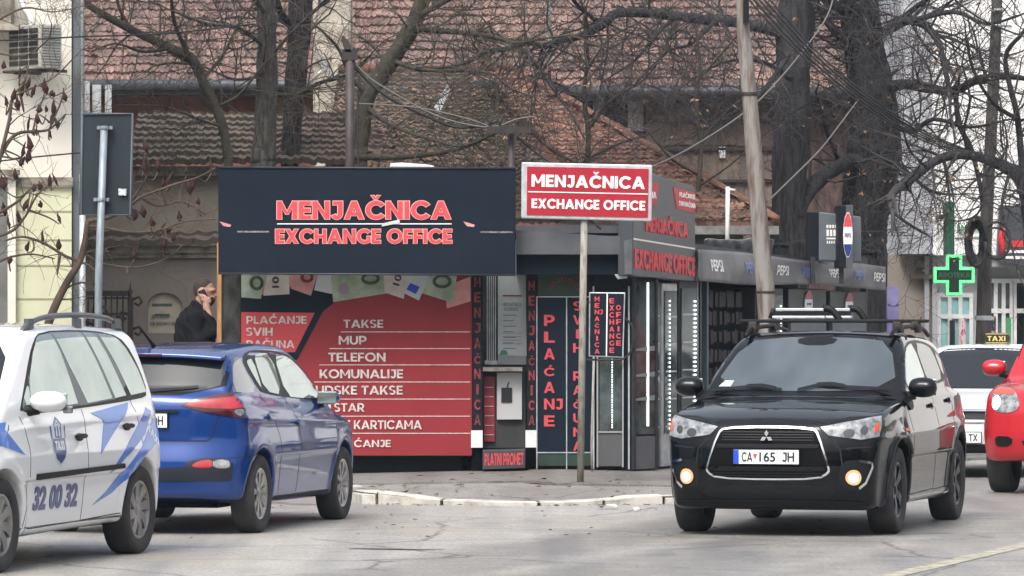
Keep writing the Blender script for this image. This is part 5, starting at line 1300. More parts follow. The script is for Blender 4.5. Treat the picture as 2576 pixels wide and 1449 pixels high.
class Twigs:
    def __init__(s, seed): s.r = random.Random(seed); s.mb = MB(); s.leaf = []; s.n = 0
    def rv(s): return Vector((s.r.gauss(0, 1), s.r.gauss(0, 1), s.r.gauss(0, 1)))
    def grow(s, p, d, L, r, lvl, droop=0.0, flat=.5, kids=(5, 4, 3)):
        seg = 6 if L > .7 else 4; pts = [p]; cur = p.copy(); dd = d.normalized()
        for i in range(seg):
            k = s.rv() * .20; k.y *= flat
            dd = (dd + k + Vector((0, 0, -droop * (.3 + i / seg)))).normalized(); cur = cur + dd * (L / seg); pts.append(cur.copy())
        rads = [max(.0020, r * (1 - .8 * i / seg)) for i in range(seg + 1)]
        s.mb.tube(pts, rads, 5 if r > .02 else 3, cap=False, smooth=True); s.n += 1
        if lvl <= 0:
            if s.r.random() < .25: s.leaf.append(pts[-1])
            return
        for _ in range(kids[min(lvl, len(kids)) - 1] if lvl <= len(kids) else 4):
            t = s.r.uniform(.15, .98); i = min(seg - 1, int(t * seg)); q = pts[i].lerp(pts[i + 1], t * seg - i)
            ax = (pts[i + 1] - pts[i]).normalized(); sd = s.rv(); sd.y *= flat; sd = sd - ax * sd.dot(ax)
            if sd.length < 1e-3: continue
            nd = ax * s.r.uniform(.25, .9) + sd.normalized() * s.r.uniform(.5, 1.0) + Vector((0, 0, .12))
            s.grow(q, nd, L * s.r.uniform(.35, .68), max(.0026, rads[i] * s.r.uniform(.4, .62)), lvl - 1, droop, flat, kids)
    def along(s, path, rad, count, L, lvl, t0=.15, t1=1.0, droop=0.0, up=.25, flat=.5, kids=(5, 4, 3), rmax=.02):
        n = len(path) - 1
        for _ in range(count):
            t = s.r.uniform(t0, t1) * n; i = min(n - 1, int(t)); q = path[i].lerp(path[i + 1], t - i)
            ax = (path[i + 1] - path[i]).normalized(); sd = s.rv(); sd.y *= flat; sd = sd - ax * sd.dot(ax)
            if sd.length < 1e-3: continue
            nd = ax * s.r.uniform(.1, .8) + sd.normalized() + Vector((0, 0, up))
            s.grow(q, nd, L * s.r.uniform(.45, 1.15), min(rmax, rad[i] * .45), lvl, droop, flat, kids)

def tree(name, label, trunk, limbs, bark, twigm, depth, seed, n_tw=40, L=1.3, lvl=2, base_z=.1, leaves=0, droop=.03, tip=True, trunk_twigs=8, kids=(5, 4, 3), group=None, flat=.5, trunk_sides=14):
    b0 = P(trunk[0][0], trunk[0][1], depth); T = thing(name, label, 'tree', (b0.x, b0.y, 0), group=group)
    path, rad = px_limb(trunk, depth)
    b = MB(); rr = random.Random(seed)
    path = [Vector((path[0].x - .02, path[0].y, base_z - .1))] + [Vector((path[0].x, path[0].y, base_z + .5))] + path if path[0].z > base_z + .8 else path
    rad = ([rad[0] * 1.35, rad[0] * 1.08] + rad) if len(path) != len(rad) else rad
    b.bark(path, rad, 22 if rad[0] < .15 else 34, seed, .11 if rad[0] > .1 else .07)
    tw = Twigs(seed); lb = []
    for pts, d0, d1 in limbs:
        p2, r2 = px_limb(pts, d0, d1); lb.append((p2, r2)); (b.bark(p2[::4] + ([p2[-1]] if (len(p2) - 1) % 4 else []), r2[::4] + ([r2[-1]] if (len(p2) - 1) % 4 else []), 12, seed + len(lb), .13) if r2[0] > .04 else b.tube(p2, [r * (1 + rr.uniform(-.08, .08)) for r in r2], 7))
    to = b.build('trunk', bark, T, fix=False)
    if trunk_twigs: tw.along(path, rad, trunk_twigs, L * .8, lvl - 1, .45, 1, droop, .3, flat, kids)
    for p2, r2 in lb:
        ln = sum((p2[i + 1] - p2[i]).length for i in range(len(p2) - 1)); tw.along(p2, r2, max(3, int(n_tw * ln / 4)), L, lvl, .08, 1, droop, .2, flat, kids)
        tw.grow(p2[-1], p2[-1] - p2[-3], L * .8, r2[-1] * .9, min(lvl, 2), droop, flat, kids)
    tw.mb.build('branches', twigm, T, fix=False)
    if leaves and tw.leaf:
        lm = MB(); lr_ = random.Random(seed + 5)
        for p in lr_.sample(tw.leaf, min(leaves, len(tw.leaf))):
            for _ in range(lr_.randint(1, 3)):
                a = Vector((lr_.gauss(0, 1), lr_.gauss(0, 1), lr_.gauss(0, 1))).normalized() * lr_.uniform(.018, .04); c = Vector((lr_.gauss(0, 1), lr_.gauss(0, 1), lr_.gauss(0, 1))).normalized() * .016
                q = p + Vector((lr_.gauss(0, .03), lr_.gauss(0, .03), -.03)); lm.add([q - a, q + c, q + a, q - c], [(0, 1, 2, 3)])
        lm.build('dry_leaves', M['dry_leaf'], T, fix=False)
    return T

tree('bare_tree', 'bare tree with straight smooth grey trunk rising behind the navy billboard',
     [(662, 420, 62), (668, 330, 58), (672, 220, 54), (672, 110, 48), (670, 0, 46), (668, -160, 42)],
     [([(674, 40, 14), (620, -20, 10), (560, -60, 8)], 57, 56), ([(676, 150, 10), (735, 80, 8), (800, 20, 6)], 57, 56.5), ([(668, 120, 12), (600, 70, 10), (520, 60, 8), (440, 30, 6)], 57, 55.5),
      ([(660, 190, 9), (590, 200, 7), (520, 170, 5)], 57, 56)], M['bark_grey'], M['twig'], 57, 101, n_tw=31, L=1.25, trunk_twigs=8)
tree('bare_tree', 'bare tree with dark ridged trunk close beside the straight grey one',
     [(728, 420, 46), (735, 330, 48), (742, 220, 52), (752, 110, 56), (756, 0, 58), (760, -160, 50)],
     [([(752, 90, 22), (705, 30, 18), (690, -40, 14)], 58, 57.5), ([(740, 250, 12), (800, 210, 10), (870, 190, 8), (930, 140, 5)], 58, 57), ([(756, 60, 12), (820, 0, 9), (860, -50, 7)], 58, 57)],
     M['bark_dark'], M['twig'], 58, 102, n_tw=31, L=1.2, trunk_twigs=8)
tree('leaning_tree', 'mossy leaning tree bending to the right above the navy billboard',
     [(905, 425, 36), (912, 330, 38), (925, 245, 42), (968, 175, 44), (1010, 110, 42), (1042, 55, 40), (1062, -10, 36), (1080, -120, 30)],
     [([(1035, 72, 16), (1144, 80, 15), (1240, 93, 12), (1300, 108, 9), (1370, 96, 6)], 56.5, 55.5), ([(985, 150, 14), (1040, 172, 12), (1110, 178, 10), (1230, 183, 8), (1290, 225, 6), (1350, 245, 4)], 56.5, 55),
      ([(915, 260, 14), (960, 300, 12), (1020, 330, 10), (1090, 352, 8), (1160, 368, 7), (1222, 346, 5)], 56.5, 55), ([(890, 396, 16), (1028, 394, 14), (1151, 376, 11), (1222, 346, 9), (1260, 330, 6)], 56.3, 55.2),
      ([(1050, 40, 18), (1090, 20, 14), (1180, -30, 10)], 56.5, 56), ([(925, 240, 12), (880, 190, 10), (850, 120, 8), (790, 60, 5)], 56.5, 56)],
     M['bark_moss'], M['twig_moss'], 56.5, 103, n_tw=37, L=1.25, trunk_twigs=10)
tree('slim_tree', 'slim mossy tree whose bent stem crosses the roof towards upper left',
     [(574, 415, 22), (566, 345, 24), (551, 290, 25), (520, 225, 26), (482, 150, 26), (428, 121, 24), (325, 72, 20), (210, 6, 16), (150, -40, 12)],
     [([(480, 150, 12), (440, 60, 10), (430, -20, 8)], 56, 55.5), ([(430, 121, 10), (360, 130, 8), (290, 110, 6), (230, 130, 4)], 56, 55), ([(545, 270, 10), (600, 240, 8), (640, 190, 6)], 56, 56), ([(505, 205, 10), (560, 140, 8), (600, 60, 6), (640, 10, 5)], 56, 56.4),
      ([(560, 320, 9), (500, 300, 7), (420, 270, 5), (350, 265, 4)], 56, 55.4), ([(330, 75, 9), (300, 20, 8), (290, -40, 6)], 56, 56)],
     M['bark_moss'], M['twig_moss'], 56, 104, n_tw=40, L=1.15, trunk_twigs=10)
tree('old_tree', 'thick dark old tree trunk behind the leaning utility pole',
     [(1985, 640, 92), (1984, 540, 86), (1988, 420, 84), (1992, 300, 86), (1996, 180, 88), (2002, 60, 90), (2010, -60, 80), (2015, -180, 70)],
     [([(1990, 90, 30), (1880, 62, 27), (1788, 52, 26), (1700, 40, 25), (1561, 33, 24), (1516, 63, 22), (1464, 89, 20), (1419, 100, 18), (1367, 115, 16), (1326, 108, 15), (1278, 123, 14), (1226, 130, 12), (1166, 160, 9), (1100, 172, 6)], 59, 55.5),
      ([(1300, 116, 8), (1350, 160, 8), (1395, 230, 7), (1440, 290, 6), (1470, 350, 5)], 57, 55), ([(1516, 63, 12), (1460, 20, 10), (1420, -30, 8)], 58, 57), ([(1990, 200, 14), (1930, 160, 11), (1860, 150, 8), (1790, 170, 6), (1700, 230, 4)], 58.5, 57),
      ([(1700, 40, 12), (1640, 100, 10), (1600, 150, 8), (1540, 190, 5)], 58.5, 57), ([(1800, 52, 12), (1740, 110, 9), (1680, 130, 7), (1600, 210, 4)], 58.4, 57), ([(1995, 120, 16), (1920, 230, 12), (1850, 280, 8), (1760, 330, 5)], 58.5, 57),
      ([(2000, 20, 30), (2060, -40, 24)], 59, 59), ([(2000, 550, 44), (2036, 480, 40), (2090, 430, 38), (2139, 402, 36)], 58.9, 59.6)],
     M['bark_dark'], M['twig'], 59, 105, n_tw=37, L=1.35, trunk_twigs=16, leaves=90, droop=.05)
tree('old_tree', 'massive gnarled dark tree with shaggy trunk between pole and white building',
     [(2165, 660, 130), (2172, 560, 112), (2182, 470, 122), (2196, 380, 140), (2196, 290, 128), (2186, 200, 110), (2170, 110, 100), (2160, 20, 92), (2150, -120, 80)],
     [([(2215, 230, 34), (2270, 212, 26), (2345, 224, 24), (2403, 229, 22), (2460, 201, 20), (2529, 192, 16), (2600, 201, 12)], 60, 58),
      ([(2403, 229, 14), (2414, 316, 14), (2443, 373, 13), (2466, 470, 11), (2470, 520, 8)], 59, 58.5), ([(2175, 110, 34), (2240, 70, 26), (2300, 52, 22), (2357, 98, 18), (2386, 218, 12)], 60, 58.5),
      ([(2165, 50, 30), (2080, 0, 26), (2050, -60, 20)], 60, 59.5), ([(2200, 150, 26), (2110, 90, 22), (2060, 20, 18)], 60, 59.4), ([(2300, 52, 14), (2400, 30, 12), (2480, 60, 9), (2560, 40, 7)], 59, 58), ([(2240, 70, 16), (2330, 0, 13), (2420, -40, 9)], 60, 58.5),
      ([(2220, 300, 18), (2290, 330, 14), (2350, 300, 11), (2440, 320, 8), (2540, 300, 5)], 59.6, 58), ([(2230, 400, 14), (2280, 430, 11), (2340, 480, 8), (2400, 490, 5)], 59.6, 58.5), ([(2230, 520, 10), (2280, 560, 8), (2330, 590, 6)], 59.6, 59), ([(2120, 430, 14), (2080, 330, 11), (2060, 250, 8)], 59.6, 58.8)],
     M['bark_dark'], M['twig'], 60, 106, n_tw=33, L=1.3, trunk_twigs=60, leaves=260, droop=.06, trunk_sides=18)
tree('street_tree', 'bare tree at the far right whose limb ends in a sawn stub',
     [(2600, 900, 40), (2596, 700, 38), (2590, 560, 36), (2575, 470, 34), (2545, 430, 30), (2500, 408, 26)],
     [([(2500, 408, 26), (2437, 390, 24), (2374, 396, 23), (2323, 425, 25), (2290, 452, 28), (2272, 468, 30)], 58, 57.5), ([(2437, 392, 9), (2425, 330, 8), (2440, 250, 6), (2420, 160, 5)], 58, 57.5),
      ([(2575, 470, 20), (2560, 300, 16), (2529, 149, 12), (2575, 80, 9), (2600, 20, 7)], 58, 57.5), ([(2374, 396, 7), (2390, 460, 6), (2400, 510, 4)], 57.8, 57.4), ([(2540, 432, 10), (2520, 520, 8), (2540, 600, 6), (2560, 680, 4)], 58, 57),
      ([(2560, 300, 12), (2500, 260, 10), (2450, 180, 8), (2430, 90, 6)], 57.8, 57), ([(2330, 420, 7), (2290, 380, 6), (2270, 320, 4)], 57.6, 57)],
     M['bark_dark'], M['twig'], 58, 107, n_tw=28, L=1.2, trunk_twigs=12, leaves=60, droop=.04)
# thin screens of branches that hang in front of the roof: young trees standing behind the kiosk
tree('young_tree', 'young bare tree with fine fanning twigs behind the white red street sign',
     [(1480, 560, 16), (1476, 440, 15), (1480, 340, 13), (1470, 240, 11), (1478, 140, 9), (1470, 40, 7)],
     [([(1478, 330, 8), (1540, 250, 7), (1620, 200, 5), (1680, 120, 4)], 57.5, 57), ([(1474, 260, 7), (1400, 210, 6), (1330, 190, 4)], 57.5, 57), ([(1478, 400, 8), (1560, 360, 6), (1650, 330, 4), (1720, 270, 3)], 57.5, 57), ([(1476, 420, 8), (1390, 380, 6), (1300, 300, 4)], 57.5, 57),
      ([(1476, 180, 6), (1530, 100, 5), (1600, 60, 4)], 57.5, 57)], M['bark_moss'], M['twig'], 57.5, 108, n_tw=11, L=1.1, trunk_twigs=7, leaves=30)
tree('young_tree', 'young bare tree filling the gap between leaning pole and street sign',
     [(1760, 600, 14), (1756, 480, 13), (1764, 380, 11), (1752, 270, 10), (1760, 160, 8), (1750, 60, 6)],
     [([(1758, 360, 7), (1820, 290, 6), (1890, 230, 4)], 57, 56.5), ([(1756, 300, 7), (1690, 240, 6), (1620, 210, 4)], 57, 56.5), ([(1758, 440, 7), (1690, 400, 6), (1630, 330, 4)], 57, 56.5), ([(1758, 200, 6), (1820, 130, 5), (1880, 60, 3)], 57, 56.5), ([(1756, 470, 6), (1830, 420, 5), (1900, 360, 3)], 57, 56.5)],
     M['bark_moss'], M['twig'], 57, 109, n_tw=14, L=1.1, trunk_twigs=8, leaves=50)

# ---------------------------------------------------------------- sumacs with dark seed heads
c3 = lambda x, y: (x * .5514, y * .5514)
def sumac(label, depth, limbs, heads, seed, n_tw=5):
    r = random.Random(seed); p0, r0 = px_limb([(*c3(x, y), w) for x, y, w in limbs[0]], depth)
    T = thing('sumac', label, 'shrub', (p0[0].x, p0[0].y, 0), group='sumacs with seed heads')
    b = MB(); nodes = []; tw = Twigs(seed)
    p0 = [Vector((p0[0].x - .06, p0[0].y, 0))] + p0; r0 = [r0[0] * 1.1] + r0
    b.tube(p0, r0, 9)
    for j, l in enumerate(limbs):
        if j:
            dz = r.uniform(-.35, .35); pp, rr = px_limb([(*c3(x, y), w) for x, y, w in l], depth, depth + dz); b.tube(pp, rr, 7)
        else: pp, rr = p0[1:], r0[1:]
        tw.along(pp, rr, n_tw, .5, 1, .2, 1, 0, .2, .5, (3, 2, 2), .008)
        nodes += [(q, w) for q, w in zip(pp, rr) if q.z > 1.2]
    hm = []
    for (hx, hy) in heads:
        q = P(*c3(hx, hy), depth + r.uniform(-.3, .3)); near = sorted(nodes, key=lambda n: (n[0] - q).length + (1.0 if n[0].z > q.z + .1 else 0))[:3]; nd, w = near[r.randrange(len(near))]
        mid = nd.lerp(q, .55) + Vector((r.uniform(-.05, .05), 0, -abs(r.gauss(0, .09))))
        b.tube(smooth_path([nd, mid, q + Vector((0, 0, -.05))], 4), [max(.004, min(w, .011) * (1 - .5 * i / 8)) for i in range(9)], 5)
        hm.append(q)
    st = b.build('stem', M['sumac_wood'], T, fix=False); tw.mb.build('twigs', M['sumac_wood'], T, fix=False)
    for q in hm:
        h = MB(); hL = r.uniform(.07, .19); rd = r.uniform(.014, .034); tilt = Vector((r.gauss(0, .22), r.gauss(0, .15), 1)).normalized()
        prof = [(0, .003), (.12, .5), (.3, 1), (.5, .92), (.7, .62), (.88, .3), (1, .02)]
        h.tube([q + tilt * hL * (t - .4) + Vector((r.uniform(-.006, .006), 0, 0)) for t, _ in prof], [max(.002, rd * k * r.uniform(.8, 1.2)) for _, k in prof], 7)
        h.build('seed_head', M['sumac_head'], T, fix=False)
sumac('sumac with a slanting trunk and dark red seed heads beside the traffic sign', 48.3,
      [[(205, 1520, 22), (250, 1400, 21), (310, 1280, 19), (365, 1190, 17), (390, 1080, 15), (400, 1010, 14)],
       [(400, 1010, 13), (500, 990, 11), (580, 950, 9), (640, 900, 8), (720, 870, 7), (800, 840, 6), (900, 810, 4), (985, 765, 3)], [(395, 1030, 9), (480, 1040, 8), (600, 1060, 6), (720, 1050, 5), (850, 1010, 4), (985, 1000, 3)],
       [(580, 950, 8), (640, 860, 7), (680, 780, 5), (660, 700, 4)], [(365, 1190, 8), (300, 1170, 8), (200, 1110, 7), (100, 1080, 6), (20, 1100, 5)], [(640, 900, 7), (720, 940, 6), (830, 920, 5), (940, 980, 3)],
       [(380, 1150, 7), (460, 1200, 6), (620, 1220, 5), (760, 1180, 4), (830, 1120, 3)], [(330, 1250, 7), (380, 1200, 6), (450, 1260, 5), (430, 1330, 4)], [(290, 1320, 6), (370, 1290, 5), (480, 1300, 4)]],
      [(720, 760), (770, 820), (850, 780), (880, 850), (905, 920), (965, 765), (655, 970), (615, 985), (700, 1020), (735, 1050), (770, 1050), (820, 990), (790, 1085), (745, 1120), (665, 670), (612, 810), (660, 760), (610, 970), (745, 840), (865, 860), (690, 1015), (125, 1130), (270, 1120), (195, 1090), (612, 1160)], 201)
sumac('sumac with crowded dark red seed heads in front of the yellow building', 47.2,
      [[(-40, 1560, 22), (-35, 1300, 20), (-20, 1100, 18), (-20, 900, 16), (-10, 760, 14)],
       [(-20, 760, 12), (30, 660, 11), (80, 610, 9), (150, 600, 8), (225, 590, 6), (300, 520, 4)], [(-10, 760, 11), (40, 560, 9), (60, 440, 7), (110, 380, 5), (130, 300, 4)], [(-20, 1080, 9), (60, 1050, 8), (120, 980, 6), (170, 890, 5), (250, 820, 3)],
       [(-20, 980, 9), (80, 920, 7), (140, 860, 5), (200, 830, 4)], [(60, 440, 6), (150, 400, 5), (250, 350, 4), (340, 260, 3), (400, 200, 2)], [(150, 600, 6), (170, 520, 5), (200, 440, 4), (205, 380, 3)], [(225, 590, 5), (280, 460, 4), (290, 400, 3)],
       [(-20, 1200, 8), (60, 1170, 6), (150, 1160, 5), (250, 1180, 3)]],
      [(180, 500), (210, 500), (245, 500), (45, 545), (170, 550), (130, 570), (230, 615), (135, 660), (105, 690), (130, 715), (100, 740), (15, 840), (70, 800), (185, 855), (155, 860), (225, 830), (255, 825), (185, 935), (20, 960), (115, 940), (90, 1000), (40, 1020), (270, 1000), (240, 430), (295, 445), (207, 400), (100, 420), (150, 420), (240, 545), (260, 570), (130, 385), (60, 440), (90, 340), (15, 300), (30, 470), (80, 480), (165, 545), (45, 1190)], 202)
tree('bushy_twigs', 'thin bare twigs reaching in over the air conditioner at upper left', [(-40, 300, 14), (-30, 180, 12), (-20, 60, 10), (0, -30, 8)],
     [([(-20, 60, 6), (60, 20, 5), (130, 30, 4), (190, 20, 3)], 48, 47.6), ([(-25, 130, 6), (60, 140, 5), (120, 100, 4), (130, 60, 3)], 48, 47.6), ([(-10, 0, 6), (80, -10, 5), (190, -10, 3)], 48, 47.6)], M['sumac_wood'], M['sumac_wood'], 48, 120, n_tw=22, L=.6, trunk_twigs=4, kids=(4, 3, 3), base_z=0)

# ---------------------------------------------------------------- poles and cables
T = thing('utility_pole', 'weathered leaning pole with rusty stains in front of the grey awning', 'pole', (X_(1938, 47), 47, .15))
b = MB(); path = [P(1941, 1205, 47), P(1930, 800, 47), P(1915, 620, 47), P(1899, 420, 47), P(1885, 235, 47), P(1872, 100, 47), P(1866, 0, 47), P(1858, -140, 47)]
b.tube(smooth_path(path, 3), [w / 2 / 255 for w in np.interp(range(22), [0, 3, 6, 9, 12, 15, 18, 21], [50, 46, 44, 42, 38, 34, 28, 26])], 16); b.build('shaft', M['pole_old'], T, fix=False)
b = MB(); b.lathe([(.082, -.018), (.086, 0), (.082, .018)], P(1885, 237, 47), n=14); b.lathe([(.095, -.012), (.098, 0), (.095, .012)], P(1927, 735, 47), n=14); b.build('band', M['iron'], T)
b = MB(); b.span(X_(1868, 47), X_(1882, 47), 46.82, 46.92, Z_(60, 47), Z_(0, 47)); b.build('cable_box', M['black_plastic'], T)
T = thing('wooden_pole', 'dark wooden utility pole carrying coiled cable near the pharmacy', 'pole', (X_(2470, 62), 62, 0))
b = MB(); path = [P(2468, 1060, 62), P(2474, 860, 62), P(2478, 620, 62), P(2488, 430, 62), P(2500, 200, 62), P(2508, 10, 62), P(2510, -60, 62)]
b.tube(path, [w / 2 / 193.5 for w in (44, 40, 34, 30, 30, 27, 26)], 14); b.build('shaft', M['pole_wood'], T, fix=False)
b = MB(); b.lathe([(.112, -.03), (.114, 0), (.112, .03)], P(2474, 800, 62), n=12); b.build('band', M['alu'], T)
b = MB(); b.tube([P(2480, 62, 61.9), P(2545, 66, 61.9)], .02, 6); b.tube([P(2490, 25, 61.9), P(2530, 25, 61.9)], .02, 6); b.build('cross_arm', M['alu'], T)
T = thing('cable_coil', 'thick black coil of spare cable hung on the dark wooden pole', 'cable', P(2470, 600, 61.6))
b = MB(); cr_ = random.Random(2)
for k in range(7):
    c = P(2456, 608, 61.7 - .02 * k); ra = .10 + .01 * k
    b.tube([c + Vector((ra * math.cos(a) * .8, cr_.uniform(-.02, .02), ra * 2.0 * math.sin(a))) for a in [i * math.pi / 8 for i in range(17)]], .032, 6)
c = P(2508, 605, 61.7); b.tube([c + Vector((.17 * math.cos(a), .02 * math.sin(3 * a), .24 * math.sin(a))) for a in [i * math.pi / 10 for i in range(21)]], .022, 6)
c = P(2504, 612, 61.6); b.tube([c + Vector((.19 * math.cos(a), .02 * math.sin(2 * a), .20 * math.sin(a))) for a in [i * math.pi / 10 for i in range(21)]], .016, 6)
b.build('coil', M['cable'], T)
T = thing('metal_mast', 'dark brown metal mast with a small top bracket behind the billboard', 'pole', (X_(880, 50), 50, .2))
b = MB(); b.tube([(X_(880, 50), 50, .2), P(880, 420, 50), P(880, 150, 50)], .048, 12); b.build('shaft', M['rust_pipe'], T)
b = MB(); b.box(P(880, 138, 50), (.16, .10, .11)); b.prism([P(868, 130, 49.95), P(884, 132, 49.95), P(878, 104, 49.95), P(862, 88, 49.95), P(858, 100, 49.95)], (0, -1, 0), .08); b.build('bracket', M['iron'], T)
T = thing('t_mast', 'short dark T-shaped cable mast standing behind the billboard right end', 'pole', (X_(1286, 50), 50, .2))
b = MB(); b.tube([(X_(1286, 50), 50, .2), P(1286, 335, 50)], .034, 8); b.build('shaft', M['rust_pipe'], T)
b = MB(); b.box(P(1281, 327, 49.9), (.46, .08, .075)); 
for px in (1233, 1258, 1300, 1328): b.lathe([(.0, .085), (.016, .08), (.02, .05), (.012, .035), (.018, .01), (.008, -.02)], P(px, 320, 50), n=8)
b.build('cross_arm', M['iron'], T)

def cable(label, pts, d0, d1, r=.012, m='cable', sag=0.0, name='overhead_cable'):
    n = len(pts); path = [P(x, y, d0 + (d1 - d0) * i / (n - 1)) for i, (x, y) in enumerate(pts)]; path = smooth_path(path, 6)
    b = MB(); b.tube(path, r, 5, cap=False); o = b.build(name, M[m], None, fix=False); tag(o, label, 'cable', 'overhead cables')
cb_ = [('uppermost dark cable of the bundle sagging towards the white building', 0), ('second dark cable of the sagging bundle before the gnarled tree', 1), ('middle dark cable of the sagging bundle before the gnarled tree', 2), ('fourth dark cable of the sagging bundle before the gnarled tree', 3), ('lowest dark cable of the sagging bundle before the gnarled tree', 4)]
for lb_, k in cb_:
    o = k * 9
    cable(lb_, [(1900 - o, -40 + o * .4), (1950 - o * .6, 14 + o), (2047 - o * .3, 122 + o), (2139, 205 + o), (2271, 300 + o * .8), (2420, 372 + o * .5), (2640, 440 + o * .2)], 48, 62, .010 + .003 * (k % 2))
cable('pale rope-like cable rising from the leaning pole to upper right', [(1930, 508), (1990, 450), (2060, 380), (2100, 330), (2160, 250)], 47, 56, .009, 'cable_pale')
cable('pale cable rising from behind the red street sign to the leaning pole', [(1640, 420), (1740, 370), (1870, 285), (1960, 200), (2070, 60), (2100, -20)], 48.5, 54, .009, 'cable_pale')
cable('pale sagging cable between the brown mast and the T-shaped mast', [(885, 150), (930, 196), (1000, 240), (1100, 292), (1190, 316), (1250, 318), (1300, 300), (1345, 294)], 50, 50, .009, 'cable_pale')
cable('thick dark sagging cable between the brown mast and the T-shaped mast', [(884, 160), (950, 226), (1020, 268), (1090, 300), (1150, 320), (1210, 316), (1250, 305)], 50.1, 50, .016)
cable('thin cable running level from the brown mast across the mossy roof', [(886, 260), (1000, 266), (1080, 276), (1180, 300), (1240, 322)], 50, 50, .008, 'cable_pale')
cable('thin dark cable crossing above the air conditioner', [(-20, 102), (60, 100), (140, 96), (210, 92), (420, 84), (640, 60)], 47, 52, .009)
cable('thin dark cable below the cornice of the yellow building', [(-20, 408), (60, 398), (140, 390), (206, 384)], 47, 49, .008)
cable('dark cable slanting down to the kiosk roof behind the street sign', [(1300, 345), (1360, 392), (1400, 420), (1500, 500)], 50, 50, .012)
cable('thin dark vertical cable beside the brown mast', [(903, 190), (900, 280), (901, 420)], 49.9, 49.9, .010)
cable('long dark cable dropping across the top right before the white building', [(2380, -20), (2440, 30), (2500, 64), (2576, 92), (2640, 110)], 55, 58, .012)

# two more old trees further along the right side of the road, outside the frame (the parked cars mirror them)
src = [o for o in bpy.data.objects if o.name.startswith('old_tree') and o.parent is None]
for k, (x, y, rz) in enumerate(((24, 58, 2.4), (27, 52, 4.0))):
    o = src[k % 2].copy(); COL.objects.link(o); o.location = (x, y, 0); o.rotation_euler = (0, 0, rz)
    o["label"] = 'old bare tree standing along the right side of the road outside the view'; o["group"] = 'trees along the right side of the road'
    for ch in src[k % 2].children:
        c = ch.copy(); COL.objects.link(c); c.parent = o
# ---------------------------------------------------------------- vehicles: closed smooth bodies from blended surfaces
def smax(a, b, k):
    h = np.maximum(k - np.abs(a - b), 0) / k
    return np.maximum(a, b) + h * h * k * .25
def smin(a, b, k): return -smax(-a, -b, k)
def curve(pts, sig=.05):
    xs = np.array([p[0] for p in pts], float); ys = np.array([p[1] for p in pts], float)
    g = np.linspace(xs[0] - 1, xs[-1] + 1, 1200); y = np.interp(g, xs, ys); st = g[1] - g[0]; n = max(1, int(3 * sig / st))
    k = np.exp(-.5 * (np.arange(-n, n + 1) * st / sig) ** 2); k /= k.sum(); y = np.convolve(np.pad(y, n, mode='edge'), k, 'valid')
    return lambda v: np.interp(v, g, y)

def surface_nets(F, lo, h):
    nx, ny, nz = F.shape; s = F < 0
    c = s[:-1, :-1, :-1].astype(np.int8)
    tot = np.zeros((nx - 1, ny - 1, nz - 1), np.int8)
    for i in (0, 1):
        for j in (0, 1):
            for k in (0, 1): tot += s[i:nx - 1 + i, j:ny - 1 + j, k:nz - 1 + k]
    act = (tot > 0) & (tot < 8); idx = -np.ones(act.shape, np.int64); I = np.argwhere(act); idx[act] = np.arange(len(I))
    acc = np.zeros((len(I), 3)); cnt = np.zeros(len(I))
    cor = [(i, j, k) for i in (0, 1) for j in (0, 1) for k in (0, 1)]
    for a in cor:
        for ax in range(3):
            if a[ax]: continue
            b = list(a); b[ax] = 1
            fa = F[I[:, 0] + a[0], I[:, 1] + a[1], I[:, 2] + a[2]]; fb = F[I[:, 0] + b[0], I[:, 1] + b[1], I[:, 2] + b[2]]
            m = (fa < 0) != (fb < 0); t = np.where(m, fa / np.where(m, fa - fb, 1), 0)
            p = np.tile(np.array(a, float), (len(I), 1)); p[:, ax] += t
            acc[m] += p[m]; cnt[m] += 1
    V = (I + acc / cnt[:, None]) * h + np.array(lo)
    Q = []
    for ax in range(3):
        sl0 = [slice(None)] * 3; sl1 = [slice(None)] * 3; sl0[ax] = slice(0, -1); sl1[ax] = slice(1, None)
        ch = s[tuple(sl0)] != s[tuple(sl1)]; E = np.argwhere(ch); u, v = [(1, 2), (2, 0), (0, 1)][ax]
        E = E[(E[:, u] > 0) & (E[:, v] > 0) & (E[:, u] < F.shape[u] - 1) & (E[:, v] < F.shape[v] - 1)]
        def at(du, dv):
            e = E.copy(); e[:, u] -= du; e[:, v] -= dv; return idx[e[:, 0], e[:, 1], e[:, 2]]
        q = np.stack([at(1, 1), at(0, 1), at(0, 0), at(1, 0)], 1)
        inside0 = s[E[:, 0], E[:, 1], E[:, 2]]; q[~inside0] = q[~inside0][:, ::-1]; Q.append(q)
    return V, np.concatenate(Q)

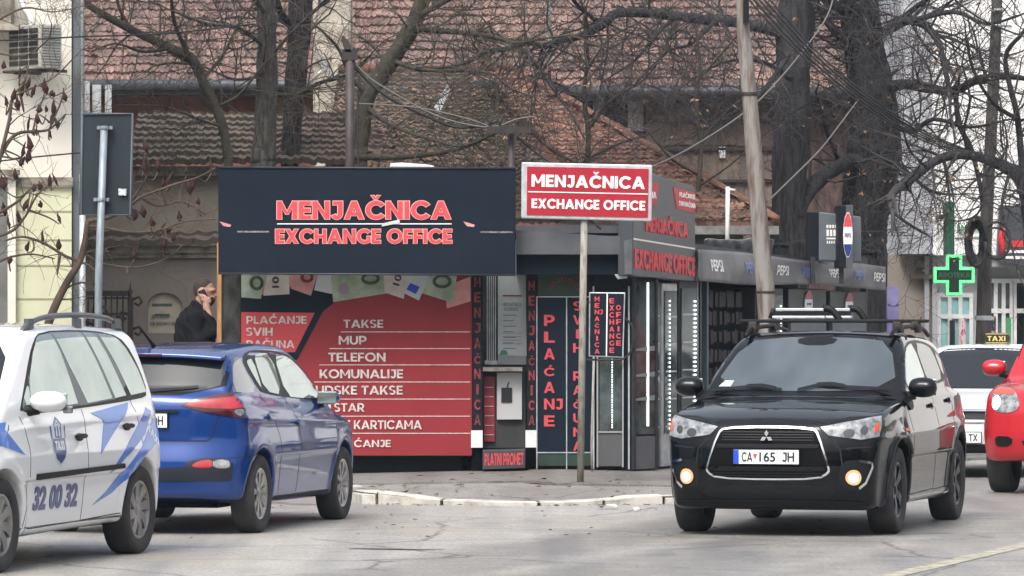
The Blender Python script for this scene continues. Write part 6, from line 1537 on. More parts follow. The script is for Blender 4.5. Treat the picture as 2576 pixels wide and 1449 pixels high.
def sdf_grad(f, P_, e=.004):
    g = np.zeros_like(P_)
    for a in range(3):
        d = np.zeros(3); d[a] = e; g[:, a] = (f(*(P_ + d).T) - f(*(P_ - d).T)) / (2 * e)
    return g
def sdf_mesh(name, f, lo, hi, h, m, parent, newton=3, e=.004):
    ax = [np.arange(lo[i] - 2 * h, hi[i] + 3 * h, h) for i in range(3)]
    X, Y, Z = np.meshgrid(*ax, indexing='ij', sparse=True); F = f(X, Y, Z) + np.zeros((len(ax[0]), len(ax[1]), len(ax[2])))
    V, Q = surface_nets(F, (ax[0][0], ax[1][0], ax[2][0]), h)
    for _ in range(newton):
        g = sdf_grad(f, V, e); v = f(*V.T); st = g * (v / np.maximum((g * g).sum(1), .05))[:, None]; ln = np.linalg.norm(st, axis=1); V = V - st * np.minimum(1, h * .4 / np.maximum(ln, 1e-9))[:, None]
    g = sdf_grad(f, V, e); N = g / np.maximum(np.linalg.norm(g, axis=1), 1e-6)[:, None]
    me = bpy.data.meshes.new(name); me.from_pydata(V.tolist(), [], Q.tolist()); me.polygons.foreach_set("use_smooth", [True] * len(Q)); me.update()
    me.normals_split_custom_set_from_vertices(N.tolist())
    return link(name, me, m, parent)

class Car:
    def __init__(s, root, **k):
        s.root = root; s.__dict__.update(k); w0 = s.w0 = s.width / 2
        s.c_plan = curve(s.plan, .12); s.c_vert = curve(s.vert, .05); s.c_nose = curve(s.nose, .03); s.c_tail = curve(s.tail, .03); s.c_deck = curve(s.deck, s.deck_sig); s.c_bot = curve(s.bot, .06)
        s.c_ws = curve(s.ws, .04); s.c_rg = curve(s.rg, .04); s.c_roof = curve(s.roof, .12); s.c_gw = curve(s.gw, .15)
        s.body = sdf_mesh('body', s.f, (s.xmin - .02, -w0 - .08, .12), (s.xmax + .02, w0 + .08, s.height + .03), s.res, s.paint, root)
    def f(s, x, y, z, wells=True):
        w0 = s.w0; a = np.abs(y); t = a / w0
        w = s.c_plan(x) * s.c_vert(z)
        if s.crease: w = w + s.crease_amp * np.exp(-((z - s.crease(x)) / .03) ** 2)
        for xa in (s.wb / 2, -s.wb / 2):
            r = np.hypot(x - xa, z - s.rw); w = w + s.flare * np.exp(-((r - s.ra - .035) / .05) ** 2)
        side = a - w
        front = (x - (s.c_nose(z) - s.kf * t ** s.pf)) * .85
        rear = ((s.c_tail(z) + s.kr * t ** s.pr) - x) * .85
        top = (z - (s.c_deck(x) - s.crown * t * t)) * .95
        bot = s.c_bot(x) - z + .10 * np.maximum(t - .8, 0)
        lower = smax(smax(smax(side, top, s.k_sh), smax(front, rear, .03), s.k_lo), bot, .05)
        ws = (x - (s.c_ws(z) - s.kw * t * t)) * s.cw; rg = ((s.c_rg(z) + s.kg * t * t) - x) * s.cg
        roof = z - (s.c_roof(x) - s.cr * t * t); gs = (a - (s.c_gw(x) - np.maximum(z - s.zb, -.3) * s.tumble - .10 * np.maximum(z - s.zb, 0) ** 2)) * .93
        green = smax(smax(smax(ws, rg, .02), gs, s.k_ap), roof, s.k_rf); green = smax(green, .6 - z, .02)
        b = smin(lower, green, s.k_un)
        if wells:
            for xa in (s.wb / 2, -s.wb / 2):
                r = np.hypot(x - xa, np.maximum(z, s.rw - .0) - s.rw) * (1.0) ; r = np.where(z < s.rw, np.abs(x - xa), r)
                b = smax(b, np.minimum(s.ra - r, 9) * 1.0 if False else -np.maximum(r - s.ra, (w0 - .30) - a), .012)
        return b
    def project(s, pts, plane, wrap=False):
        P_ = np.array(pts, float)
        if plane == 'left': o = np.stack([P_[:, 0], np.full(len(P_), 1.25), P_[:, 1]], 1); d = np.array([0, -1., 0])
        elif plane == 'right': o = np.stack([P_[:, 0], np.full(len(P_), -1.25), P_[:, 1]], 1); d = np.array([0, 1., 0])
        elif plane == 'front': o = np.stack([np.full(len(P_), 3.2), P_[:, 0], P_[:, 1]], 1); d = np.array([-1., 0, 0])
        elif plane == 'rear': o = np.stack([np.full(len(P_), -3.2), P_[:, 0], P_[:, 1]], 1); d = np.array([1., 0, 0])
        else: o = np.stack([P_[:, 0], P_[:, 1], np.full(len(P_), 2.3)], 1); d = np.array([0, 0, -1.])
        if wrap and plane in ('front', 'rear'):
            # beyond y0 the ray swings round the corner, so that lamps wrap on to the side at their true length
            y0 = s.w0 - .22; u = np.maximum(np.abs(P_[:, 0]) - y0, 0); th = u / .22; sg = np.sign(P_[:, 0]); ex = s.xmax if plane == 'front' else s.xmin; dx = 1 if plane == 'front' else -1
            
            H0, _n = s.project(np.stack([np.full(len(P_), y0), P_[:, 1]], 1), plane); px = H0[:, 0] - dx * .20; wr = u > 0; dirx = dx * np.cos(th); diry = sg * np.sin(th)
            o[wr] = np.stack([px + dirx * 1.2, sg * y0 + diry * 1.2, P_[:, 1]], 1)[wr]; D = np.tile(d, (len(P_), 1)); D[wr] = np.stack([-dirx, -diry, 0 * dirx], 1)[wr]; d = D
            o[:, 2] = P_[:, 1]
        else: d = np.tile(d, (len(P_), 1))
        g_ = lambda x, y, z: s.f(x, y, z, False)
        T_ = np.zeros(len(P_))
        for _ in range(170):
            v = g_(*(o + T_[:, None] * d).T); T_ = np.minimum(T_ + np.where(np.abs(v) > 2e-5, v * .75, 0), 6.0)
        H = o + T_[:, None] * d; s.bad = np.abs(g_(*H.T)) > .004; g = sdf_grad(g_, H); N = g / np.maximum(np.linalg.norm(g, axis=1), 1e-6)[:, None]; s.bad |= -(N * d).sum(1) < .07
        return H, N
    def wrapping(s, V2, plane):
        return plane in ('front', 'rear') and max(p[1] for p in V2) < s.zb + .06 and max(abs(p[0]) for p in V2) > s.w0 - .2
    def patch(s, name, poly, plane, m, off=.003, step=.035, smooth=0, parent=None, thick=.006, closed_hole=None):
        if smooth: poly = chaikin(poly, smooth)
        # resample the outline
        out = []
        for a, b in zip(poly, poly[1:] + poly[:1]):
            n = max(1, int(math.dist(a, b) / step))
            out += [(a[0] + (b[0] - a[0]) * i / n, a[1] + (b[1] - a[1]) * i / n) for i in range(n)]
        pts = list(out); xs = [p[0] for p in out]; zs = [p[1] for p in out]
        gx = np.arange(min(xs) + step * .5, max(xs), step); gz = np.arange(min(zs) + step * .5, max(zs), step)
        for x in gx:
            for z in gz:
                if inside((x, z), out): pts.append((float(x), float(z)))
        r = delaunay_2d_cdt([Vector(p) for p in pts], [], [list(range(len(out)))], 1, 1e-6)
        V2 = [(v.x, v.y) for v in r[0]]; F = [tuple(f) for f in r[2]]
        return s.lay(name, V2, F, plane, m, off, parent, thick)
    def lay(s, name, V2, F, plane, m, off, parent=None, thick=.006):
        H, N = s.project(V2, plane, s.wrapping(V2, plane)); n = len(V2); bad = s.bad; F = [f for f in F if not any(bad[i] for i in f)]
        top = H + N * off; low = H + N * (off - thick)
        # facing
        axis = {'left': (0, 1, 0), 'right': (0, -1, 0), 'front': (1, 0, 0), 'rear': (-1, 0, 0), 'top': (0, 0, 1)}[plane]
        if F:
            f0 = F[0]; nn = np.cross(top[f0[1]] - top[f0[0]], top[f0[2]] - top[f0[0]])
            if np.dot(nn, N[f0[0]]) < 0: F = [f[::-1] for f in F]
        es = {}
        for f in F:
            for i in range(len(f)): es[(f[i], f[(i + 1) % len(f)])] = 1
        V = top.tolist(); NN = N.tolist(); FF = list(F)
        for (a, b) in list(es):
            if (b, a) in es: continue
            k = len(V); V += [top[a].tolist(), top[b].tolist(), low[b].tolist(), low[a].tolist()]
            ed = np.cross(top[b] - top[a], N[a]); ed = (ed / max(np.linalg.norm(ed), 1e-9)).tolist(); NN += [ed] * 4; FF.append((k + 1, k, k + 3, k + 2))
        me = bpy.data.meshes.new(name); me.from_pydata(V, [], FF); me.polygons.foreach_set("use_smooth", [True] * len(FF)); me.update(); me.normals_split_custom_set_from_vertices(NN)
        return link(name, me, m, parent if parent is not None else s.root)
    def text(s, name, body, plane, u0, v0, w, h, m, off=.004, bold=.02, shear=0.0, parent=None, rot=0.0):
        V, F = text_geo(body, bold); sg = {'left': -1, 'right': 1, 'front': 1, 'rear': -1}[plane]; ca, sa = math.cos(rot), math.sin(rot)
        V2 = []
        for p in V:
            a, b = p[0] * w + shear * p[1] * h, p[1] * h; V2.append((u0 + sg * (a * ca - b * sa), v0 + a * sa + b * ca))
        return s.lay(name, V2, F, plane, m, off, parent, .003)
    def strip_pts(s, pl, w):
        """ribbon polygon round a polyline in the projection plane"""
        L = []; Rr = []
        for i, p in enumerate(pl):
            a = pl[max(i - 1, 0)]; b = pl[min(i + 1, len(pl) - 1)]; dx, dz = b[0] - a[0], b[1] - a[1]; l = math.hypot(dx, dz) or 1
            L.append((p[0] - dz / l * w / 2, p[1] + dx / l * w / 2)); Rr.append((p[0] + dz / l * w / 2, p[1] - dx / l * w / 2))
        return L, Rr
    def seam(s, lines, plane, w=.007, m='gap', name='panel_gap', off=.0012, parent=None):
        V2 = []; F = []
        for pl in lines:
            q = []
            for a, b in zip(pl[:-1], pl[1:]):
                n = max(1, int(math.dist(a, b) / .04)); q += [(a[0] + (b[0] - a[0]) * i / n, a[1] + (b[1] - a[1]) * i / n) for i in range(n)]
            q.append(pl[-1]); L, Rr = s.strip_pts(q, w); k = len(V2); n = len(q); V2 += L + Rr
            F += [(k + i, k + i + 1, k + n + i + 1, k + n + i) for i in range(n - 1)]
        # consistent facing
        H, N = s.project(V2, plane, s.wrapping(V2, plane)); G = []; 
        for f in F:
            nn = np.cross(H[f[1]] - H[f[0]], H[f[2]] - H[f[0]]); G.append(f if np.dot(nn, N[f[0]]) > 0 else f[::-1])
        return s.lay(name, V2, G, plane, M[m] if isinstance(m, str) else m, off, parent, .001)
    def sides(s, fn):
        for sd in ('left', 'right'): fn(sd)

def wheel(root, x, y, r, width, rim_r, m_rim, style, out, steer=0.0):
    """out = +1 / -1: outer face towards +y / -y"""
    T = MB(); hw = width / 2; o = out
    prof = [(rim_r - .012, -hw * .75), (rim_r + .015, -hw * .92), (r * .87, -hw), (r * .955, -hw * .93), (r * .992, -hw * .72), (r, -hw * .3), (r, hw * .3), (r * .992, hw * .72), (r * .955, hw * .93), (r * .87, hw), (rim_r + .015, hw * .92), (rim_r - .008, hw * .78)]
    T.lathe(prof, (0, 0, 0), 'y', 40)
    ty = T.build('wheel', M['rubber'], None, world=False); ty.parent = root; ty.location = (x, y, r - .004); ty.rotation_euler = (0, rng.uniform(0, 1), steer)
    W = MB(); f = o * hw * .80
    W.lathe([(rim_r, o * hw * .80), (rim_r - .012, o * hw * .86), (rim_r - .022, o * hw * .80), (rim_r - .03, o * hw * .2), (rim_r - .05, -o * hw * .1)], (0, 0, 0), 'y', 36)
    W.lathe([(.001, o * hw * .74), (.028, o * hw * .74), (.034, o * hw * .68), (.05, o * hw * .60)], (0, 0, 0), 'y', 20)
    n, wi, wo_, twist, double = style
    for i in range(n):
        a0 = 2 * math.pi * i / n
        for dbl in ((-.16, .16) if double else (0,)):
            pr = []
            for rr_, ww, yy in ((.035, wi, .62), (rim_r * .55, (wi + wo_) / 2, .76), (rim_r - .01, wo_, .78)):
                a = a0 + dbl * (rr_ / rim_r) + twist * (rr_ / rim_r)
                for sg in (-1, 1): pr.append((math.cos(a) * rr_ - sg * math.sin(a) * ww, o * hw * yy, math.sin(a) * rr_ + sg * math.cos(a) * ww))
            bk = [(p[0], p[1] - o * .03, p[2]) for p in pr]
            vs = pr + bk
            W.add(vs, [(0, 1, 3, 2), (2, 3, 5, 4), (6, 8, 9, 7), (8, 10, 11, 9), (0, 2, 8, 6), (2, 4, 10, 8), (1, 7, 9, 3), (3, 9, 11, 5)], 0, False)
    ro = W.build('rim', m_rim, None, world=False); ro.parent = ty
    D = MB(); D.lathe([(.001, o * hw * .35), (rim_r * .72, o * hw * .35), (rim_r * .74, o * hw * .1), (rim_r - .02, o * hw * .05)], (0, 0, 0), 'y', 28)
    do = D.build('brake_disc', mat_disc, None, world=False); do.parent = ty
    for k in range(5):
        pass
    return ty
mat_disc = mat('dark_brake', lin((30, 30, 31)), .5, metal=.5)

def mirror(car, x, y, z, sx, sy, sz, m, name='side_mirror', glassy=True, arm=.10):
    for sg in (1, -1):
        def f(X, Y, Z, sg=sg):
            qx = np.abs(X - x - .02 * ((Y - sg * y) * sg)) - sx * (.72 + .28 * (1 - ((Z - z) / sz) ** 2)); qy = np.abs(Y - sg * y) - sy; qz = np.abs(Z - z) - sz
            return smax(smax(qx, qy, .09), qz, .09)
        o = sdf_mesh(name, f, (x - sx - .03, sg * y - sy - .03, z - sz - .03), (x + sx + .03, sg * y + sy + .03, z + sz + .03), .016, m, car.root, e=.003)
        g = MB(); g.box((x - sx - .0, sg * y, z), (.012, sy * 1.6, sz * 1.5)); g.build('mirror_glass', M['glass_car'], o, world=False, bevel=.003)
        a = MB(); a.tube([(x + .01, sg * (y - sy - arm), z - sz * .9), (x, sg * (y - sy * .5), z - sz * .75)], [.05, .032], 8); a.build('mirror_arm', M['black_plastic'], o, world=False)

def plate(car, x, front, zc, text, name='number_plate', tilt=0.0):
    sg = 1 if front else -1
    b = MB(); b.box((x, 0, zc), (.014, .53, .122), (0, tilt, 0)); o = b.build(name, M['black_plastic'], car.root, world=False, bevel=.004)
    b = MB(); b.box((x + sg * .008, 0, zc), (.006, .515, .108), (0, tilt, 0)); po = b.build('plate_face', M['plate_white'], o, world=False)
    b = MB(); b.box((x + sg * .0105, -sg * .236, zc), (.004, .042, .106), (0, tilt, 0)); b.build('plate_band', M['plate_blue'], o, world=False)
    b = MB(); dy = sg
    for s_, u, w in text: letters(b, s_, (x + sg * .0118, dy * (-.515 / 2 + u), zc - .037), (0, dy, 0), (0, 0, 1), w, .074, .015, .002)
    b.build('lettering', M['ink'], o, world=False)
    return o

def pose(name, label, cat, Cx, Cy, fx, fy, group=None):
    return thing(name, label, cat, (Cx, Cy, 0), math.atan2(fy, fx), group)

W_LO = [(.15, .90), (.3, .955), (.5, .985), (.65, 1.0), (.8, .998), (.95, .975), (1.1, .93)]
def door_handle(car, sd, x, z, m, w=.17):
    V2 = [(x - w / 2, z - .016), (x + w / 2, z - .016), (x + w / 2, z + .018), (x - w / 2, z + .018)]
    car.patch('handle_recess', [(x - w * .42, z - .03), (x + w * .34, z - .03), (x + w * .34, z + .024), (x - w * .42, z + .024)], sd, M['seal'], .0012, .05, 2)
    car.patch('door_handle', V2, sd, m, .030, .05, 2, None, .022)

# ---- black SUV -------------------------------------------------
r = pose('black_suv', 'black SUV with roof rack and lit fog lamps driving towards us', 'car', 2.555, 39.02, -.2639, -.9646)
suv = Car(r, width=1.77, height=1.60, wb=2.67, rw=.345, ra=.40, xmin=-2.09, xmax=2.22, res=.022, paint=M['paint_black'],
          plan=[(-2.1, .80), (-1.7, .865), (-1.3, .885), (1.2, .885), (1.7, .875), (2.2, .80)], vert=[(.15, .93), (.3, .965), (.5, .985), (.68, 1.0), (.85, .995), (1.0, .965), (1.15, .93)],
          nose=[(.15, 2.04), (.24, 2.14), (.34, 2.19), (.55, 2.205), (.72, 2.19), (.86, 2.15), (.92, 2.10), (1.0, 2.0)], tail=[(.2, -2.0), (.4, -2.07), (.6, -2.08), (.8, -2.03), (1.0, -1.98), (1.2, -1.9)],
          deck=[(-2.1, 1.10), (-1.5, 1.12), (.8, 1.085), (1.0, 1.07), (1.4, 1.035), (1.8, .985), (2.05, .925), (2.2, .86)], deck_sig=.10, bot=[(-2.1, .32), (-1.7, .22), (1.7, .20), (1.95, .20), (2.2, .22)],
          crease=lambda x: .78 + .055 * (x * -.4 + .3), crease_amp=.010, flare=.022, kf=.25, pf=3.4, kr=.22, pr=3.0, crown=.04, k_sh=.06, k_lo=.05,
          ws=[(.9, 1.30), (1.08, 1.00), (1.52, .28), (1.7, .02)], kw=.16, cw=.55, rg=[(1.0, -2.02), (1.15, -1.95), (1.48, -1.58), (1.6, -1.42)], kg=.12, cg=.75,
          roof=[(-1.9, 1.49), (-1.4, 1.545), (-.6, 1.59), (0, 1.59), (.4, 1.545)], cr=.05, gw=[(-2.0, .70), (-1.4, .80), (0, .83), (1.0, .83)], zb=1.08, tumble=.30, k_ap=.05, k_rf=.09, k_un=.035)
def suv_side(sd):
    c = suv
    fr = [(.84, 1.12), (.42, 1.37), (.12, 1.487), (-.30, 1.515), (-.85, 1.50), (-1.30, 1.43), (-1.66, 1.25), (-1.62, 1.20), (-1.2, 1.165), (0, 1.12)]
    c.patch('window_surround', fr, sd, M['seal'], .0016, .04, 1)
    c.patch('window', [(.74, 1.135), (.32, 1.395), (.08, 1.470), (-.22, 1.488), (-.24, 1.145), (.3, 1.132)], sd, M['glass_car'], .004, .04, 1)
    c.patch('window', [(-.31, 1.150), (-.29, 1.490), (-.80, 1.475), (-1.08, 1.43), (-1.14, 1.19), (-.7, 1.165)], sd, M['glass_tint'], .004, .04, 1)
    c.patch('window', [(-1.20, 1.20), (-1.15, 1.42), (-1.34, 1.37), (-1.58, 1.235)], sd, M['glass_tint'], .004, .04, 1)
    c.seam([[(.98, 1.10), (.93, .80), (.90, .48), (.84, .30)], [(-.27, 1.12), (-.25, .70), (-.25, .30), (.84, .285)], [(-1.17, 1.17), (-1.10, .95), (-.98, .76), (-.93, .5), (-.90, .30), (-.25, .29)]], sd)
    door_handle(c, sd, -.10, .98, M['paint_black']); door_handle(c, sd, -.98, 1.01, M['paint_black'])
    c.patch('sill_trim', [(.92, .235), (-.90, .225), (-.90, .262), (.92, .272)], sd, M['chrome_satin'], .012, .06, 0, None, .014)
    c.patch('wheel_arch_trim', None or arch_poly(1.335, .345, .40, .455), sd, M['black_plastic'], .004, .04)
    c.patch('wheel_arch_trim', arch_poly(-1.335, .345, .40, .455), sd, M['black_plastic'], .004, .04)
    c.patch('turn_repeater', [(1.16, .80), (1.08, .80), (1.08, .825), (1.16, .825)], sd, M['lamp_amber'], .005, .05, 1)
    wy = .885 - .115
    s_ = 1 if sd == 'left' else -1
    for x in (1.335, -1.335): wheel(r, x, s_ * wy, .345, .22, .222, M['rim_dark'], (5, .030, .022, .25, True), s_, .0)
def arch_poly(xa, za, r0, r1, a0=-8, a1=188):
    o = [(xa + r1 * math.cos(R(a)), za + r1 * math.sin(R(a))) for a in np.linspace(a0, a1, 22)]; i = [(xa + r0 * math.cos(R(a)), za + r0 * math.sin(R(a))) for a in np.linspace(a1, a0, 22)]
    return o + i
suv.sides(suv_side)
c = suv
c.patch('windscreen_surround', [(-.79, 1.075), (.79, 1.075), (.79, 1.12), (.61, 1.535), (.0, 1.555), (-.61, 1.535), (-.79, 1.12)], 'front', M['seal'], .0016, .04, 1)
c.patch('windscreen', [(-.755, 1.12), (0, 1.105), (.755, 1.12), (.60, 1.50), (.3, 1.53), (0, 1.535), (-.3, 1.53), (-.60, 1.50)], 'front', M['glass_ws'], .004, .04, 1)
c.patch('mirror_shade', [(-.17, 1.535), (.17, 1.535), (.14, 1.47), (-.14, 1.47)], 'front', M['seal'], .0055, .04, 1)
c.patch('permit_sticker', [(-.70, 1.14), (-.60, 1.14), (-.585, 1.185), (-.66, 1.185)], 'front', mat('pale_sticker', lin((196, 216, 210)), .4), .0058, .04)
for pl in ([(-.74, 1.095), (-.45, 1.125), (-.20, 1.108), (-.15, 1.106)], [(-.02, 1.105), (.12, 1.140), (.35, 1.128), (.70, 1.112)]):
    c.seam([pl], 'front', .022, 'black_plastic', 'wiper', .022)
    c.seam([[pl[1], ((pl[1][0] + pl[2][0]) / 2, pl[1][1] + .006), pl[2]]], 'front', .03, 'black_plastic', 'wiper', .028)
c.seam([[(-.86, .93), (-.60, .925), (-.44, .885), (-.38, .90), (0, .915), (.38, .90), (.44, .885), (.60, .925), (.86, .93)]], 'front', .010)
# grille: deep black field inside a chrome frame
gp = [(-.355, .842), (0, .852), (.355, .842), (.40, .80), (.485, .54), (.485, .495), (.40, .448), (0, .44), (-.40, .448), (-.485, .495), (-.485, .54), (-.40, .80)]
c.patch('grille_frame', [(p[0] * 1.0, (p[1] - .64) * 1.0 + .64) for p in gp], 'front', M['chrome'], .018, .03, 1, None, .02)
gi = [(p[0] * .968, (p[1] - .645) * .935 + .645) for p in gp]
g = c.patch('grille', gi, 'front', mat('grille_black', lin((8, 8, 9)), .7, spec=.1), .0215, .03, 1, None, .004)
mesh_m = mat('grille_mesh', lin((26, 26, 29)), .4, spec=.3)
lines = [[(-.43 + .04 * 0, z), (.43, z)] for z in (.475, .495, .515)] + [[(-.36, z), (.36, z)] for z in (.745, .765, .785, .805)]
c.seam(lines, 'front', .007, mesh_m, 'grille_slat', .026, parent=g)
c.seam([[(-.40, .70), (.40, .70)], [(-.45, .53), (.45, .53)]], 'front', .03, M['paint_black'], 'grille_bar', .028, parent=g)
pl_ = plate(c, 2.235, True, .62, [('CA', .065, .085), ('165', .205, .125), ('JH', .385, .095)])
b = MB(); b.prism([(2.2485, .157 - .2575 + .0, .645), (2.2485, .157 - .2575 + .028, .645), (2.2485, .157 - .2575 + .028, .635), (2.2485, .157 - .2575 + .014, .60), (2.2485, .157 - .2575, .635)], (1, 0, 0), .002); b.build('plate_crest', M['coral'], pl_, world=False)
# three diamond emblem
em = MB()
ez, er = .775, .028
for a in (90, 210, 330):
    a = R(a); cy, cz = math.cos(a) * er, math.sin(a) * er; u = Vector((0, math.cos(a), math.sin(a))); v = Vector((0, -math.sin(a), math.cos(a))); q = Vector((2.232, cy, ez + cz))
    em.prism([q - u * .027, q + v * .017, q + u * .027, q - v * .017], (1, 0, 0), .012)
em.build('emblem', M['chrome'], r, world=False)
for sg in (1, -1):
    hp_ = [(sg * y, z) for y, z in ((.405, .848), (.60, .886), (.80, .922), (.90, .932), (.95, .86), (.91, .775), (.72, .752), (.47, .785))]
    c.patch('headlamp_surround', [(p[0] * 1.0 - sg * .015 * (abs(p[0]) < .5), (p[1] - .83) * 1.16 + .83) for p in hp_], 'front', M['seal'], .003, .025, 0)
    h = c.patch('headlight', hp_, 'front', M['lamp_clear'], .008, .022, 0)
    for y, z, rr, mm in ((.62, .80, .042, 'lamp_inner'), (.745, .822, .040, 'lamp_inner')):
        c.patch('projector', [(sg * (y + rr * math.cos(k * .52)), z + rr * .82 * math.sin(k * .52)) for k in range(12)], 'front', M[mm], .010, .03, 0, h, .002)
    c.patch('indicator_lens', [(sg * .845, .80), (sg * .90, .81), (sg * .915, .885), (sg * .855, .875)], 'front', M['lamp_amber'], .0105, .03, 1, h, .002)
    c.patch('fog_recess', [(sg * .57, .585), (sg * .70, .60), (sg * .83, .575), (sg * .86, .53), (sg * .76, .39), (sg * .62, .365), (sg * .54, .42)], 'front', M['black_plastic'], .003, .03, 1)
    c.seam([[(sg * .70, .588), (sg * .83, .572), (sg * .835, .54), (sg * .765, .42), (sg * .70, .378)]], 'front', .02, 'chrome', 'fog_trim', .016)
    fo = c.patch('fog_lamp', [(sg * (.662 + .062 * math.cos(k * .4)), .462 + .060 * math.sin(k * .4)) for k in range(16)], 'front', M['fog_glow'], .010, .03)
    c.patch('fog_bulb', [(sg * (.660 + .035 * math.cos(k * .4)), .460 + .034 * math.sin(k * .4)) for k in range(16)], 'front', M['fog_lit'], .014, .03, 0, fo, .003)
    c.patch('tail_light', [(sg * .50, .98), (sg * .80, 1.02), (sg * .83, .90), (sg * .55, .88)], 'rear', M['lamp_red'], .006, .03, 1)
c.seam([[(-.50, .905), (-.43, .86), (-.47, .78), (-.56, .68), (-.58, .55)], [(.50, .905), (.43, .86), (.47, .78), (.56, .68), (.58, .55)]], 'front', .012)
c.seam([[(-.82, .70), (-.60, .685)], [(.82, .70), (.60, .685)]], 'front', .012)
c.patch('lower_intake', [(-.47, .40), (.47, .40), (.54, .335), (.44, .30), (-.44, .30), (-.54, .335)], 'front', M['black_plastic'], .004, .03, 1)
c.patch('bumper_lip', [(-.80, .285), (.80, .285), (.78, .225), (-.78, .225)], 'front', M['black_plastic'], .010, .04, 1)
c.patch('rear_window', [(-.58, 1.20), (.58, 1.20), (.48, 1.45), (-.48, 1.45)], 'rear', M['glass_tint'], .004, .04, 1)
mirror(c, .76, .955, 1.14, .085, .115, .085, M['paint_black'])
c.patch('mirror_foot', [(1.02, 1.10), (.72, 1.10), (.70, .99), (.86, .95), (.95, 1.0)], 'left', M['black_plastic'], .012, .04, 1); c.patch('mirror_foot', [(1.02, 1.10), (.72, 1.10), (.70, .99), (.86, .95), (.95, 1.0)], 'right', M['black_plastic'], .012, .04, 1)
b = MB(); b.lathe([(.01, -.05), (.14, -.04), (.16, .0), (.10, .07)], (1.15, .08, .24), n=14); b.box((.2, 0, .25), (2.4, 1.1, .10)); b.box((-1.3, 0, .33), (.12, 1.3, .12)); b.build('underbody', M['void'], r, world=False)
for sg in (1, -1):
    b = MB(); pts = [(.25, sg * .60, 1.545), (.05, sg * .605, 1.60), (-.6, sg * .605, 1.625), (-1.2, sg * .595, 1.60), (-1.5, sg * .585, 1.545)]; b.tube(smooth_path(pts, 4), .018, 8); b.build('roof_rail', M['black_plastic'], r, world=False)
# roof rack with two ski holders
for x in (-.05, -.85):
    b = MB(); b.box((x, 0, 1.668), (.07, 1.42, .028)); xb_ = b.build('rack_bar', M['black_plastic'], r, world=False, bevel=.008)
    for sg in (1, -1):
        b = MB(); b.box((x, sg * .60, 1.628), (.12, .07, .07)); b.box((x, sg * .62, 1.60), (.09, .05, .06)); b.build('rack_foot', M['iron'], xb_, world=False, bevel=.008)
for x, y0_, y1_ in ((-.05, -.44, .0), (-.85, -.40, .06)):
    b = MB(); b.box((x, (y0_ + y1_) / 2, 1.70), (.075, y1_ - y0_, .022)); b.box((x, (y0_ + y1_) / 2 + .01, 1.762), (.075, y1_ - y0_ - .04, .024)); ho = b.build('ski_holder', M['alu'], r, world=False, bevel=.005)
    b = MB(); b.box((x, (y0_ + y1_) / 2, 1.731), (.07, y1_ - y0_ - .02, .036)); b.tube(smooth_path([(x, y1_ - .02, 1.775), (x, y1_ + .05, 1.76), (x, y1_ + .10, 1.70), (x, y1_ + .12, 1.675)], 3), .028, 8); b.tube([(x, y0_ + .01, 1.77), (x, y0_ - .02, 1.69)], .022, 8); b.build('clamp', M['black_plastic'], ho, world=False)

# ---- blue hatchback --------------------------------------------
r = pose('blue_hatchback', 'glossy blue hatchback parked with its rear towards us', 'car', -2.528, 39.083, .2181, .9759)
hb = Car(r, width=1.734, height=1.50, wb=2.57, rw=.31, ra=.355, xmin=-1.96, xmax=2.12, res=.022, paint=M['paint_blue'],
         plan=[(-1.95, .80), (-1.5, .855), (-1.2, .867), (1.1, .867), (1.6, .85), (2.1, .76)], vert=[(.15, .92), (.3, .955), (.5, .985), (.66, 1.0), (.80, .99), (.92, .975), (1.05, .94)],
         nose=[(.15, 2.0), (.3, 2.08), (.5, 2.1), (.7, 2.06), (.85, 1.95), (.95, 1.8)], tail=[(.2, -1.86), (.30, -1.915), (.45, -1.935), (.56, -1.93), (.66, -1.90), (.74, -1.875), (.9, -1.87), (1.02, -1.86), (1.1, -1.82), (1.2, -1.75)],
         deck=[(-1.95, 1.10), (-1.7, 1.125), (-1.3, 1.09), (-.4, 1.035), (.9, .985), (1.1, .965), (1.5, .90), (1.9, .78), (2.1, .65)], deck_sig=.12, bot=[(-1.95, .30), (-1.6, .25), (-1.0, .22), (1.6, .2), (2.1, .22)],
         crease=lambda x: .86 + .03 * (-x), crease_amp=.012, flare=.018, kf=.40, pf=2.4, kr=.25, pr=3.2, crown=.05, k_sh=.085, k_lo=.06,
         ws=[(.9, 1.20), (1.0, 1.05), (1.42, .32), (1.6, .0)], kw=.16, cw=.55, rg=[(1.0, -1.84), (1.11, -1.80), (1.40, -1.60), (1.5, -1.50)], kg=.20, cg=.88,
         roof=[(-1.7, 1.415), (-1.2, 1.465), (-.5, 1.50), (0, 1.50), (.5, 1.45)], cr=.05, gw=[(-1.9, .70), (-1.4, .775), (-.5, .80), (1.0, .80)], zb=1.0, tumble=.26, k_ap=.05, k_rf=.09, k_un=.045)
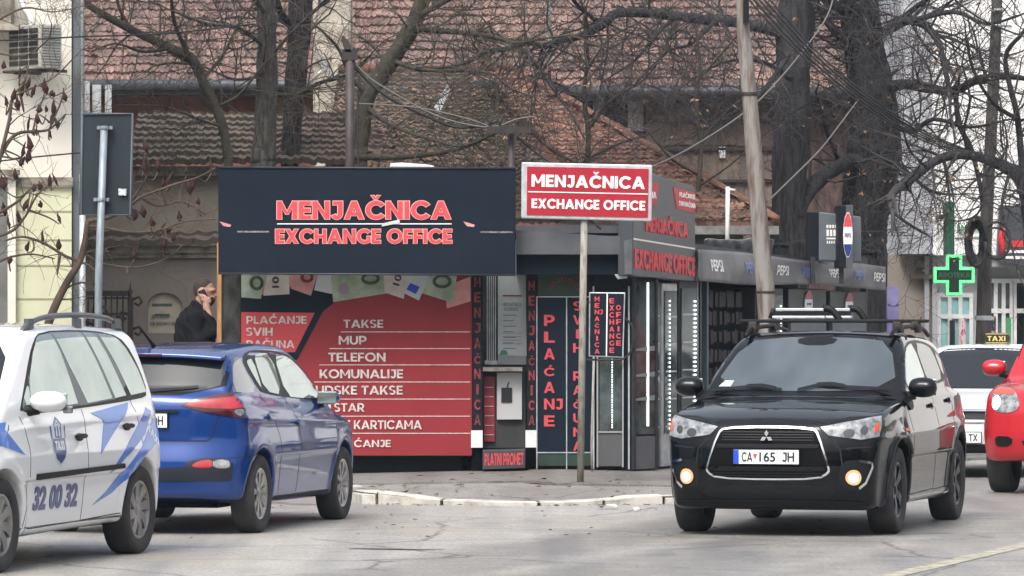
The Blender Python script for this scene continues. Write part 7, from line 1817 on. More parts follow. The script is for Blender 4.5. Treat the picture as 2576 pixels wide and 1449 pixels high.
def hb_side(sd):
    c = hb
    c.patch('window_surround', [(.92, .995), (.62, 1.17), (.28, 1.34), (.05, 1.405), (-.4, 1.435), (-.85, 1.435), (-1.14, 1.40), (-1.23, 1.33), (-1.05, 1.15), (-.95, 1.09), (0, 1.035)], sd, M['seal'], .0016, .04, 1)
    c.patch('window', [(.74, 1.03), (.55, 1.18), (.24, 1.33), (.02, 1.385), (-.33, 1.405), (-.31, 1.06), (.2, 1.035)], sd, M['glass_car'], .004, .04, 1)
    c.patch('window', [(-.40, 1.07), (-.41, 1.408), (-.80, 1.41), (-.90, 1.35), (-.86, 1.11)], sd, M['glass_car'], .004, .04, 1)
    c.patch('window', [(-.92, 1.125), (-.94, 1.37), (-1.09, 1.36), (-1.13, 1.33), (-.99, 1.17)], sd, M['glass_car'], .004, .04, 1)
    c.patch('pillar_panel', [(-1.22, 1.40), (-1.44, 1.365), (-1.60, 1.12), (-1.42, 1.10), (-1.06, 1.11), (-1.26, 1.30)], sd, mat('gloss_pillar', lin((98, 106, 116)), .2, coat=1, metal=.2) if sd == 'left' else hb_pillar, .003, .035, 1)
    c.seam([[(.95, .99), (.98, .80), (.93, .5), (.88, .27), (.80, .245), (-.16, .245)], [(-.36, 1.04), (-.20, .80), (-.16, .5), (-.16, .25)], [(-1.02, 1.09), (-.95, .95), (-.80, .75), (-.74, .55), (-.70, .27), (-.16, .25)]], sd)
    c.seam([[(-1.34, .70), (-1.5, .62), (-1.78, .60)]], sd)
    door_handle(c, sd, -.20, .845, M['paint_blue'], .19); door_handle(c, sd, -1.04, .905, M['paint_blue'], .19)
    c.patch('sill', [(.90, .27), (-.90, .27), (-.92, .215), (.92, .215)], sd, M['black_plastic'], .002, .06)
    s_ = 1 if sd == 'left' else -1
    for x in (1.285, -1.285): wheel(r, x, s_ * (.867 - .10), .31, .19, .205, M['rim_silver'], (9, .016, .026, .0, False), s_)
hb_pillar = mat('gloss_pillar', lin((98, 106, 116)), .2, coat=1, metal=.2)
hb.sides(hb_side); c = hb
c.patch('rear_window_surround', [(-.665, 1.09), (.665, 1.09), (.67, 1.38), (.60, 1.42), (-.60, 1.42), (-.67, 1.38)], 'rear', M['seal'], .0016, .04, 1)
c.patch('rear_window', [(-.62, 1.12), (0, 1.105), (.62, 1.12), (.635, 1.30), (.60, 1.385), (0, 1.40), (-.60, 1.385), (-.635, 1.30)], 'rear', M['glass_tint'] if False else mat('grey_rear_glass', lin((30, 36, 38)), .05, spec=.6, c2=lin((18, 22, 24)), scale=2.2, ior=1.5), .004, .04, 1)
sp = MB()
for i in range(13):
    y = -.62 + 1.24 * i / 12; q = abs(y) / .62
    for (dx, dz) in ((0, 0), (-.17, -.035), (-.175, -.065), (-.06, -.055)): sp.v.append((-1.50 + .06 * q ** 2 + dx, y, 1.452 - .03 * q ** 2 + dz))
for i in range(12):
    for k in range(4): sp.f.append((i * 4 + k, i * 4 + (k + 1) % 4, (i + 1) * 4 + (k + 1) % 4, (i + 1) * 4 + k)); sp.mi.append(0); sp.sm.append(False)
sp.f += [(0, 1, 2, 3), (51, 50, 49, 48)]; sp.mi += [0, 0]; sp.sm += [False] * 2
spo = sp.build('roof_spoiler', M['paint_blue'], r, world=False, bevel=.008)
b = MB(); b.box((-1.674, 0, 1.403), (.01, .30, .016)); b.build('brake_lamp', M['lamp_red_dark'], spo, world=False)
b = MB(); b.tube([(-1.30, .03, 1.47), (-1.335, .04, 1.50), (-1.53, .08, 1.625)], [.022, .012, .007], 8); b.build('antenna', M['black_plastic'], r, world=False)
for sg in (1, -1):
    tl = c.patch('tail_light', [(sg * y, z) for y, z in ((.335, 1.02), (.50, 1.065), (.66, 1.105), (.86, 1.112), (1.0, 1.07), (1.02, .99), (.90, .90), (.70, .925), (.45, .98))], 'rear', M['lamp_red_dark'], .010, .022, 1)
    c.patch('lamp_lens', [(sg * y, z) for y, z in ((.38, 1.02), (.52, 1.05), (.84, 1.085), (.88, 1.02), (.80, .985), (.62, .985), (.45, .998))], 'rear', M['lamp_red'], .013, .022, 1, tl, .003)
    c.patch('reversing_lens', [(sg * y, z) for y, z in ((.76, .972), (.88, .985), (.90, .945), (.83, .922))], 'rear', M['lamp_clear'], .013, .03, 1, tl, .003)
    c.patch('bumper_reflector', [(sg * y, z) for y, z in ((.45, .545), (.52, .583), (.61, .59), (.61, .522), (.50, .525))], 'rear', M['lamp_red'], .010, .03, 1)
    c.patch('reversing_lamp', [(sg * y, z) for y, z in ((.615, .59), (.735, .588), (.765, .558), (.755, .522), (.615, .522))], 'rear', M['lamp_clear'], .010, .03, 1)
    c.patch('headlight', [(sg * y, z) for y, z in ((.45, .74), (.75, .80), (.80, .70), (.5, .66))], 'front', M['lamp_clear'], .006, .03, 1)
c.patch('bumper_insert', [(-.80, .60), (-.44, .60), (-.40, .515), (.40, .515), (.44, .60), (.80, .60), (.795, .43), (.70, .42), (-.70, .42), (-.795, .43)], 'rear', mat('dark_insert', lin((22, 26, 38)), .4), .004, .03, 1)
c.seam([[(-.72, 1.38), (-.69, 1.10), (-.64, .93), (-.60, .77), (-.56, .735), (.56, .735), (.60, .77), (.64, .93), (.69, 1.10), (.72, 1.38)]], 'rear', .010)
c.seam([[(-.02, 1.118), (-.14, 1.122), (-.32, 1.135), (-.46, 1.152)]], 'rear', .022, 'seal', 'rear_wiper', .012)
plate(c, -1.885, False, .893, [('CA', .06, .085), ('097', .205, .12), ('OH', .385, .10)])
c.patch('plate_light_bar', [(-.34, .975), (.34, .975), (.34, .952), (-.34, .952)], 'rear', M['black_plastic'], .014, .04)
mirror(c, .62, .90, 1.035, .07, .10, .065, M['paint_blue'])
b = MB(); b.box((0, 0, .24), (3.0, 1.1, .08)); b.tube([(-1.5, .3, .22), (-1.86, .3, .22)], .03, 8); b.box((-1.2, 0, .3), (.1, 1.3, .08)); b.build('underbody', M['void'], r, world=False)

# ---- white taxi van --------------------------------------------
r = pose('white_taxi_van', 'white taxi van with blue livery and roof rails parked at left edge', 'car', -3.880, 33.251, -.2689, -.9632)
tv = Car(r, width=1.79, height=1.665, wb=2.68, rw=.32, ra=.37, xmin=-2.16, xmax=2.25, res=.022, paint=M['paint_white'],
         plan=[(-2.15, .80), (-1.8, .865), (-1.4, .895), (1.3, .895), (1.8, .86), (2.2, .78)], vert=[(.15, .93), (.3, .965), (.5, .99), (.7, 1.0), (.85, .995), (1.0, .98), (1.1, .96)],
         nose=[(.15, 2.12), (.3, 2.2), (.5, 2.22), (.7, 2.18), (.85, 2.08), (1.0, 1.9)], tail=[(.2, -2.07), (.35, -2.14), (.6, -2.13), (.72, -2.05), (1.0, -2.02), (1.2, -1.98)],
         deck=[(-2.1, 1.12), (-1.0, 1.10), (.8, 1.05), (1.2, 1.03), (1.6, .95), (2.0, .82), (2.2, .7)], deck_sig=.12, bot=[(-2.15, .30), (-1.7, .24), (1.7, .2), (2.2, .22)],
         crease=lambda x: .98 + .02 * (-x), crease_amp=.006, flare=.020, kf=.42, pf=2.4, kr=.30, pr=3.0, crown=.05, k_sh=.06, k_lo=.08,
         ws=[(.95, 1.62), (1.05, 1.47), (1.55, .72), (1.75, .42)], kw=.17, cw=.60, rg=[(1.0, -2.03), (1.15, -2.0), (1.5, -1.82), (1.65, -1.72)], kg=.26, cg=.9,
         roof=[(-2.0, 1.60), (-1.5, 1.64), (-.6, 1.665), (.2, 1.658), (.7, 1.625), (1.0, 1.56)], cr=.045, gw=[(-2.1, .80), (-1.5, .85), (0, .865), (1.3, .855)], zb=1.06, tumble=.19, k_ap=.05, k_rf=.10, k_un=.03)
tv_grey = mat('grey_pillar_trim', lin((112, 116, 118)), .45)
def tv_side(sd):
    c = tv
    c.patch('window_surround', [(.98, 1.04), (.86, 1.17), (.60, 1.42), (.42, 1.545), (.22, 1.60), (-.5, 1.612), (-1.15, 1.59), (-1.40, 1.52), (-1.58, 1.33), (-1.66, 1.14), (-1.45, 1.11), (0, 1.06)], sd, M['seal'], .0016, .04, 1)
    c.patch('window_trim', [(.70, 1.10), (.40, 1.52), (.2, 1.592), (-.5, 1.600), (-1.10, 1.58), (-1.30, 1.51), (-1.20, 1.13), (0, 1.075)], sd, tv_grey, .003, .04, 1)
    c.patch('window', [(.93, 1.07), (.80, 1.068), (.73, 1.15), (.72, 1.25), (.80, 1.20)], sd, M['glass_car'], .0045, .04, 1)
    c.patch('window', [(.76, 1.075), (.66, 1.30), (.50, 1.46), (.36, 1.555), (.28, 1.575), (.07, 1.585), (-.01, 1.46), (-.13, 1.10), (.3, 1.085)], sd, M['glass_car'], .005, .04, 0)
    c.patch('window', [(-.33, 1.10), (-.12, 1.36), (.02, 1.583), (-.53, 1.590), (-.67, 1.42), (-.85, 1.125)], sd, M['glass_car'], .005, .04, 0)
    c.patch('window', [(-.91, 1.125), (-.73, 1.40), (-.585, 1.588), (-.79, 1.584), (-.93, 1.45), (-1.15, 1.14)], sd, M['glass_car'], .005, .04, 0)
    c.patch('window', [(-1.25, 1.14), (-1.08, 1.36), (-.88, 1.578), (-1.14, 1.57), (-1.25, 1.54), (-1.36, 1.48), (-1.53, 1.32), (-1.62, 1.16)], sd, M['glass_car'], .005, .04, 0)
    c.seam([[(.98, 1.03), (.90, .82), (.92, .5), (.96, .29), (.80, .27), (-.17, .285)], [(-.19, 1.06), (-.18, .7), (-.17, .285)], [(-1.22, 1.11), (-1.30, .9), (-1.34, .72), (-1.1, .55), (-1.0, .31), (-.17, .287)], [(1.2, .98), (1.35, .86), (1.6, .8)]], sd)
    c.patch('side_moulding', [(.80, .605), (.80, .64), (-.90, .662), (-.91, .628)], sd, M['black_plastic'], .014, .05, 0, None, .014)
    door_handle(c, sd, -.04, .872, M['black_plastic'], .20); door_handle(c, sd, -1.02, .922, M['black_plastic'], .20)
    c.patch('sill', [(.98, .28), (-1.00, .295), (-1.02, .20), (.99, .19)], sd, mat('dusty_sill', lin((84, 80, 74)), .8, c2=lin((120, 114, 104)), scale=5) if sd == 'left' else M['black_plastic'], .003, .06)
    L = sd
    # livery
    c.patch('livery', [(-.34, 1.03), (-1.16, 1.09), (-1.12, 1.05), (-.42, .74), (-.56, .95), (-.54, .98)], L, M['livery_blue'], .0030, .04, 0, None, .002)
    c.patch('livery', [(-1.60, 1.02), (-1.50, 1.05), (-.62, .60), (-.72, .62), (-1.40, .86)], L, M['livery_blue'], .0030, .04, 0, None, .002)
    c.patch('livery', [(-1.78, .93), (-1.62, .965), (-1.30, .78), (-.90, .60), (-.62, .47), (-.37, .385), (-.75, .46), (-1.08, .58), (-1.40, .73), (-1.72, .80)], L, M['livery_blue'], .0034, .04, 0, None, .002)
    c.patch('livery', [(1.55, .985), (1.24, 1.0), (1.30, .95), (1.0, .775), (1.30, .83), (1.55, .87)], L, M['livery_blue'], .0030, .04, 0, None, .002)
    sg = -1 if sd == 'left' else 1
    x0_ = .78 if sd == 'left' else -.03
    nm = MB()
    for s_, u, w_ in (('32', 0, .235), ('00', .30, .235), ('32', .60, .235)): c.text('lettering', s_, L, x0_ + sg * u, .388, w_, .165, M['livery_navy'], .0045, .045, .10)
    cx = .355
    cr_ = c.patch('crest', [(cx + .145, .96), (cx + .12, .93), (cx + .13, .80), (cx + .09, .72), (cx, .68), (cx - .09, .72), (cx - .13, .80), (cx - .12, .93), (cx - .145, .96), (cx - .06, .965), (cx, 1.02), (cx + .06, .965)], L, mat('pale_crest', lin((196, 204, 214)), .4), .0030, .03, 0, None, .002)
    c.patch('crest_field', [(cx + .115, .87), (cx + .115, .80), (cx + .08, .735), (cx, .695), (cx - .08, .735), (cx - .115, .80), (cx - .115, .87)], L, M['livery_navy'], .0040, .03, 0, cr_, .002)
    c.seam([[(cx + .13, .955), (cx + .12, .87)], [(cx - .13, .955), (cx - .12, .87)], [(cx + .07, .96), (cx, 1.01), (cx - .07, .96)], [(cx + .05, .95), (cx + .05, .88), (cx - .05, .88), (cx - .05, .95)], [(cx, .98), (cx, .89)]], L, .018, 'livery_navy', 'crest_line', .0042, cr_)
    c.text('crest_lettering', 'TAXI', L, cx + (-sg) * .08 if sd == 'left' else cx - .08, .79, .16, .062, M['plate_white'], .0050, .03, 0, cr_)
    s_ = 1 if sd == 'left' else -1
    c.text('lettering', 'TAXI', L, -1.47 if sd == 'left' else -1.72, .885, .24, .06, M['plate_white'], .0050, .03, 0, None, R(-32) * s_)
    for x in (1.34, -1.34): wheel(r, x, s_ * (.895 - .105), .32, .205, .212, M['rim_grey'], (8, .026, .040, .32, False), s_)
tv.sides(tv_side); c = tv
c.patch('windscreen', [(-.80, 1.08), (0, 1.06), (.80, 1.08), (.66, 1.54), (.3, 1.575), (-.3, 1.575), (-.66, 1.54)], 'front', M['glass_tint'], .004, .04, 1)
c.patch('rear_window', [(-.66, 1.15), (.66, 1.15), (.60, 1.52), (-.60, 1.52)], 'rear', M['glass_tint'], .004, .04, 1)
for sg in (1, -1):
    c.patch('tail_light', [(sg * .58, .80), (sg * .78, .80), (sg * .78, .98), (sg * .62, .98)], 'rear', M['lamp_red'], .006, .03, 1)
    c.patch('headlight', [(sg * .45, .76), (sg * .80, .90), (sg * .84, .76), (sg * .5, .68)], 'front', M['lamp_clear'], .006, .03, 1)
    b = MB(); b.tube(smooth_path([(.42, sg * .66, 1.60), (.30, sg * .665, 1.655), (0, sg * .67, 1.70), (-.6, sg * .67, 1.715), (-1.2, sg * .66, 1.695), (-1.45, sg * .65, 1.65), (-1.55, sg * .645, 1.60)], 4), .020, 8)
    for x in (.30, -.62, -1.42): b.box((x, sg * .665, 1.655), (.10, .035, .07))
    b.build('roof_rail', mat('grey_roof_rail', lin((92, 96, 100)), .4, metal=.4), r, world=False)
mirror(c, .80, 1.0, 1.13, .085, .13, .075, M['paint_white'])
b = MB(); b.box((.74, 1.12, 1.075), (.05, .06, .05)); b.build('mirror_lamp', M['lamp_clear'], r, world=False, bevel=.01)
b = MB(); b.box((0, 0, .24), (3.2, 1.1, .08)); b.box((-1.3, 0, .3), (.1, 1.3, .08)); b.build('underbody', M['void'], r, world=False)

c.patch('grille', [(-.42, .74), (.42, .74), (.36, .64), (-.36, .64)], 'front', M['black_plastic'], .006, .04, 1)
c.patch('lower_intake', [(-.55, .46), (.55, .46), (.50, .32), (-.50, .32)], 'front', M['black_plastic'], .006, .04, 1)
plate(c, 2.245, True, .53, [('CA', .06, .085), ('214', .205, .12), ('TX', .385, .10)])
# ---- white taxi saloon behind ----------------------------------
fx, fy = -.279, -.960
r = pose('white_taxi', 'low white taxi with roof sign behind the black SUV', 'car', 5.29, 52.4, fx, fy)
ts = Car(r, width=1.70, height=1.42, wb=2.5, rw=.30, ra=.345, xmin=-2.1, xmax=2.12, res=.03, paint=M['paint_white'],
         plan=[(-2.1, .76), (-1.3, .85), (1.2, .85), (1.7, .83), (2.1, .74)], vert=W_LO, nose=[(.15, 2.0), (.3, 2.08), (.5, 2.1), (.65, 2.08), (.78, 2.0), (.9, 1.8)], tail=[(.2, -2.0), (.5, -2.08), (.9, -2.0), (1.1, -1.9)],
         deck=[(-2.1, .98), (-1.0, .96), (.9, .93), (1.2, .91), (1.6, .85), (1.9, .78), (2.1, .66)], deck_sig=.12, bot=[(-2.1, .28), (-1.6, .2), (1.6, .18), (2.1, .2)],
         crease=None, crease_amp=0, flare=.015, kf=.36, pf=2.4, kr=.25, pr=3, crown=.05, k_sh=.10, k_lo=.08, ws=[(.8, 1.35), (.92, 1.15), (1.33, .45), (1.5, .1)], kw=.16, cw=.55, rg=[(.9, -1.9), (1.0, -1.8), (1.3, -1.3), (1.45, -1.1)], kg=.12, cg=.7,
         roof=[(-1.4, 1.34), (-.6, 1.405), (0, 1.41), (.5, 1.36)], cr=.05, gw=[(-1.9, .68), (0, .78), (1.1, .78)], zb=.93, tumble=.30, k_ap=.05, k_rf=.08, k_un=.04)
c = ts
c.patch('windscreen_surround', [(-.74, .93), (.74, .93), (.60, 1.345), (0, 1.37), (-.60, 1.345)], 'front', M['seal'], .002, .05, 1)
c.patch('windscreen', [(-.72, .945), (0, .935), (.72, .945), (.60, 1.32), (0, 1.35), (-.60, 1.32)], 'front', M['glass_tint'], .005, .05, 1)
c.patch('grille', [(-.50, .72), (.50, .72), (.46, .58), (-.46, .58)], 'front', M['black_plastic'], .004, .04, 1)
c.seam([[(-.49, .705), (.49, .705)], [(-.47, .60), (.47, .60)]], 'front', .026, 'chrome', 'grille_bar', .02)
c.patch('lower_intake', [(-.70, .36), (.70, .36), (.66, .25), (-.66, .25)], 'front', M['black_plastic'], .004, .05, 1)
c.seam([[(-.70, .26), (.70, .26)]], 'front', .025, 'chrome_satin', 'bumper_trim', .02)
for sg in (1, -1):
    c.patch('headlight', [(sg * .53, .60), (sg * .60, .73), (sg * .80, .74), (sg * .81, .60)], 'front', M['lamp_clear'], .006, .04, 1)
    sd = 'left' if sg > 0 else 'right'
    c.patch('window', [(.85, .98), (.35, 1.29), (-.2, 1.33), (-.22, .98)], sd, M['glass_tint'], .004, .05, 1); c.patch('window', [(-.30, .98), (-.28, 1.33), (-.9, 1.27), (-1.3, 1.0)], sd, M['glass_tint'], .004, .05, 1)
    for x in (1.25, -1.25): wheel(r, x, sg * .75, .30, .18, .19, M['rim_silver'], (5, .03, .03, 0, False), sg)
plate(c, 2.12, True, .43, [('CA', .065, .085), ('077', .205, .125), ('TX', .385, .095)])
mirror(c, .75, .88, .99, .07, .10, .065, M['paint_white'])
def ftx(X, Y, Z): return smax(smax(np.abs(X + .25) - .07 - .02 * (1.52 - Z), np.abs(Y) - .14, .06), np.abs(Z - 1.465) - .062, .05)
tx = sdf_mesh('taxi_sign', ftx, (-.4, -.2, 1.38), (-.1, .2, 1.55), .012, mat('yellow_black_taxi_sign', lin((60, 54, 34)), .35), r, e=.003)
b = MB(); b.box((-.178, 0, 1.465), (.006, .235, .085)); b.build('face', M['ink'], tx, world=False); b = MB(); letters(b, 'TAXI', (-.174, -.10, 1.437), (0, 1, 0), (0, 0, 1), .20, .055, .03, .004); b.build('lettering', mat('yellow_letters', lin((200, 180, 104)), .4), tx, world=False)
b = MB(); b.box((-.178, 0, 1.515), (.02, .24, .010)); b.box((-.178, 0, 1.418), (.02, .24, .010)); b.build('sign_edge', mat('yellow_edge', lin((170, 156, 104)), .4), tx, world=False)
b = MB(); b.box((0, 0, .22), (2.8, 1.1, .08)); b.build('underbody', M['void'], r, world=False)

# ---- red SUV at the right edge ---------------------------------
r = pose('red_suv', 'red SUV with lit headlamp cut off by the right edge', 'car', 5.93, 47.5, -.2756, -.9613)
rs = Car(r, width=1.84, height=1.74, wb=2.66, rw=.37, ra=.43, xmin=-2.25, xmax=2.25, res=.028, paint=M['paint_red'],
         plan=[(-2.25, .84), (-1.4, .92), (1.3, .92), (1.8, .91), (2.2, .85)], vert=[(.2, .93), (.4, .965), (.6, .99), (.8, 1.0), (.95, .985), (1.1, .95)], nose=[(.2, 2.06), (.4, 2.18), (.55, 2.22), (.8, 2.2), (.95, 2.12), (1.08, 1.95)], tail=[(.2, -2.1), (.6, -2.22), (1.0, -2.2), (1.2, -2.15)],
         deck=[(-2.2, 1.18), (.7, 1.15), (1.0, 1.13), (1.5, 1.09), (1.9, 1.02), (2.2, .92)], deck_sig=.10, bot=[(-2.2, .36), (-1.6, .30), (1.5, .28), (2.2, .34)],
         crease=None, crease_amp=0, flare=.03, kf=.34, pf=2.4, kr=.2, pr=3, crown=.05, k_sh=.09, k_lo=.10, ws=[(1.0, 1.15), (1.15, .92), (1.62, .30), (1.8, .05)], kw=.15, cw=.6, rg=[(1.1, -2.2), (1.2, -2.15), (1.6, -1.95), (1.7, -1.9)], kg=.12, cg=.9,
         roof=[(-2.1, 1.66), (-1.2, 1.73), (0, 1.73), (.5, 1.66)], cr=.04, gw=[(-2.1, .78), (0, .86), (1.0, .86)], zb=1.15, tumble=.25, k_ap=.05, k_rf=.08, k_un=.04)
c = rs
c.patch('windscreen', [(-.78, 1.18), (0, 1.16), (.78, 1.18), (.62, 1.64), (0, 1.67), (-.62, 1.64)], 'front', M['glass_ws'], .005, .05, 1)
c.patch('grille', [(-.45, .92), (.45, .92), (.38, .70), (-.38, .70)], 'front', M['black_plastic'], .004, .04, 1)
c.seam([[(-.44, .90), (.44, .90)], [(-.40, .72), (.40, .72)]], 'front', .03, 'chrome', 'grille_bar', .02)
c.patch('lower_intake', [(-.5, .55), (.5, .55), (.45, .42), (-.45, .42)], 'front', M['black_plastic'], .004, .04, 1)
for sg in (1, -1):
    h = c.patch('headlight', [(sg * y, z) for y, z in ((.50, .86), (.60, 1.00), (.80, 1.045), (.875, .98), (.885, .86), (.80, .79), (.58, .78))], 'front', M['lamp_clear'], .008, .025, 1)
    c.patch('indicator_lens', [(sg * y, z) for y, z in ((.58, .955), (.63, 1.005), (.82, 1.03), (.86, .96), (.74, .955))], 'front', M['lamp_amber'], .011, .03, 1, h, .003)
    c.patch('lamp_bulb', [(sg * (.79 + .062 * math.cos(k * .4)), .875 + .062 * math.sin(k * .4)) for k in range(16)], 'front', M['head_lit'], .012, .03, 0, h, .003)
    c.patch('fog_recess', [(sg * y, z) for y, z in ((.58, .555), (.78, .565), (.80, .50), (.76, .455), (.60, .46))], 'front', M['black_plastic'], .006, .03, 1)
    sd = 'left' if sg > 0 else 'right'
    c.patch('window', [(.75, 1.20), (.25, 1.56), (-.3, 1.63), (-.32, 1.20)], sd, M['glass_tint'], .004, .05, 1); c.patch('window', [(-.4, 1.20), (-.38, 1.63), (-1.1, 1.6), (-1.3, 1.22)], sd, M['glass_tint'], .004, .05, 1)
    for x in (1.33, -1.33): wheel(r, x, sg * .80, .37, .24, .225, M['rim_silver'], (6, .03, .03, 0, False), sg)
plate(c, 2.24, True, .62, [('CA', .065, .085), ('038', .205, .125), ('LB', .385, .095)])
mirror(c, .62, 1.03, 1.20, .09, .12, .085, M['paint_red'])
b = MB(); b.box((0, 0, .34), (3.2, 1.2, .08)); b.tube([(1.3, -.6, .37), (1.3, .6, .37)], .05, 8); b.build('underbody', M['void'], r, world=False)
# ---------------------------------------------------------------- man on the phone
def capsule(a, b, ra, rb):
    a = np.array(a, float); b = np.array(b, float); ab = b - a; L2 = (ab * ab).sum()
    def f(x, y, z):
        t = np.clip(((x - a[0]) * ab[0] + (y - a[1]) * ab[1] + (z - a[2]) * ab[2]) / L2, 0, 1)
        return np.sqrt((x - a[0] - t * ab[0]) ** 2 + (y - a[1] - t * ab[1]) ** 2 + (z - a[2] - t * ab[2]) ** 2) - (ra + (rb - ra) * t)
    return f
def ellip(c, r):
    return lambda x, y, z: (np.sqrt(((x - c[0]) / r[0]) ** 2 + ((y - c[1]) / r[1]) ** 2 + ((z - c[2]) / r[2]) ** 2) - 1) * min(r)
def blend(fs, k):
    def f(x, y, z):
        v = fs[0](x, y, z)
        for g in fs[1:]: v = smin(v, g(x, y, z), k)
        return v
    return f
px_, py_, pz_ = X_(497, 49.3), 49.3, .17
PT = thing('person', 'man in a black jacket holding a phone to his ear beside the kiosk', 'person', (px_, py_, pz_), R(-8))
# local: +x is the way he faces, -y towards the camera (his right)
H0 = Vector((.075, -.02, 1.735))
head = blend([ellip((.065, 0, 1.765), (.098, .078, .105)), ellip((.085, 0, 1.69), (.080, .062, .090)), ellip((.135, 0, 1.655), (.035, .036, .040)), capsule((.165, 0, 1.742), (.188, 0, 1.705), .011, .016),
              ellip((.160, .030, 1.755), (.018, .026, .012)), ellip((.160, -.030, 1.755), (.018, .026, .012)), capsule((.155, -.018, 1.672), (.155, .018, 1.672), .014, .014), ellip((.055, .080, 1.72), (.028, .012, .036)), ellip((.055, -.080, 1.72), (.028, .012, .036)),
              capsule((.02, 0, 1.50), (.045, 0, 1.66), .062, .056)], .03)
hand_c = Vector((.135, -.115, 1.635))
palm = capsule((.115, -.115, 1.585), (.115, -.118, 1.655), .036, .030)
fing = []
for i, (dx, l) in enumerate(((-.006, .9), (.020, 1.05), (.046, 1.0), (.070, .8))):
    base = Vector((.085 + dx, -.128, 1.655 - .006 * i)); k1 = base + Vector((-.012, -.004, .040 * l)); k2 = k1 + Vector((-.022, .018, .020 * l)); k3 = k2 + Vector((-.014, .016, .004))
    fing += [capsule(base, k1, .0115, .0105), capsule(k1, k2, .0105, .0095), capsule(k2, k3, .0095, .008)]
thumb = [capsule((.135, -.10, 1.60), (.15, -.085, 1.645), .014, .012), capsule((.15, -.085, 1.645), (.135, -.078, 1.685), .012, .0095)]
forearm = capsule((.20, -.17, 1.33), (.118, -.117, 1.585), .044, .030)
other_hand = blend([capsule((.05, .26, .86), (.06, .255, .80), .034, .03)] + [capsule((.03 + .02 * i, .262, .79), (.045 + .02 * i, .25, .70 + .01 * abs(i - 1.4)), .0105, .008) for i in range(4)] + [capsule((.075, .245, .84), (.10, .235, .775), .013, .010)], .010)
upper = [capsule((.0, -.20, 1.45), (.06, -.25, 1.24), .058, .046), capsule((.06, -.25, 1.24), (.20, -.17, 1.33), .046, .044), capsule((0, .20, 1.45), (-.02, .265, 1.16), .058, .046), capsule((-.02, .265, 1.16), (.05, .26, .87), .044, .030)]
torso = [capsule((0, -.14, 1.43), (0, .14, 1.43), .085, .085), capsule((0, 0, 1.40), (.0, 0, 1.02), .145, .13), ellip((0, 0, 1.22), (.13, .185, .26)), ellip((-.01, 0, .98), (.125, .175, .14))]
legs = []
for sg, dx in ((1, -.03), (-1, .04)): legs += [capsule((0, sg * .09, .95), (.02 + dx, sg * .10, .50), .088, .062), capsule((.02 + dx, sg * .10, .50), (dx - .02, sg * .11, .09), .060, .042), capsule((dx - .03, sg * .11, .045), (dx + .15, sg * .125, .035), .042, .034)]
arms_torso = blend(torso + upper, .05)
skinf = lambda x, y, z: smin(smin(smin(head(x, y, z), smin(smin(palm(x, y, z), blend(fing, .003)(x, y, z), .008), blend(thumb, .006)(x, y, z), .010), .004), smin(forearm(x, y, z), other_hand(x, y, z), .01), .02), smin(arms_torso(x, y, z), blend(legs, .03)(x, y, z), .04), .03)
body_o = sdf_mesh('body', skinf, (-.25, -.36, -.0), (.32, .36, 1.88), .011, M['skin'], PT, newton=2, e=.003)
hairf = lambda x, y, z: smax(ellip((.057, 0, 1.768), (.104, .083, .111))(x, y, z), (1.712 + (x - .03) * 1.05) - z, .006)
sdf_mesh('hair', hairf, (-.1, -.12, 1.64), (.2, .12, 1.9), .010, M['hair'], PT, newton=2, e=.003)
beardf = lambda x, y, z: smax(smax(ellip((.092, 0, 1.680), (.090, .072, .094))(x, y, z), z - (1.70 - np.maximum(0, .02 - np.abs(x - .155)) * .0), .01), .055 - x + 0 * z, .01)
sdf_mesh('beard', lambda x, y, z: smax(beardf(x, y, z), z - 1.692 - .1 * (.1 - x), .006), (0, -.1, 1.55), (.22, .1, 1.72), .010, M['hair'], PT, newton=2, e=.003)
b = MB()
for sg in (1, -1): b.ball((.158, sg * .030, 1.735), (.012, .014, .008), 10); b.box((.164, sg * .032, 1.757), (.016, .036, .009))
b.build('eyebrows', M['hair'], PT, world=False)
slv = blend([capsule((.0, -.20, 1.45), (.06, -.26, 1.24), .082, .070), capsule((.06, -.26, 1.24), (.19, -.175, 1.34), .070, .062), capsule((.19, -.175, 1.34), (.135, -.128, 1.53), .062, .050), capsule((0, .20, 1.45), (-.02, .27, 1.16), .082, .068), capsule((-.02, .27, 1.16), (.04, .262, .90), .066, .052)], .05)
jk = blend([capsule((0, -.15, 1.44), (0, .15, 1.44), .105, .105), capsule((-.03, 0, 1.40), (-.01, 0, .98), .185, .165), ellip((-.03, 0, 1.22), (.205, .225, .34)), ellip((0, 0, .96), (.160, .205, .16)), capsule((.0, 0, 1.49), (.022, 0, 1.62), .108, .088)], .06)
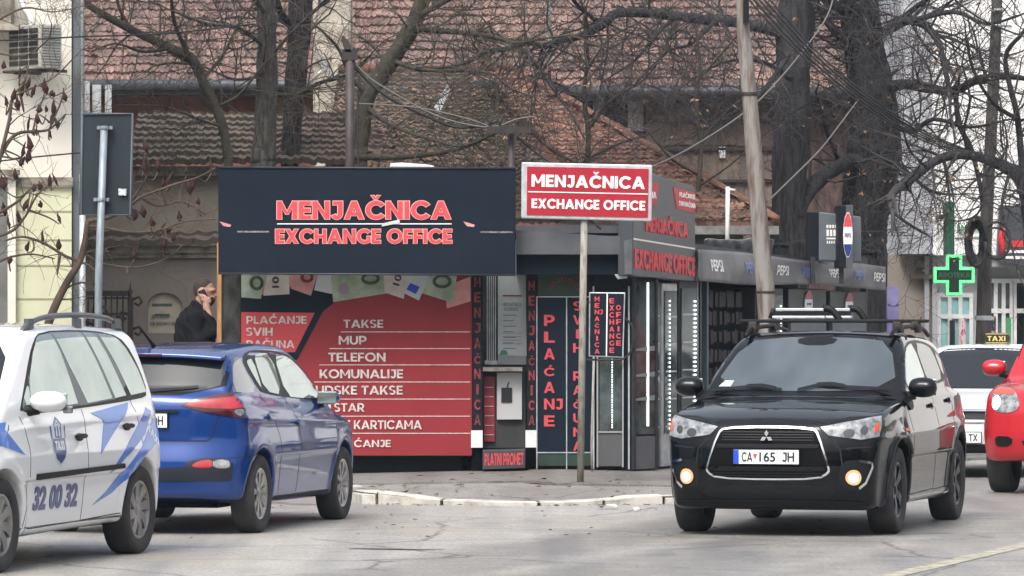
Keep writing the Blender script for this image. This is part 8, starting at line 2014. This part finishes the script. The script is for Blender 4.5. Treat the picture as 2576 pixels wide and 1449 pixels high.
def jf(x, y, z):
    v = smin(jk(x, y, z), slv(x, y, z), .05) + .006 * np.sin(z * 55 + x * 20 + 3 * np.sin(y * 14)) * np.sin(x * 30 + z * 9)
    v = smax(v, .86 - z, .01); v = smax(v, z - 1.655 + .9 * np.maximum(x, 0), .01)
    return smax(v, -(np.sqrt((x - .045) ** 2 + y ** 2) - .066 - (z < 1.5) * 9 * -1) if False else v - 0, .001) if False else v
sdf_mesh('jacket', jf, (-.3, -.4, .84), (.34, .4, 1.64), .014, M['jacket'], PT, newton=1, e=.004)
trf = lambda x, y, z: smax(blend([lambda x, y, z, g=g: g(x, y, z) - .018 for g in (legs[0], legs[1], legs[3], legs[4])] + [ellip((-.005, 0, .95), (.15, .19, .14))], .03)(x, y, z), .07 - z, .01)
sdf_mesh('trousers', trf, (-.25, -.3, .05), (.3, .3, 1.1), .016, M['trousers'], PT, newton=1)
shf = blend([capsule((-.07, .11, .05), (.13, .125, .042), .05, .044), capsule((.0, -.11, .05), (.20, -.125, .042), .05, .044)], .01)
sdf_mesh('shoes', lambda x, y, z: smax(shf(x, y, z), -z, .005), (-.15, -.2, -.01), (.3, .2, .12), .012, M['black_plastic'], PT, newton=1)
ph = thing('phone', 'black phone held against the ear of the man in the jacket', 'phone', (px_, py_, pz_), R(-8))
b = MB(); b.box((.085, -.098, 1.69), (.072, .010, .148), (0, R(-24), R(6))); b.build('case', M['ink'], ph, world=False, bevel=.004)
b = MB(); b.ball((.062, -.104, 1.745), (.010, .003, .010), 8); b.build('lens', M['glass_dark'], ph, world=False)
PT.scale = (1.03, 1.03, 1.03); ph.scale = (1.03, 1.03, 1.03)

# ---------------------------------------------------------------- thin winter haze over the street
HZ = MB(); HZ.span(-170, 170, -45, 270, -1.2, 15.5)
hz_m = bpy.data.materials.new('winter_haze'); hz_m.use_nodes = True; hn = hz_m.node_tree; hn.nodes.clear()
ho_ = hn.nodes.new("ShaderNodeOutputMaterial"); hv = hn.nodes.new("ShaderNodeVolumePrincipled"); hv.inputs["Density"].default_value = .00035; hv.inputs["Color"].default_value = (.74, .88, 1.0, 1); hv.inputs["Anisotropy"].default_value = .1
hn.links.new(hv.outputs[0], ho_.inputs["Volume"])
tag(HZ.build('haze', hz_m), kind='stuff')
